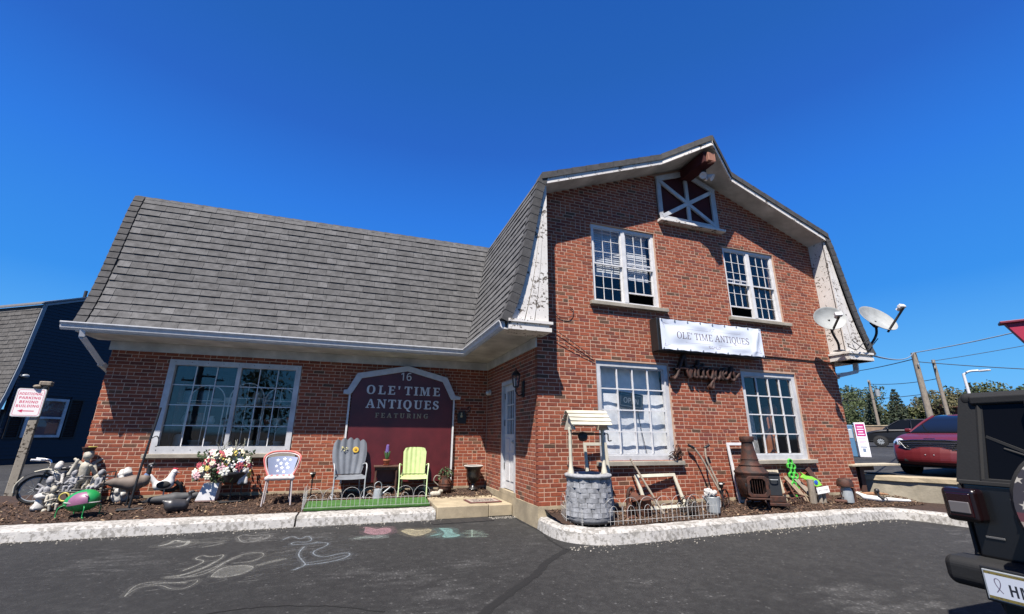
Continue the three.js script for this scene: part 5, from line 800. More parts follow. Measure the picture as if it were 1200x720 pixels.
leaningFrame('window_screen', 'white painted window frame leaning behind the rusty chiminea', BR2(4.20, .17), 0, .66, 1.05, .12, M.white, .05);
leaningFrame('window_screen', 'small cream wooden frame leaning beside the black box', BR2(4.78, .22), -.1, .36, .56, .22, M.paleWood, .045, [.3]);
{ const s = thing('wooden_pole', 'grey weathered pole leaning from mulch to the window sill', 'pole', BR2(1.92, .62)); mesh('shaft', [bar([0, -.01, 0], [-.26, .84, -.48], .02, 10, .017)], M.greyWood, s); mesh('ferrule', bar([.002, -.012, .004], [-.012, .04, -.022], .024, 10), M.rust, s); }
{ const s = thing('rusty_pump', 'rusty curled iron pump part standing behind the wire border', 'ironwork', BR2(1.30, .55)); mesh('curl', tube([[0, 0, 0], [-.01, .25, 0], [.02, .38, 0], [.07, .42, 0], [.10, .36, 0], [.06, .31, 0]], .028, 30), M.rustDark, s); mesh('disc', [cyl(.07, .07, .014, .07, .30, .08, 1.1, 0, .3, 18), cyl(.1, .11, .02, 0, .01, 0)], M.rust, s); mesh('legs', [tube([[-.1, 0, .1], [-.06, .14, .06], [0, .2, .02]], .016), tube([[.12, 0, .08], [.08, .15, .05], [.02, .22, .02]], .016), tube([[.02, 0, -.12], [.02, .15, -.06], [0, .22, 0]], .016)], M.rust, s); mesh('gear', [tor(.09, .014, .1, .16, -.02, 0, .6, 0), tor(.045, .012, .1, .16, -.02, 0, .6, 0)], M.rustDark, s); }
{ const s = thing('rusty_bucket', 'rusty brown tapered bucket beside the leaning pole', 'bucket', BR2(1.58, .55)); mesh('shell', lathe([[0, 0], [.085, 0], [.12, .24], [.128, .25], [.118, .245], [.08, .01], [0, .012]], 24), mat([.34, .20, .14], { map: T.rust, roughness: .85 }), s); mesh('lid', rbox(.3, .016, .26, .005, 0, .262, 0, .08, .3, .03), M.rust, s); mesh('handle', tube([[-.12, .22, 0], [-.13, .1, .06], [0, .07, .13], [.13, .1, .06], [.12, .22, 0]], .006), M.rustDark, s); }
{ const s = thing('wire_coil', 'tangle of dark wire coiled behind the hoop border', 'wire', BR2(2.36, .62)); const c = []; for (let i = 0; i < 11; i++) c.push(tor(rr(.08, .15), .006, rr(-.06, .06), rr(.1, .16), rr(-.05, .05), rr(0, 3), rr(0, 3), 0, 6.28, 26)); mesh('loops', c, M.blackMetal, s); }
{ const s = thing('wire_wreath', 'dark twig wreath perched at the end of the window sill', 'wreath', [2.70, .985, .05]); const c = []; for (let i = 0; i < 16; i++) c.push(tor(rr(.04, .1), .006, rr(-.08, .09), rr(.08, .19), rr(-.03, .03), rr(0, 3), rr(0, 3), 0, rr(3, 6.2), 16)); mesh('twigs', c, M.rustDark, s); }
{ // push cultivator
  const s = thing('push_cultivator', 'old push cultivator with crossed black grips leaning on the bricks', 'garden tool', BR2(3.36, .30), -.1);
  for (const d of [-1, 1]) { mesh('handle', tube([[.02, .12, .05], [-.06 + d * .03, .45, -.04], [-.16 + d * .05, .80, -.13], [-.20 + d * .13, 1.0, -.18]], .017, 20, false, 8), M.greyWood, s); mesh('grip', bar([-.20 + d * .11, .97, -.175], [-.20 + d * .22, 1.02, -.185], .024, 10), M.blackMetal, s); }
  mesh('cross_bar', bar([-.13, .66, -.09], [-.05, .66, -.09], .012), M.rust, s); const w = sub('wheel', s, [.04, .14, .06], [0, .5, 0]); mesh('rim', tor(.14, .014), M.rustDark, w); mesh('spokes', [0, 1, 2, 3, 4, 5].map((i) => bar([0, 0, 0], [.14 * Math.cos(i * 1.047), .14 * Math.sin(i * 1.047), 0], .007)), M.rustDark, w); mesh('hub', cyl(.022, .022, .06, 0, 0, 0, Math.PI / 2), M.rustDark, w);
  mesh('tine', tube([[.04, .12, .0], [-.08, .1, .02], [-.13, .0, .03]], .011), M.rustDark, s); mesh('tine', tube([[.04, .12, .1], [-.06, .1, .1], [-.11, .0, .11]], .011), M.rustDark, s);
}
{ const s = thing('flower_can', 'galvanised watering can filled with white flowers', 'watering can', BR2(2.88, .62), .2); mesh('can_body', lathe([[0, 0], [.095, 0], [.1, .03], [.115, .25], [.12, .26], [.11, .25], [.09, .03], [0, .02]], 24), M.galv, s); mesh('spout', bar([-.06, .1, 0], [-.24, .28, 0], .02, 8, .014), M.galv, s); mesh('handle', tube([[.11, .22, 0], [.19, .2, 0], [.18, .08, 0], [.1, .05, 0]], .008), M.galv, s); const b = ready(lumpy(new THREE.IcosahedronGeometry(.04, 1), .012, 40)); for (let i = 0; i < 16; i++) { const o = mesh('blossom', b, M.whiteStat, s); o.position.set(rr(-.09, .09), .28 + rr(0, .07), rr(-.08, .08)); o.scale.setScalar(rr(.7, 1.2)); o.rotation.set(i, i * 2, 0); } }
{ // chiminea
  const s = thing('chiminea', 'rusty brown cast iron chiminea with tall tapered chimney', 'chiminea', BR2(4.0, .42), -.62);
  { const arc = (p, a, l) => new THREE.LatheGeometry(p.map(([r, y]) => new THREE.Vector2(r, y)), 36, a, l), wall = [[.222, .235], [.255, .32], [.266, .42], [.268, .49]], inn = wall.map(([r, y]) => [r - .012, y]).reverse(); mesh('firebowl', [lathe([[0, .1], [.12, .11], [.2, .18], [.222, .235], [.21, .235], [.19, .19], [.11, .125], [0, .115]], 40), arc([...wall, ...inn, wall[0]], .56, 6.283 - 1.06), lathe([[.256, .49], [.268, .49], [.27, .55], [.285, .57], [.285, .59], [.26, .6], [.25, .58], [.256, .49]], 40)], M.rustDark, s); }
  mesh('chimney', lathe([[.285, .59], [.25, .62], [.19, .68], [.15, .74], [.135, .84], [.105, 1.0], [.095, 1.10], [.12, 1.115], [.12, 1.19], [.105, 1.2], [.09, 1.19], [.08, 1.1]], 40), M.rustDark, s); mesh('collar', [tor(.19, .01, 0, .70, 0, Math.PI / 2), tor(.143, .008, 0, .80, 0, Math.PI / 2)], M.rustDark, s);
  const d = sub('door', s, [.02, .36, .255], [0, .08, 0]); const rr2 = (w, h) => [[-w, -h + .04], [-w + .04, -h], [w - .04, -h], [w, -h + .04], [w, h - .04], [w - .04, h], [-w + .04, h], [-w, h - .04]];
  mesh('door_frame', ext(shape(rr2(.17, .17), [rr2(.125, .125).reverse()]), .025, .006), M.rustDark, d);  mesh('mesh_bars', [-.08, -.04, 0, .04, .08].map((x) => bar([x, -.125, .01], [x, .125, .01], .004, 5)), M.rustDark, d); mesh('latch', [rbox(.03, .05, .03, .006, -.19, .02, .02)], M.blackMetal, d); mesh('hinge', [rbox(.03, .1, .03, .006, .18, .08, .0), rbox(.03, .1, .03, .006, .18, -.08, .0)], M.rustDark, d);
  for (const a of [.6, 2.6, 4.7]) mesh('leg', tube([[.13 * Math.cos(a), .16, .13 * Math.sin(a)], [.2 * Math.cos(a), .08, .2 * Math.sin(a)], [.23 * Math.cos(a), 0, .23 * Math.sin(a)]], .02), M.rustDark, s);
  mesh('ash_shelf', [rbox(.36, .02, .14, .006, .02, .17, .28)], M.rustDark, s); mesh('vent', [-.5, .5].map((a) => ext([[-.02, -.06], [.02, -.06], [.03, .05], [-.01, .07]], .006, 0, .262 * Math.sin(a - .9), .4, .262 * Math.cos(a - .9), 0, a - .9, 0)), M.blackMetal, s);
}
{ const s = thing('iron_stove_box', 'blue black iron box on a stepped base right beside chiminea', 'stove', BR2(4.44, .42), -.5); mesh('cabinet', rbox(.24, .36, .24, .012, 0, .36, 0), mat([.03, .035, .042], { map: T.patch, roughness: .5 }), s); mesh('top', rbox(.28, .025, .28, .008, 0, .552, 0), M.blackMetal, s); mesh('plinth', [rbox(.3, .1, .32, .01, 0, .13, .02), rbox(.34, .05, .4, .01, 0, .05, .05)], M.rustDark, s); mesh('handle', tube([[-.06, .45, .125], [-.06, .45, .16], [.06, .45, .16], [.06, .45, .125]], .008), M.galv, s); }
{ const s = thing('rusty_harrow', 'low rusty tined harrow lying before the cream frame', 'garden tool', BR2(4.98, .35), .1); mesh('bars', [bar([-.22, .14, -.08], [.26, .2, -.12], .014), bar([-.2, .1, .1], [.24, .12, .08], .014), bar([-.2, .12, -.1], [-.16, .1, .12], .012), bar([.2, .17, -.12], [.22, .12, .1], .012), bar([-.05, .12, .1], [.16, .34, -.16], .014)], M.rust, s); for (let i = 0; i < 7; i++) mesh('tine', tube([[-.2 + i * .07, .11, .1], [-.21 + i * .07, .06, .13], [-.2 + i * .07, -.01, .12]], .008), M.rustDark, s); }
{ // green honeycomb rack
  const s = thing('honeycomb_rack', 'bright green honeycomb wall rack leaning below the window sill', 'rack', [5.37, bedR(.14), .16], -.05); const g = sub('cells', s, [0, .0, 0], [-.12, 0, 0]), hx = (r) => [0, 1, 2, 3, 4, 5].map((i) => [r * Math.cos(i * 1.0472 + .5236), r * Math.sin(i * 1.0472 + .5236)]), cell = ready(ext(shape(hx(.064), [hx(.042).reverse()]), .03, .004));
  for (const [x, y] of [[0, .07], [0, .18], [.05, .265], [-.05, .265], [0, .35], [.06, .43], [-.05, .44], [.01, .52], [-.03, .61], [.05, .60], [.01, .69]]) { const o = mesh('cell', cell, mat([.10, .60, .08], { map: T.grain, roughness: .45 }), g); o.position.set(x, y, 0); }
}
{ const s = thing('painted_fish', 'lime green cut out fish with blue eye lying on grey planks', 'ornament', [5.62, .60, .26], -.2); s.rotation.z = -.28; mesh('body', ext([[-.24, .1], [-.1, .06], [.02, .08], [.16, .05], [.24, -.02], [.14, -.08], [0, -.07], [-.1, -.02], [-.2, .0], [-.18, .06]], .025, .005), mat([.28, .72, .08], { roughness: .5 }), s); mesh('eye', [cyl(.04, .04, .012, .1, -.005, .032, Math.PI / 2), cyl(.018, .018, .018, .1, -.005, .034, Math.PI / 2)], mat([.03, .1, .5], { roughness: .4 }), s); }
for (const [label, a, b, w, m] of [['grey weathered plank leaning under the painted fish', [5.36, .72, .07], [5.62, .22, .34], .11, M.greyWood], ['second grey weathered plank with a dark underside by the rack', [5.22, .66, .06], [5.44, .21, .3], .1, M.wood], ['dark red brown board leaning beside the milk can', [5.86, .80, .05], [6.13, .2, .22], .13, M.brownWood]]) tag(mesh('leaning_plank', beam(a, b, w, .03, V(0, .35, 1)), m), label, 'plank');
{ const s = thing('welcome_sign', 'little white WELCOME sign hung on a weathered log post', 'sign', BR2(5.52, .42), -.12); for (const [x, h, r] of [[-.09, .42, .06], [.06, .16, .05], [.16, .2, .035]]) mesh('log', lumpy(cyl(r * .95, r, h, x, h / 2, 0, 0, 0, 0, 12), .004, 40), M.greyWood, s); const t = canvasTex(256, 96, (x) => { x.fillStyle = '#e9e6df'; x.fillRect(0, 0, 256, 96); x.fillStyle = '#4d5560'; x.font = 'bold 46px serif'; x.textAlign = 'center'; x.fillText('WELCOME', 128, 64, 225); }); const p = sub('plaque', s, [.09, .235, .075], [0, 0, .12]); mesh('panel', rbox(.28, .12, .016, .005), M.white, p); mesh('print', tf(new THREE.PlaneGeometry(.26, .1), 0, 0, .0095), new THREE.MeshStandardMaterial({ map: t, roughness: .7 }), p, true); }
{ const s = thing('milk_can', 'grey milk can under a rusty flared lid near the corner', 'milk can', BR2(6.22, .50)); mesh('can_body', lathe([[0, 0], [.095, 0], [.1, .02], [.1, .22], [.075, .28], [.07, .32], [0, .32]], 24), M.galv, s); mesh('lid', lathe([[0, .44], [.09, .44], [.12, .42], [.135, .36], [.14, .3], [.13, .295], [.12, .34], [0, .36]], 24), M.rustDark, s); mesh('handle', [tube([[-.1, .2, 0], [-.16, .22, 0], [-.15, .12, 0], [-.1, .1, 0]], .009), tube([[.1, .2, 0], [.16, .22, 0], [.15, .12, 0], [.1, .1, 0]], .009)], M.rustDark, s); mesh('side_board', [rbox(.03, .28, .14, .004, .16, .13, -.02), rbox(.07, .05, .2, .02, -.19, .04, .0, 0, .6, .3)], M.brownWood, s); }
{ const s = thing('wooden_decoy', 'long white and brown wooden bird decoy lying on the mulch', 'decoy', BR2(7.0, .52), -.72); mesh('body', body([[-.2, .07, 0, .05, .05, .05, 0, .05], [.05, .05, 0, .045, .52, .045, 0, .02], [-.2, .08, 0, .04, -.3, .14, 0, .03]], 44, .03), M.white, s); mesh('wing', tf(body([[-.1, .09, 0, .045, .12, .13, .02, .03], [.12, .13, .02, .03, .3, .12, .03, .015]], 30, .02), -.1, .02, -.04), mat([.35, .19, .10], { map: T.wood }), s); mesh('black_head', [sph(.045, .02, .2, .02), tube([[.02, .2, .02], [.03, .12, .04], [.1, .06, .07]], .02), tube([[.06, .1, .05], [.14, .07, .1], [.1, .03, .12]], .01)], M.blackMetal, s); }
{ const s = thing('wooden_bench', 'low bench of pale boards on dark trestles against the wall corner', 'bench', [7.62, 0, -.15], 0); for (const z of [-.1, .07]) mesh('seat_board', rbox(1.5, .04, .16, .006, .28, .84, z + .1), M.paleWood, s); for (const x of [-.22, .02]) mesh('trestle', [rbox(.13, .66, .1, .006, x, .50, .02, 0, 0, x > 0 ? -.05 : .03)], M.brownWood, s); mesh('brace', rbox(1.0, .1, .05, .006, .12, .76, -.08), M.brownWood, s); }

// ---------- chalk, cracks and patches on the asphalt ----------
{
  const C = { tail: [[-4.63, 1.61], [-4.68, 1.37], [-4.65, 1.23], [-4.52, 1.22], [-4.34, 1.35], [-4.23, 1.28], [-4.15, 1.28], [-4.18, 1.53], [-4.31, 1.53], [-4.45, 1.34], [-4.61, 1.34], [-4.64, 1.48], [-4.63, 1.61]], body: [[-4.51, 1.08], [-4.32, 1.06], [-4.22, .79], [-4.17, .46], [-4.19, .27], [-4.24, .33], [-4.33, .36], [-4.42, .23], [-4.47, .41], [-4.31, .52], [-4.34, .69], [-4.42, .88]], body2: [[-4.49, 1.12], [-4.23, 1.17], [-4.13, 1.0], [-4.08, .56], [-3.97, .29], [-3.77, .3], [-3.72, .52], [-3.81, .71], [-3.98, .73]], body3: [[-4.08, 1.2], [-4.1, .89], [-3.92, .82], [-3.72, .94], [-3.78, 1.17], [-3.94, 1.28], [-4.08, 1.2]], bits1: [[-5.08, -.43], [-5.0, -.51], [-5.03, -.75], [-4.88, -.59], [-4.82, -.65], [-4.78, -.39], [-4.85, -.32]], bits2: [[-4.86, -.55], [-4.58, -.42], [-4.36, -.43]], bits3: [[-4.54, -.19], [-4.43, -.26], [-4.36, -.35]], heart: [[-4.26, -.69], [-4.24, -.9], [-4.12, -.73], [-4.06, -.76], [-3.85, -.74], [-3.85, -.5], [-4.0, -.32], [-4.14, -.32], [-4.26, -.69]], cat1: [[-3.32, .15], [-3.38, .47], [-3.26, .89], [-3.21, 1.04], [-3.32, 1.2]], cat2: [[-3.23, 1.03], [-3.02, 1.03], [-2.78, .85], [-2.75, .63], [-2.89, .65], [-3.04, .76], [-3.15, .67], [-3.21, .44], [-3.05, .19], [-3.04, .01], [-3.21, -.04]], scr: [[-3.64, -.33], [-3.57, -.63], [-3.42, -.26], [-3.35, -.56], [-3.25, -.21], [-3.34, -.08], [-3.47, -.18], [-3.53, -.01], [-3.25, .02], [-3.18, -.09]] };
  const mk = (id, label, x0, x1, z0, z1, draw) => {   // one chalk drawing: a thin sheet of print on the asphalt
    const k = 300, W = Math.round((x1 - x0) * k), H = Math.round((z1 - z0) * k), cv = document.createElement('canvas'); cv.width = W; cv.height = H; const x = cv.getContext('2d'); x.lineCap = 'round'; x.lineJoin = 'round';
    const pt = ([a, b]) => [(a - x0) * k, (b - z0) * k]; x.fillStyle = '#000'; x.fillRect(0, 0, W, H);
    const ln = (p, w0 = 6, shade = '#d8d8d8', fill) => { const w = w0 > 12 ? w0 * .7 : w0 * .42; x.beginPath(); const q = p.map(pt); x.moveTo(...q[0]); for (let i = 1; i < q.length - 1; i++) x.quadraticCurveTo(...q[i], (q[i][0] + q[i + 1][0]) / 2, (q[i][1] + q[i + 1][1]) / 2); x.lineTo(...q[q.length - 1]); if (fill) { x.fillStyle = fill; x.fill(); } x.strokeStyle = shade; x.globalAlpha = .22; for (let t = 0; t < 6; t++) { x.save(); x.translate(rr(-4, 4), rr(-4, 4)); x.lineWidth = w * rr(.4, 1.5); x.stroke(); x.restore(); } x.globalAlpha = .09; x.lineWidth = w * 7; x.stroke(); x.globalAlpha = 1; };
    const col = draw(ln, x); for (let i = 0; i < 70; i++) { const X = rr(W * .15, W * .85), Y = rr(H * .15, H * .85), a = rr(-.7, .2), L = rr(15, 60); x.strokeStyle = 'rgba(190,190,190,' + rr(.08, .3) + ')'; x.lineWidth = rr(1.5, 5); x.beginPath(); x.moveTo(X, Y); x.quadraticCurveTo(X + L * .5, Y + rr(-12, 12), X + L * Math.cos(a), Y + L * Math.sin(a)); x.stroke(); } const id4 = x.getImageData(0, 0, W, H), dd = id4.data; for (let j = 0; j < H; j++) for (let i = 0; i < W; i++) { const o = (j * W + i) * 4, n = .25 + .75 * hash(i >> 1, j >> 1, 5) * (.4 + .6 * vnoise(i * .06, j * .06, 999, 3)) * 1.5; const v = Math.min(255, dd[o] * Math.min(1, n) * (hash(i, j, 8) > .4 ? .85 : .3)); dd[o] = dd[o + 1] = dd[o + 2] = v; } x.putImageData(id4, 0, 0);
    const at = new THREE.CanvasTexture(cv); const m = mat(col, { alphaMap: at, transparent: true, roughness: 1 }); const g = quad([x0, .004, z1], [x1, .004, z1], [x1, .004, z0], [x0, .004, z0]);
    tag(mesh('chalk_drawing', g, m, scene, true), label, 'chalk drawing');
  };
  mk('f', 'white chalk drawing of a long tailed fish on the asphalt', -4.8, -3.4, .1, 1.75, (ln) => { for (const k of ['tail', 'body', 'body2', 'body3']) ln(C[k], 8, '#c8c8c8', k === 'body3' ? '#3a3a3a' : undefined); ln([[-4.4, 1.1], [-4.25, .85], [-4.2, .6]], 6); ln([[-4.3, 1.12], [-4.15, .9], [-4.1, .65], [-3.98, .45]], 6); ln([[-4.6, 1.3], [-4.4, 1.28], [-4.25, 1.35]], 5); ln([[-3.7, .89], [-3.6, .78], [-3.49, .71]], 26, '#8a8a8a'); return [.62, .62, .56]; });
  mk('c', 'pale blue chalk drawing of a curled cat on the asphalt', -3.75, -2.65, -.75, 1.3, (ln) => { for (const k of ['cat1', 'cat2', 'scr']) ln(C[k], 8, '#d0d0d0'); ln([[-3.2, .95], [-3.0, .9], [-2.82, .75]], 20, '#454545'); return [.52, .60, .68]; });
  mk('h', 'white chalk outline of a heart near the wing kerb', -4.35, -3.75, -1.0, -.25, (ln) => { ln(C.heart, 9); ln([[-4.1, -.6], [-4.0, -.5], [-3.95, -.6]], 6); return [.7, .7, .66]; });
  mk('b', 'faint white chalk scribbles near the star chair kerb', -5.2, -4.25, -.85, -.1, (ln) => { ln(C.bits1, 14, '#b0b0b0'); ln(C.bits2, 8, '#808080'); ln(C.bits3, 10, '#909090'); return [.68, .68, .62]; });
  mk('p', 'pink and white chalk cloud shape near the turf kerb', -2.65, -2.1, -.95, -.2, (ln) => { ln([[-2.58, -.54], [-2.5, -.31], [-2.25, -.3], [-2.18, -.62], [-2.27, -.8], [-2.4, -.63], [-2.47, -.8], [-2.56, -.89]], 14, '#c0c0c0', '#777777'); return [.75, .42, .48]; });
  mk('m', 'pale mint chalk zigzag below the pink cloud shape', -2.8, -2.25, -.3, 0, (ln) => { ln([[-2.71, -.13], [-2.57, -.22], [-2.44, -.07], [-2.35, -.15]], 14, '#b0b0b0'); return [.62, .72, .68]; });
  mk('y', 'yellow and pink chalk heart on the asphalt', -2.12, -1.55, -.68, .12, (ln) => { ln([[-2.04, -.45], [-1.93, .06], [-1.61, -.3], [-1.63, -.5], [-1.8, -.4], [-1.93, -.59], [-2.04, -.45]], 14, '#c8c8c8', '#8a8a8a'); return [.72, .64, .42]; });
  mk('g', 'green and blue chalk figure beside the doorstep', -1.75, -1.2, -.55, .28, (ln) => { ln([[-1.46, -.48], [-1.28, -.42], [-1.36, -.1], [-1.25, .1], [-1.4, .18], [-1.54, .14], [-1.42, -.1], [-1.46, -.48]], 14, '#c0c0c0', '#888888'); ln([[-1.66, .01], [-1.52, -.08]], 18, '#a0a0a0'); return [.35, .66, .62]; });
  mk('t', 'pale green chalk cross strokes beside the doorstep', -1.28, -.85, -.3, .35, (ln) => { ln([[-1.19, -.03], [-.93, .05]], 10); ln([[-1.01, -.22], [-1.12, .22]], 10); ln([[-1.22, .23], [-.92, .28]], 8); ln([[-1.1, -.18], [-.98, -.12]], 8); return [.5, .68, .56]; });
  const tar = mat([.003, .003, .003], { roughness: 1 }), crack = (pts, w, label) => { const P = resample(pts, .05).map(([x, z]) => [x + rr(-.012, .012), z + rr(-.012, .012)]); tag(mesh('tar_seam', sweep(P, [[-w * .5, .001], [-w * .3, .005], [w * .3, .005], [w * .5, .001]], undefined, 0), tar), label, 'seam'); };
  crack([[-.10, 1.25], [-.62, 1.74], [-.85, 2.05], [-1.1, 2.31], [-1.49, 2.71], [-1.72, 2.97], [-2.4, 3.6]], .095, 'dark tar filled crack running from the kerb corner'); crack([[-3.9, 2.3], [-3.66, 2.24], [-3.28, 2.27], [-2.8, 2.44], [-2.47, 2.66]], .016, 'thin dark wavy crack in the open asphalt'); crack([[-.14, 1.3], [-.12, .7], [-.03, .1], [-.06, -.5], [-.02, -1.15]], .035, 'dark gap between the asphalt and foundation corner');
  const pm = thing('rubber_mat', 'flat black rubber mat on the asphalt before the doorstep', 'mat', [-1.0, .006, -.98], .05); mesh('pad', rbox(1.05, .012, .34, .004), mat([.022, .02, .02], { map: T.patch, roughness: .8 }), pm); mesh('rib', [-.4, -.2, 0, .2, .4].map((x) => box(.02, .004, .3, x, .008, 0)), M.rubber, pm);
  // loose gravel grains gathered along the kerbs
  const N = 1500, im = new THREE.InstancedMesh(new THREE.IcosahedronGeometry(.008, 0), mat([1, 1, 1], { roughness: .95 }), N), m4 = new THREE.Matrix4(), cc = new THREE.Color(); for (let i = 0; i < N; i++) { let x, z; if (i < 750) { x = rr(-11, -1.3); z = -1.17 + Math.abs(rr(-1, 1) * rr(0, 1) * rr(0, .5)); } else if (i < 900) { x = rr(-.5, 0); z = -1.15 + rr(0, .2); } else { x = rr(-.1, 6.4); z = (x < .6 ? 1.22 : 1.2 - .03 * x) + Math.abs(rr(-1, 1) * rr(0, 1) * rr(0, .6)); } m4.compose(V(x, .004, z), new THREE.Quaternion().setFromEuler(new THREE.Euler(rr(0, 6), rr(0, 6), 0)), V(1, 1, 1).multiplyScalar(rr(.4, 1.6))); im.setMatrixAt(i, m4); const k = rr(.06, .3); im.setColorAt(i, cc.setRGB(k, k * .93, k * .8)); } im.name = 'loose_gravel'; scene.add(im); tag(im, 'fine loose grit gathered along the kerbs', 'gravel', null, 'stuff');
}

// ---------- vehicles ----------
function wheelAt(parent, x, y, z, r, w, side) { const k = sub('wheel', parent, [x, y, z]); mesh('tyre', lathe([[r * .62, -w / 2], [r * .9, -w / 2], [r, -w / 2 + .03], [r, w / 2 - .03], [r * .9, w / 2], [r * .62, w / 2]], 28).rotateZ(Math.PI / 2), M.rubber, k); mesh('rim', [cyl(r * .63, r * .63, w * .7, 0, 0, 0, 0, 0, Math.PI / 2, 24), ...[0, 1, 2, 3, 4].map((i) => box(.02, r * 1.1, r * .16, side * w * .38, 0, 0, i * 1.2566, 0, 0))], M.galv, k); return k; }
function bent(g, f) { const p = g.attributes.position; for (let i = 0; i < p.count; i++) { const q = f(p.getX(i), p.getY(i), p.getZ(i)); p.setXYZ(i, ...q); } g.computeVertexNormals(); return g; }
function smoothExt(pts, W, bev, f) {   // side profile [z,y] across width W, smoothed and bent
  const s = new THREE.Shape(new THREE.CatmullRomCurve3(pts.map(([z, y]) => V(z, y, 0)), true, 'catmullrom', .35).getPoints(90).map((p) => new THREE.Vector2(p.x, p.y)));
  const g = new THREE.ExtrudeGeometry(s, { depth: W - 2 * bev, bevelEnabled: true, bevelSize: bev, bevelThickness: bev, bevelOffset: -bev, bevelSegments: 5, steps: 8 });
  g.rotateY(-Math.PI / 2); g.translate(W / 2 - bev, 0, 0);   // shape x becomes z, depth becomes -x
  return bent(g, f);
}
function car(name, label, p, turn, o) {
  const s = thing(name, label, o.cat, p, turn), W = o.W, taper = (x, y, z) => { const az = Math.abs(z), t = Math.max(0, az - o.L * .3) / (o.L * .2), k = (1 - .15 * t * t) * (1 - .05 * ((y - .62) / .4) ** 2); return [x * k, y, z - (z > 0 ? 1 : -1) * .16 * (x / (W / 2)) ** 2 * Math.min(1, t * 1.2)]; };
  mesh('body', smoothExt(o.low, W, .09, taper), o.paint, s);
  mesh('windows', smoothExt(o.cab, W * .86, .05, (x, y, z) => [x * (1 - .26 * Math.max(0, y - o.belt) / (o.H - o.belt)), y, z]), M.carGlass, s);
  const rp = o.cab.filter(([, y]) => y > o.H - .12).sort((a, b) => b[0] - a[0]);
  mesh('roof', smoothExt([...rp.map(([z, y]) => [z, y + .015]), ...rp.slice().reverse().map(([z, y]) => [z, y - .035])], W * .66, .015, (x, y, z) => [x, y - .04 * (x / (W * .33)) ** 2, z]), o.paint, s);
  for (const d of [-1, 1]) { mesh('front_pillar', [tube(o.apil.map(([z, y]) => [d * W * .43 * (1 - .24 * (y - o.belt) / (o.H - o.belt)), y, z]), .03, 12)], o.paint, s); mesh('rear_pillar', [tube(o.cpil.map(([z, y]) => [d * W * .43 * (1 - .24 * (y - o.belt) / (o.H - o.belt)), y, z]), .05, 12)], o.paint, s); mesh('door_pillar', [bar([d * W * .43, o.belt, -.15], [d * W * .335, o.H - .06, -.2], .03)], o.paint, s); mesh('mirror', rbox(.16, .11, .1, .04, d * (W * .5 - .02), o.belt + .06, o.apil[0][0] - .2), o.paint, s); }
  for (const d of [-1, 1]) for (const z of [o.L * .31, -o.L * .30]) { wheelAt(s, d * (W / 2 - .12), .33, z, .33, .22, d); mesh('wheel_arch', cyl(.38, .38, .2, d * (W / 2 - .13), .34, z, 0, 0, Math.PI / 2, 24), M.rubber, s); }
  return s;
}
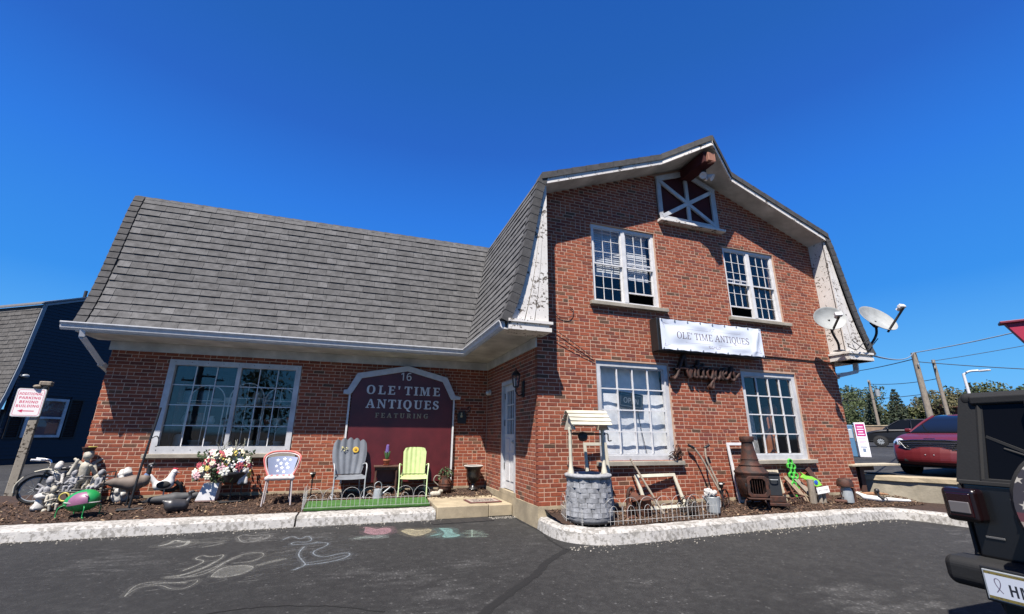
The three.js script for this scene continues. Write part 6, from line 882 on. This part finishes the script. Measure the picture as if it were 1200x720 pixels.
{
  const red = mat([.105, .006, .009], { phys: true, roughness: .5, metalness: .05, clearcoat: .35, clearcoatRoughness: .06 });
  const X = 9.95, Z = .02, turn = Math.atan2(-.995, .1), c = car('red_sedan', 'dark red sedan parked nose first above the retaining wall', [X + .995 * 2.3, upperY(X, Z) + .01, Z - .1 * 2.3], turn, { cat: 'car', L: 4.8, W: 1.84, H: 1.48, belt: .98, paint: red, low: [[-2.35, .3], [-2.42, .7], [-2.28, 1.0], [-1.5, 1.04], [0, 1.0], [.95, 1.0], [1.75, .9], [2.2, .74], [2.36, .5], [2.3, .24], [1.2, .2], [-1.2, .2]], cab: [[-1.95, 1.0], [-1.2, 1.36], [-.6, 1.47], [.1, 1.44], [.55, 1.3], [1.25, .97], [0, .95]], apil: [[1.2, .98], [.7, 1.24], [.2, 1.42]], cpil: [[-1.85, 1.02], [-1.2, 1.36], [-.7, 1.45]] });
  const gr = sub('grille', c, [0, .66, 2.24], [-.12, 0, 0]); const gs = [[-.60, .12], [-.3, .14], [.3, .14], [.60, .12], [.48, -.06], [.26, -.14], [-.26, -.14], [-.48, -.06]];
  mesh('grille_back', ext(gs, .03, .004), M.blackMetal, gr); mesh('chrome_surround', wire([...gs, gs[0]].map(([x, y]) => [x, y, .035]), .014), M.chrome, gr); mesh('chrome_bars', [.07, .03, -.01, -.05, -.09].map((y) => bar([-.52 + Math.abs(y - .07), y, .04], [.52 - Math.abs(y - .07), y, .04], .010)), M.chrome, gr); mesh('bonnet_emblem', [rbox(.22, .02, .02, .006, 0, .175, .0)], M.chrome, gr);
  for (const d of [-1, 1]) { const h = sub('headlight', c, [d * .68, .72, 2.06], [-.25, d * .62, d * .12]); mesh('lens', sph(.14, 0, 0, 0, 1.45, .92, .55, 18), mat([.75, .77, .8], { phys: true, roughness: .08, clearcoat: 1, metalness: .3 }), h); mesh('bulb', sph(.05, 0, 0, .05), M.chrome, h); mesh('bezel', tor(.12, .012, 0, 0, .0, 0, 0, 0), M.blackMetal, h); h.children[2].scale.set(1.66, 1.05, 1); mesh('fog_trim', rbox(.3, .03, .03, .01, d * .6, .36, 2.17, 0, d * .4, 0), M.chrome, c); }
  mesh('lower_intake', [rbox(1.1, .07, .06, .02, 0, .33, 2.29), rbox(1.5, .09, .1, .02, 0, .23, 2.16)], M.blackMetal, c); mesh('plate_bolts', [sph(.012, -.09, .47, 2.37), sph(.012, .07, .47, 2.37)], M.galv, c);
  car('dark_suv', 'black sport utility vehicle parked by the newspaper stand', [31.0, upperY(31, -12.2), -12.2], -Math.PI / 2 - .55 + Math.PI * 0 - .5, { cat: 'car', L: 4.8, W: 1.9, H: 1.74, belt: 1.08, paint: M.blackPaint, low: [[-2.35, .35], [-2.4, .8], [-2.3, 1.12], [-1, 1.12], [.9, 1.1], [1.6, 1.04], [2.2, .9], [2.38, .6], [2.3, .3], [1.2, .26], [-1.2, .26]], cab: [[-2.25, 1.1], [-2.1, 1.5], [-1.6, 1.7], [-.4, 1.74], [.3, 1.68], [.7, 1.5], [1.25, 1.07], [0, 1.05]], apil: [[1.2, 1.08], [.8, 1.4], [.4, 1.64]], cpil: [[-2.2, 1.1], [-2.0, 1.5], [-1.6, 1.68]] });
}
{ // off-roader, tail towards the camera side; local +x is forward
  const s = thing('off_roader', 'black boxy off roader with starred spare wheel cover', 'car', [1.38, 0, 5.47]);
  const bp = M.blackPaint, top = mat([.0055, .006, .0068], { map: T.grain, roughness: .75, bumpMap: T.bump, bumpScale: .001 });
  mesh('tub', [rbox(3.0, .52, 1.46, .04, 1.5, .86, 0)], bp, s);
  mesh('bonnet', rbox(1.3, .42, 1.3, .06, 3.55, .92, 0), bp, s);
  mesh('tailgate', [rbox(.03, .44, .98, .012, -.012, .86, .06)], bp, s); mesh('gate_hinge', [rbox(.05, .05, .12, .01, -.03, 1.0, .55), rbox(.05, .05, .12, .01, -.03, .74, .55)], bp, s); mesh('gate_strip', rbox(.006, .006, .5, .002, -.028, .885, -.2), M.galv, s);
  // hard top with its pillars and glass
  const rx = (y) => (y - 1.1) * .13, zz = (y) => .735 - (y - 1.1) * .17;
  const ring = (y, x0, x1, z) => [[x0, y, -z], [x1, y, -z], [x1, y, z], [x0, y, z]];
  mesh('roof_panel', bent(new RoundedBoxGeometry(2.5, .1, 1.28, 4, .045), (x, y, z) => [x + 1.33, y + 1.70 - .02 * (z / .64) ** 2, z]), top, s);
  for (const d of [-1, 1]) { mesh('rear_pillar', hull8([[0, 1.10, d * .735], [.34, 1.10, d * .735], [.34, 1.10, d * .60], [0, 1.10, d * .555], [.09, 1.70, d * .635], [.42, 1.70, d * .635], [.42, 1.70, d * .52], [.09, 1.70, d * .50]]), top, s); mesh('side_glass', hull8([[.34, 1.12, d * .715], [2.5, 1.12, d * .715], [2.5, 1.12, d * .70], [.34, 1.12, d * .70], [.42, 1.66, d * .63], [2.1, 1.66, d * .63], [2.1, 1.66, d * .615], [.42, 1.66, d * .615]]), M.carGlass, s); }
  mesh('rear_glass', hull8([[.012, 1.13, -.57], [.012, 1.13, .57], [.03, 1.13, .57], [.03, 1.13, -.57], [.085, 1.655, -.51], [.085, 1.655, .51], [.105, 1.655, .51], [.105, 1.655, -.51]]), M.tint, s); mesh('glass_rail', [rbox(.05, .06, 1.32, .015, .03, 1.11, 0), rbox(.06, .07, 1.14, .02, .09, 1.675, 0)], top, s); mesh('glass_hinge', [rbox(.05, .13, .09, .012, .03, 1.60, -.22, 0, 0, -.12), rbox(.05, .13, .09, .012, .03, 1.60, .35, 0, 0, -.12)], M.blackMetal, s); mesh('inner_dark', span(.3, 2.3, 1.1, 1.6, -.5, .5), M.dark, s);
  for (const d of [-1, 1]) { const t = sub('tail_light', s, [-.04, .955, d * .70]); mesh('housing', rbox(.12, .22, .2, .03), mat([.007, .002, .0025], { phys: true, roughness: .3, clearcoat: .3 }), t); mesh('lens', rbox(.02, .16, .14, .015, -.058, 0, 0), mat([.014, .002, .003], { phys: true, roughness: .2, clearcoat: .5 }), t); mesh('reverse_lens', rbox(.012, .075, .115, .01, -.068, -.015, 0), mat([.13, .12, .12], { phys: true, roughness: .25, clearcoat: .5 }), t); }
  mesh('bumper', [bent(new RoundedBoxGeometry(.26, .18, 1.72, 4, .06), (x, y, z) => [x - .13 + .12 * Math.max(0, Math.abs(z) - .6) * 3, y + .53, z])], top, s); mesh('underbody', rbox(2.8, .22, 1.1, .03, 1.5, .5, 0), M.rubber, s); mesh('valance', rbox(.1, .2, 1.3, .02, .02, .36, 0), M.rubber, s);
  // spare wheel in its printed cover
  const sp = sub('spare_wheel', s, [-.10, 1.0, .07], [0, -Math.PI / 2, 0]); const R = .41;
  mesh('cover_rim', lathe([[0, -.02], [R - .05, -.02], [R, .03], [R + .005, .14], [R - .02, .24], [R - .05, .262]], 44).rotateX(Math.PI / 2), M.rubber, sp);
  const ft = canvasTex(512, 512, (x) => { x.fillStyle = '#3d3636'; x.fillRect(0, 0, 512, 512); for (let i = 0; i < 7; i++) { x.fillStyle = i % 2 ? '#8d8178' : '#5a3338'; x.fillRect(0, 270 + i * 36, 512, 36); } x.fillStyle = '#39363a'; x.fillRect(0, 0, 512, 270); x.fillStyle = '#b3aca0'; for (let r = 0; r < 5; r++) for (let c = 0; c < 9; c++) { const cx = 34 + c * 56 + (r % 2) * 26, cy = 34 + r * 52; x.beginPath(); for (let i = 0; i < 10; i++) { const a = -Math.PI / 2 + i * Math.PI / 5, q = i % 2 ? 8 : 20; x.lineTo(cx + q * Math.cos(a), cy + q * Math.sin(a)); } x.fill(); } });
  mesh('cover_face', tf(new THREE.CircleGeometry(R - .045, 44), 0, 0, .263), new THREE.MeshStandardMaterial({ map: ft, roughness: .5 }), sp, true);
  const pt = canvasTex(512, 256, (x) => { x.fillStyle = '#b4bac4'; x.fillRect(0, 0, 512, 256); x.fillStyle = '#23262d'; x.font = 'bold 150px sans-serif'; x.fillText('HMC', 165, 200, 260); x.strokeStyle = '#5b5666'; x.lineWidth = 8; x.beginPath(); x.moveTo(70, 190); x.bezierCurveTo(130, 120, 120, 60, 90, 60); x.bezierCurveTo(60, 60, 60, 120, 120, 190); x.stroke(); x.fillStyle = '#6e6436'; x.fillRect(0, 0, 512, 26); x.fillRect(0, 230, 512, 26); x.fillStyle = '#4a4538'; for (let i = 0; i < 40; i++) x.fillRect(rr(0, 500), i % 2 ? rr(2, 18) : rr(232, 248), rr(6, 20), 7); });
  const pl = sub('number_plate', s, [-.275, .515, -.42], [0, -Math.PI / 2, 0]); mesh('plate', rbox(.33, .17, .012, .004), M.galv, pl); mesh('print', tf(new THREE.PlaneGeometry(.31, .155), 0, 0, .0075), new THREE.MeshStandardMaterial({ map: pt, roughness: .35 }), pl, true); mesh('holder', rbox(.36, .2, .02, .006, 0, 0, -.018), M.blackMetal, pl);
  for (const d of [-1, 1]) for (const x of [.72, 3.2]) { const w = wheelAt(s, x, .40, d * .74, .40, .26, d); w.rotation.y = Math.PI / 2; mesh('fender', thick((u, v) => { const a = (.05 + .9 * u) * Math.PI; return [x + .5 * Math.cos(a), .42 + .46 * Math.sin(a), d * (.70 + .17 * v)]; }, 18, 4, .02), top, s); }
  mesh('wiper', [bar([.0, 1.17, -.02], [.045, 1.34, -.44], .009), beam([.02, 1.24, -.18], [.055, 1.42, -.52], .012, .018), cyl(.03, .03, .05, .0, 1.17, -.02, 0, 0, Math.PI / 2)], M.rubber, s); mesh('window_seal', [beam([.004, 1.125, -.585], [.082, 1.66, -.525], .018, .02), beam([.0, 1.125, -.585], [.0, 1.125, .585], .02, .02)], M.rubber, s); mesh('gate_handle', [rbox(.03, .05, .13, .01, -.035, .95, -.36), rbox(.02, .08, .17, .008, -.022, .95, -.36)], M.blackMetal, s); mesh('corner_trim', [rbox(.02, .46, .02, .006, .0, .86, -.722), rbox(.02, .03, 1.44, .006, -.003, 1.105, 0)], M.rubber, s); mesh('fuel_flap', cyl(.075, .075, .02, .55, .95, -.735, Math.PI / 2), M.blackMetal, s);
  mesh('badge', rbox(.006, .014, .10, .003, -.004, .755, -.60), mat([.10, .10, .10], { roughness: .4 }), s);
}

// ---------- street furniture beyond the upper lot ----------
{
  const t = canvasTex(256, 512, (x) => { x.fillStyle = '#e8e6ea'; x.fillRect(0, 0, 256, 512); x.fillStyle = '#a82a72'; x.fillRect(16, 10, 224, 200); x.fillStyle = '#e9d4e2'; x.font = 'bold 58px sans-serif'; x.textAlign = 'center'; for (const [y, w] of [[70, 150], [110, 170], [150, 120], [190, 160]]) x.fillRect(128 - w / 2, y - 22, w, 16); x.fillStyle = '#c55a92'; for (let i = 0; i < 5; i++) x.fillRect(40, 240 + i * 22, 176 - (i % 2) * 40, 8); x.fillStyle = '#6b7d96'; x.fillRect(48, 370, 160, 18); x.fillRect(90, 400, 76, 60); x.fillStyle = '#b8b8c4'; for (let i = 0; i < 3; i++) x.fillRect(40, 470 + i * 14, 170, 5); });
  const y = upperY(16.9, -5.4), s = thing('newspaper_stand', 'white newspaper stand with a magenta poster beyond the brick corner', 'stand', [16.55, y, -5.75], -.9); mesh('cabinet', rbox(.36, 1.34, .3, .02, 0, .68, 0), mat([.7, .7, .73], { roughness: .4 }), s); mesh('poster', tf(new THREE.PlaneGeometry(.33, 1.24), 0, .70, .153), new THREE.MeshStandardMaterial({ map: t, roughness: .6 }), s, true); mesh('foot', box(.32, .04, .28, 0, .01, 0), M.dark, s);
  const b = thing('newspaper_stand', 'blue newspaper stand standing beside the magenta poster one', 'stand', [16.5, upperY(16.5, -6.2), -6.2], -.9); mesh('cabinet', rbox(.34, 1.25, .3, .02, 0, .64, 0), mat([.09, .2, .34], { roughness: .4 }), b); mesh('window', rbox(.26, .36, .02, .01, 0, .92, .15), mat([.4, .45, .5], { roughness: .2 }), b);
}
function utilityPole(label, p, h, r, arms) { const s = thing('utility_pole', label, 'utility pole', p); mesh('pole', cyl(r * .75, r, h, 0, h / 2, 0, 0, 0, 0, 14), M.greyWood, s); for (const [y, w, a] of arms) { const m = sub('crossarm', s, [0, y, 0], [0, a, 0]); mesh('arm', box(w, .12, .1), M.greyWood, m); mesh('insulators', [-.46, -.2, .2, .46].map((k) => cyl(.04, .05, .14, k * w, .12, 0)), M.galv, m); } return s; }
utilityPole('thick grey utility pole with bracket and service wires near the sedan', [32.6, .8, -11.7], 6.2, .2, [[5.3, .5, .9]]);
utilityPole('utility pole with two cross arms behind the thick grey pole', [46.4, 1, -17.6], 7.3, .17, [[6.5, 1.5, .45], [7.0, 1.1, .45]]);
utilityPole('far thin utility pole with a single cross arm among the trees', [48.3, 1, -24.5], 6.3, .15, [[6.1, 1.4, .45]]);
{ const s = thing('transformer', 'grey transformer can fixed to the far thin utility pole', 'transformer', [48.75, 5.6, -24.2]); mesh('tank', cyl(.22, .22, .7, 0, .35, 0), M.galv, s); mesh('bushing', [cyl(.04, .05, .16, -.08, .78, 0), cyl(.04, .05, .16, .08, .78, 0)], M.dark, s); }
{ const s = thing('street_lamp', 'white street lamp with short arm against the distant trees', 'street lamp', [31.7, .8, -9.0]); mesh('pole', cyl(.07, .1, 4.4, 0, 2.2, 0), M.white, s); mesh('arm', tube([[0, 4.35, 0], [.12, 4.5, .25], [.3, 4.52, .6]], .06), M.white, s); mesh('head', rbox(.25, .1, .5, .03, .42, 4.5, .8), M.white, s); }
function line(label, a, b, sag, r, m = M.dark, cat = 'power line') { const pts = []; for (let i = 0; i <= 12; i++) { const t = i / 12; pts.push([a[0] + (b[0] - a[0]) * t, a[1] + (b[1] - a[1]) * t - sag * 4 * t * (1 - t), a[2] + (b[2] - a[2]) * t]); } tag(mesh('power_line', tube(pts, r, 24, false, 5), m), label, cat); }
line('twisted pale service cable from the eave to the thick utility pole', [8.05, 3.2, .4], [32.6, 7.0, -11.7], .25, .022, M.galv); line('pale service cable from the thick pole towards the red sign', [32.6, 7.0, -11.7], [26, 7.6, 4], .35, .03, M.galv);
line('dark wire from the thick pole sloping down past the street lamp', [32.6, 6.4, -11.7], [36, 4.0, 2], .3, .025); line('upper dark wire between the thick pole and far thin pole', [32.6, 6.6, -11.7], [47.9, 8.6, -30], .3, .03); line('middle dark wire between far pole and cross arm pole', [48.3, 6.9, -24.5], [46.4, 6.6, -17.6], .2, .03); line('lower dark wire running behind far thin pole', [47, 5.6, -32], [46.4, 5.4, -17.6], .3, .03); line('high faint wire leaving the cross arm pole', [46.4, 8.2, -17.6], [54, 11, -2], .3, .025);
{ // red hanging sign on a pole beyond the frame
  const s = thing('red_pole_sign', 'tapered red sign with a white disc on a pole beyond the off roader', 'sign', [16.5, 0, .9]); s.rotation.y = -1.05;
  mesh('panel', ext([[-1.48, 4.83], [1.0, 4.83], [.8, 4.08], [-1.14, 4.08]], .22, .01, 0, 0, -.11), mat([.34, .012, .045], { roughness: .5 }), s); mesh('top_cap', rbox(2.66, .08, .4, .02, -.24, 4.84, 0), mat([.16, .008, .025], { roughness: .5 }), s); mesh('disc', cyl(.34, .34, .04, -.52, 4.44, .13, Math.PI / 2, 0, 0, 32), M.white, s); mesh('disc_mark', [text('k', sans, .3, .01).map((g) => g.translate(-.52, 4.33, .152))], M.dark, s); mesh('post', cyl(.09, .11, 4.1, -.0, 2.2, 0), M.galv, s); s.position.y = .5; s.children.forEach((o) => { o.position.y -= .5; });
}
{ const s = thing('brick_house', 'low red brown brick house half hidden behind the trees', 'building', [55, 1, -20.5], -.6); mesh('wall', rbox(9, 3.3, 5, .02, 2.5, 1.65, 0), M.plainBrick, s); mesh('roof', hull8([[-2.3, 3.3, 2.8], [7.3, 3.3, 2.8], [7.3, 3.3, -2.8], [-2.3, 3.3, -2.8], [-2.3, 3.75, .1], [7.3, 3.75, .1], [7.3, 3.75, -.1], [-2.3, 3.75, -.1]]), M.rust, s); }
{ const s = thing('low_fence_wall', 'low tan wall far behind the parked black vehicle', 'wall', [44, .9, -26]); s.rotation.y = -1.05; mesh('wall_body', rbox(26, 1.6, .3, .02, 0, .8, 0), mat([.42, .30, .22], { map: T.concrete }), s); mesh('wall_cap', rbox(26.1, .1, .4, .02, 0, 1.65, 0), M.step, s); }

// ---------- trees ----------
function leafCloud(n, size, place) { const P = [], N = [], q = new THREE.Quaternion(), e = new THREE.Euler(), a = V(), b = V(), c = V(), d = V(); for (let i = 0; i < n; i++) { const [x, y, z, k = 1] = place(i); q.setFromEuler(e.set(rr(-1.6, 1.6), rr(0, 6.28), rr(-1.6, 1.6))); const s = size * rr(.6, 1.3) * k; a.set(-s, -s * .45, 0).applyQuaternion(q); b.set(s * .2, -s * .5, s * .2).applyQuaternion(q); c.set(s, s * .1, 0).applyQuaternion(q); d.set(-s * .1, s * .55, -s * .15).applyQuaternion(q); for (const v of [a, b, c, a, c, d]) P.push(x + v.x, y + v.y, z + v.z); } const g = new THREE.BufferGeometry(); g.setAttribute('position', new THREE.Float32BufferAttribute(P, 3)); g.computeVertexNormals(); return g; }
const leafM = [[.062, .098, .036], [.085, .125, .042], [.13, .155, .05], [.16, .145, .065], [.045, .075, .04]].map((c) => mat(c, { phys: true, roughness: .9, side: THREE.DoubleSide, transmission: .25, thickness: 0, map: T.leafy }));
function tree(name, label, p, h, kind, m) {
  const s = thing(name, label, 'tree', p, 0, undefined), bark = mat([.09, .07, .055], { map: T.wood, roughness: .95 });
  if (kind === 'fir') { mesh('trunk', cyl(.03, .16, h * .98, 0, h * .49, 0, 0, 0, 0, 8), bark, s); const L = Math.round(h * 3.4); mesh('crown', [leafCloud(L * 75, .17, (i) => { const l = Math.floor(i / 75), t = (l + .5) / L, R = (1 - t) ** .85 * h * .30 + .08, a = (i % 9) * .698 + l * 1.3 + rr(-.2, .2), r = R * Math.sqrt(rr(.03, 1)); return [r * Math.cos(a), h * (.06 + .95 * t) - r * .32 + rr(-.08, .08), r * Math.sin(a), .7 + .6 * (1 - t)]; })], m, s); }
  else {
    const W = h * (kind === 'wide' ? .46 : .32), br = [cyl(.07, .17, h * .5, 0, h * .25, 0, 0, 0, 0, 8)], cl = []; for (let i = 0; i < 26; i++) { const a = i * 2.4 + rr(-.3, .3), t = rr(.0, 1), y = h * (.22 + .70 * t), R = W * Math.sqrt(Math.max(.04, 1 - ((t - .40) / .66) ** 2)) * rr(.35, .98); const c = [R * Math.cos(a), y, R * Math.sin(a)]; cl.push([...c, h * rr(.085, .15)]); if (i % 2) br.push(bar([0, h * (.16 + .28 * t), 0], c, .045, 5, .012)); }
    mesh('trunk', br[0], bark, s); mesh('limbs', br.slice(1), bark, s); mesh('crown', [leafCloud(kind === 'sparse' ? 1500 : 3000, .14, (i) => { const c = cl[i % cl.length], u = rr(-1, 1), a = rr(0, 6.28), r = c[3] * Math.cbrt(rnd()) * 1.1, q = Math.sqrt(1 - u * u); return [c[0] + r * q * Math.cos(a) * 1.15, c[1] + r * u * .85, c[2] + r * q * Math.sin(a) * 1.15]; })], m, s);
  }
  return s;
}
const polar = (deg, r, y = 1) => [camera.position.x + r * Math.sin(deg * rad), y, camera.position.z - r * Math.cos(deg * rad)];
for (const [b, r, h, k, mi, n, l] of [
  [55.9, 64, 6.6, 'wide', 1, 'broadleaf_tree', 'olive broadleaf tree seen just past the brick corner'], [57.6, 70, 7.6, 'wide', 0, 'broadleaf_tree', 'dark broadleaf tree behind the far thin utility pole'], [58.3, 62, 5.6, 'fir', 4, 'fir_tree', 'short dark fir beside the far thin utility pole'], [60.15, 64, 6.1, 'fir', 4, 'fir_tree', 'pointed dark fir standing above its neighbours'], [59.3, 70, 5.2, 'wide', 2, 'broadleaf_tree', 'yellow green broadleaf tree between two firs'], [61.2, 66, 4.6, 'wide', 2, 'broadleaf_tree', 'bright low broadleaf tree above the black vehicle'], [62.0, 72, 5.6, 'fir', 0, 'fir_tree', 'slim fir in the dip of the tree line'], [62.6, 68, 4.9, 'wide', 1, 'broadleaf_tree', 'round green tree behind the sedan roof'], [63.6, 62, 6.2, 'sparse', 3, 'budding_tree', 'thinly leaved budding tree behind the two poles'], [64.5, 64, 6.2, 'wide', 0, 'broadleaf_tree', 'dense green tree below the cross arm pole'], [65.4, 66, 6.6, 'fir', 4, 'fir_tree', 'broad fir behind the street lamp'], [66.6, 68, 6.8, 'sparse', 2, 'budding_tree', 'thin crowned tree past the street lamp'], [68.0, 66, 5.8, 'wide', 0, 'broadleaf_tree', 'dark tree above the off roader roof'], [69.5, 64, 6.0, 'wide', 1, 'broadleaf_tree', 'green tree far beyond the off roader'], [56.8, 80, 7.8, 'wide', 3, 'broadleaf_tree', 'brownish tree at the back of the tree line'], [61.6, 82, 6.4, 'wide', 3, 'broadleaf_tree', 'rusty green tree at the back between firs']]) tree(n, l, polar(b, r, .9), h * .93, k, leafM[mi]);
// across the street, seen only as reflections in the glass
tree('broadleaf_tree', 'tree across the street mirrored in the shop window', [-10, 0, 25], 6.4, 'sparse', leafM[0]); 
utilityPole('utility pole across the street mirrored in the shop window', [-14, 0, 24], 8, .2, [[5.2, 2.4, 0], [4.4, 1.8, 0]]);

// ---------- the navy neighbour ----------
{
  const s = thing('navy_house', 'navy clapboard neighbour with grey gambrel roof', 'building', [-17.09, 0, -18.39], 56.6 * rad);
  const navy = mat([.004, .009, .026], { map: T.grain, roughness: .6 }), tr = mat([.30, .33, .36], { map: T.grain, roughness: .6 }), PX = [[-.62, 2.2], [-.5, 2.9], [-.36, 4.2], [-.2, 7.08]], edge = (y) => { let i = 0; while (i < PX.length - 2 && PX[i + 1][1] < y) i++; const [a, b] = [PX[i], PX[i + 1]]; return y > 7.08 ? -.2 + (y - 7.08) / .47 : a[0] + (b[0] - a[0]) * Math.min(1, Math.max(0, (y - a[1]) / (b[1] - a[1]))); };
  mesh('wall', ext([[-.25, 0], [9, 0], [9, 9], [3.85, 8.95], [-.1, 7.08], [-.25, 4]], .2, 0, 0, 0, -.22), navy, s);
  const win = [.42, 1.82, 1.13, 2.86];
  for (let y = .25; y < 8.9; y += .152) { const x0 = Math.max(y < 2.3 ? -.24 : edge(y) + .12, -.24), x1 = 9; const segs = y + .15 > win[2] - .05 && y < win[3] + .05 ? [[x0, win[0] - .12], [win[1] + .12, x1]] : [[x0, x1]]; for (const [a, b] of segs) if (b - a > .05) mesh('clapboard', hull8([[a, y, .028], [b, y, .028], [b, y, 0], [a, y, 0], [a, y + .155, .008], [b, y + .155, .008], [b, y + .155, 0], [a, y + .155, 0]]), navy, s); }
  const w = sub('window', s); mesh('frame', frameRect(...win, .11, .02, .09), M.trim, w); mesh('meeting_rail', span(win[0] + .1, win[1] - .1, 1.95, 2.04, .03, .08), M.trim, w); for (const [a, b] of [[1.24, 1.95], [2.04, 2.75]]) mesh('pane', span(win[0] + .1, win[1] - .1, a, b, .03, .035), M.glass, w); mesh('room', span(win[0], win[1], win[2], win[3], -.02, .008), mat([.12, .06, .07], { roughness: .8 }), w); mesh('mullion', span(win[0] + .34, win[0] + .42, 1.2, 2.78, .03, .085), M.trim, w);
  for (const [a, b] of [[win[0] - .55, win[0] - .06], [win[1] + .06, win[1] + .62]]) { const k = sub('shutter', s, [0, 0, 0]); mesh('shutter_frame', frameRect(a, b, 1.08, 2.9, .06, .035, .075), mat([.006, .007, .010], { roughness: .6 }), k); mesh('louvres', Array.from({ length: 22 }, (_, i) => box(b - a - .12, .06, .012, (a + b) / 2, 1.18 + i * .078, .052, .6, 0, 0)), mat([.006, .007, .010], { roughness: .6 }), k); }
  mesh('rake_trim', [...PX.slice(1).map((p, i) => beam([PX[i][0] + .06, PX[i][1], .06], [p[0] + .06, p[1], .06], .14, .06, V(0, 0, 1))), beam([-.2, 7.06, .07], [3.9, 9.0, .07], .2, .08, V(0, 0, 1))], tr, s);
  const g2 = [[.13, .125, .12], [.115, .11, .105], [.15, .145, .14]].map((c) => mat(c, { map: T.shingle, roughness: .92 })), D = 12;
  for (let y = 2.2; y < 7.0; y += .2) { let z = 0; while (z > -D) { const w2 = pick([.25, .35, .45, .6]) * (z < -5 ? 3 : 1), b = Math.max(-D, z - w2), e0 = edge(y), e1 = edge(y + .22), o = rr(.02, .032); mesh(y < 6.9 ? 'shingle' : 'shingle', hull8([[e0 - o, y, z - .004], [e0 - o, y, b + .004], [e0 + .02, y, b + .004], [e0 + .02, y, z - .004], [e1 - .006, y + .22, z - .004], [e1 - .006, y + .22, b + .004], [e1 + .02, y + .22, b + .004], [e1 + .02, y + .22, z - .004]]), pick(g2), s); z = b; } }
  mesh('upper_slope', hull8([[-.32, 7.06, .12], [-.32, 7.06, -D], [4.1, 9.1, -D], [4.1, 9.1, .12], [-.32, 7.0, .12], [-.32, 7.0, -D], [4.1, 9.04, -D], [4.1, 9.04, .12]]), M.shingle, s); mesh('vent_pipe', cyl(.07, .07, .35, 1.9, 8.3, -1.2), M.dark, s);
  mesh('side_wall', span(-.3, -.1, 0, 2.3, -D, -.22), navy, s);
  const lp = mesh('lamp', [sph(.1, -.05, 3.75, .1, 1.4, .8, 1), cyl(.06, .06, .1, -.15, 3.75, .05, Math.PI / 2)], M.galv, s);
}
renderer.render(scene, camera);
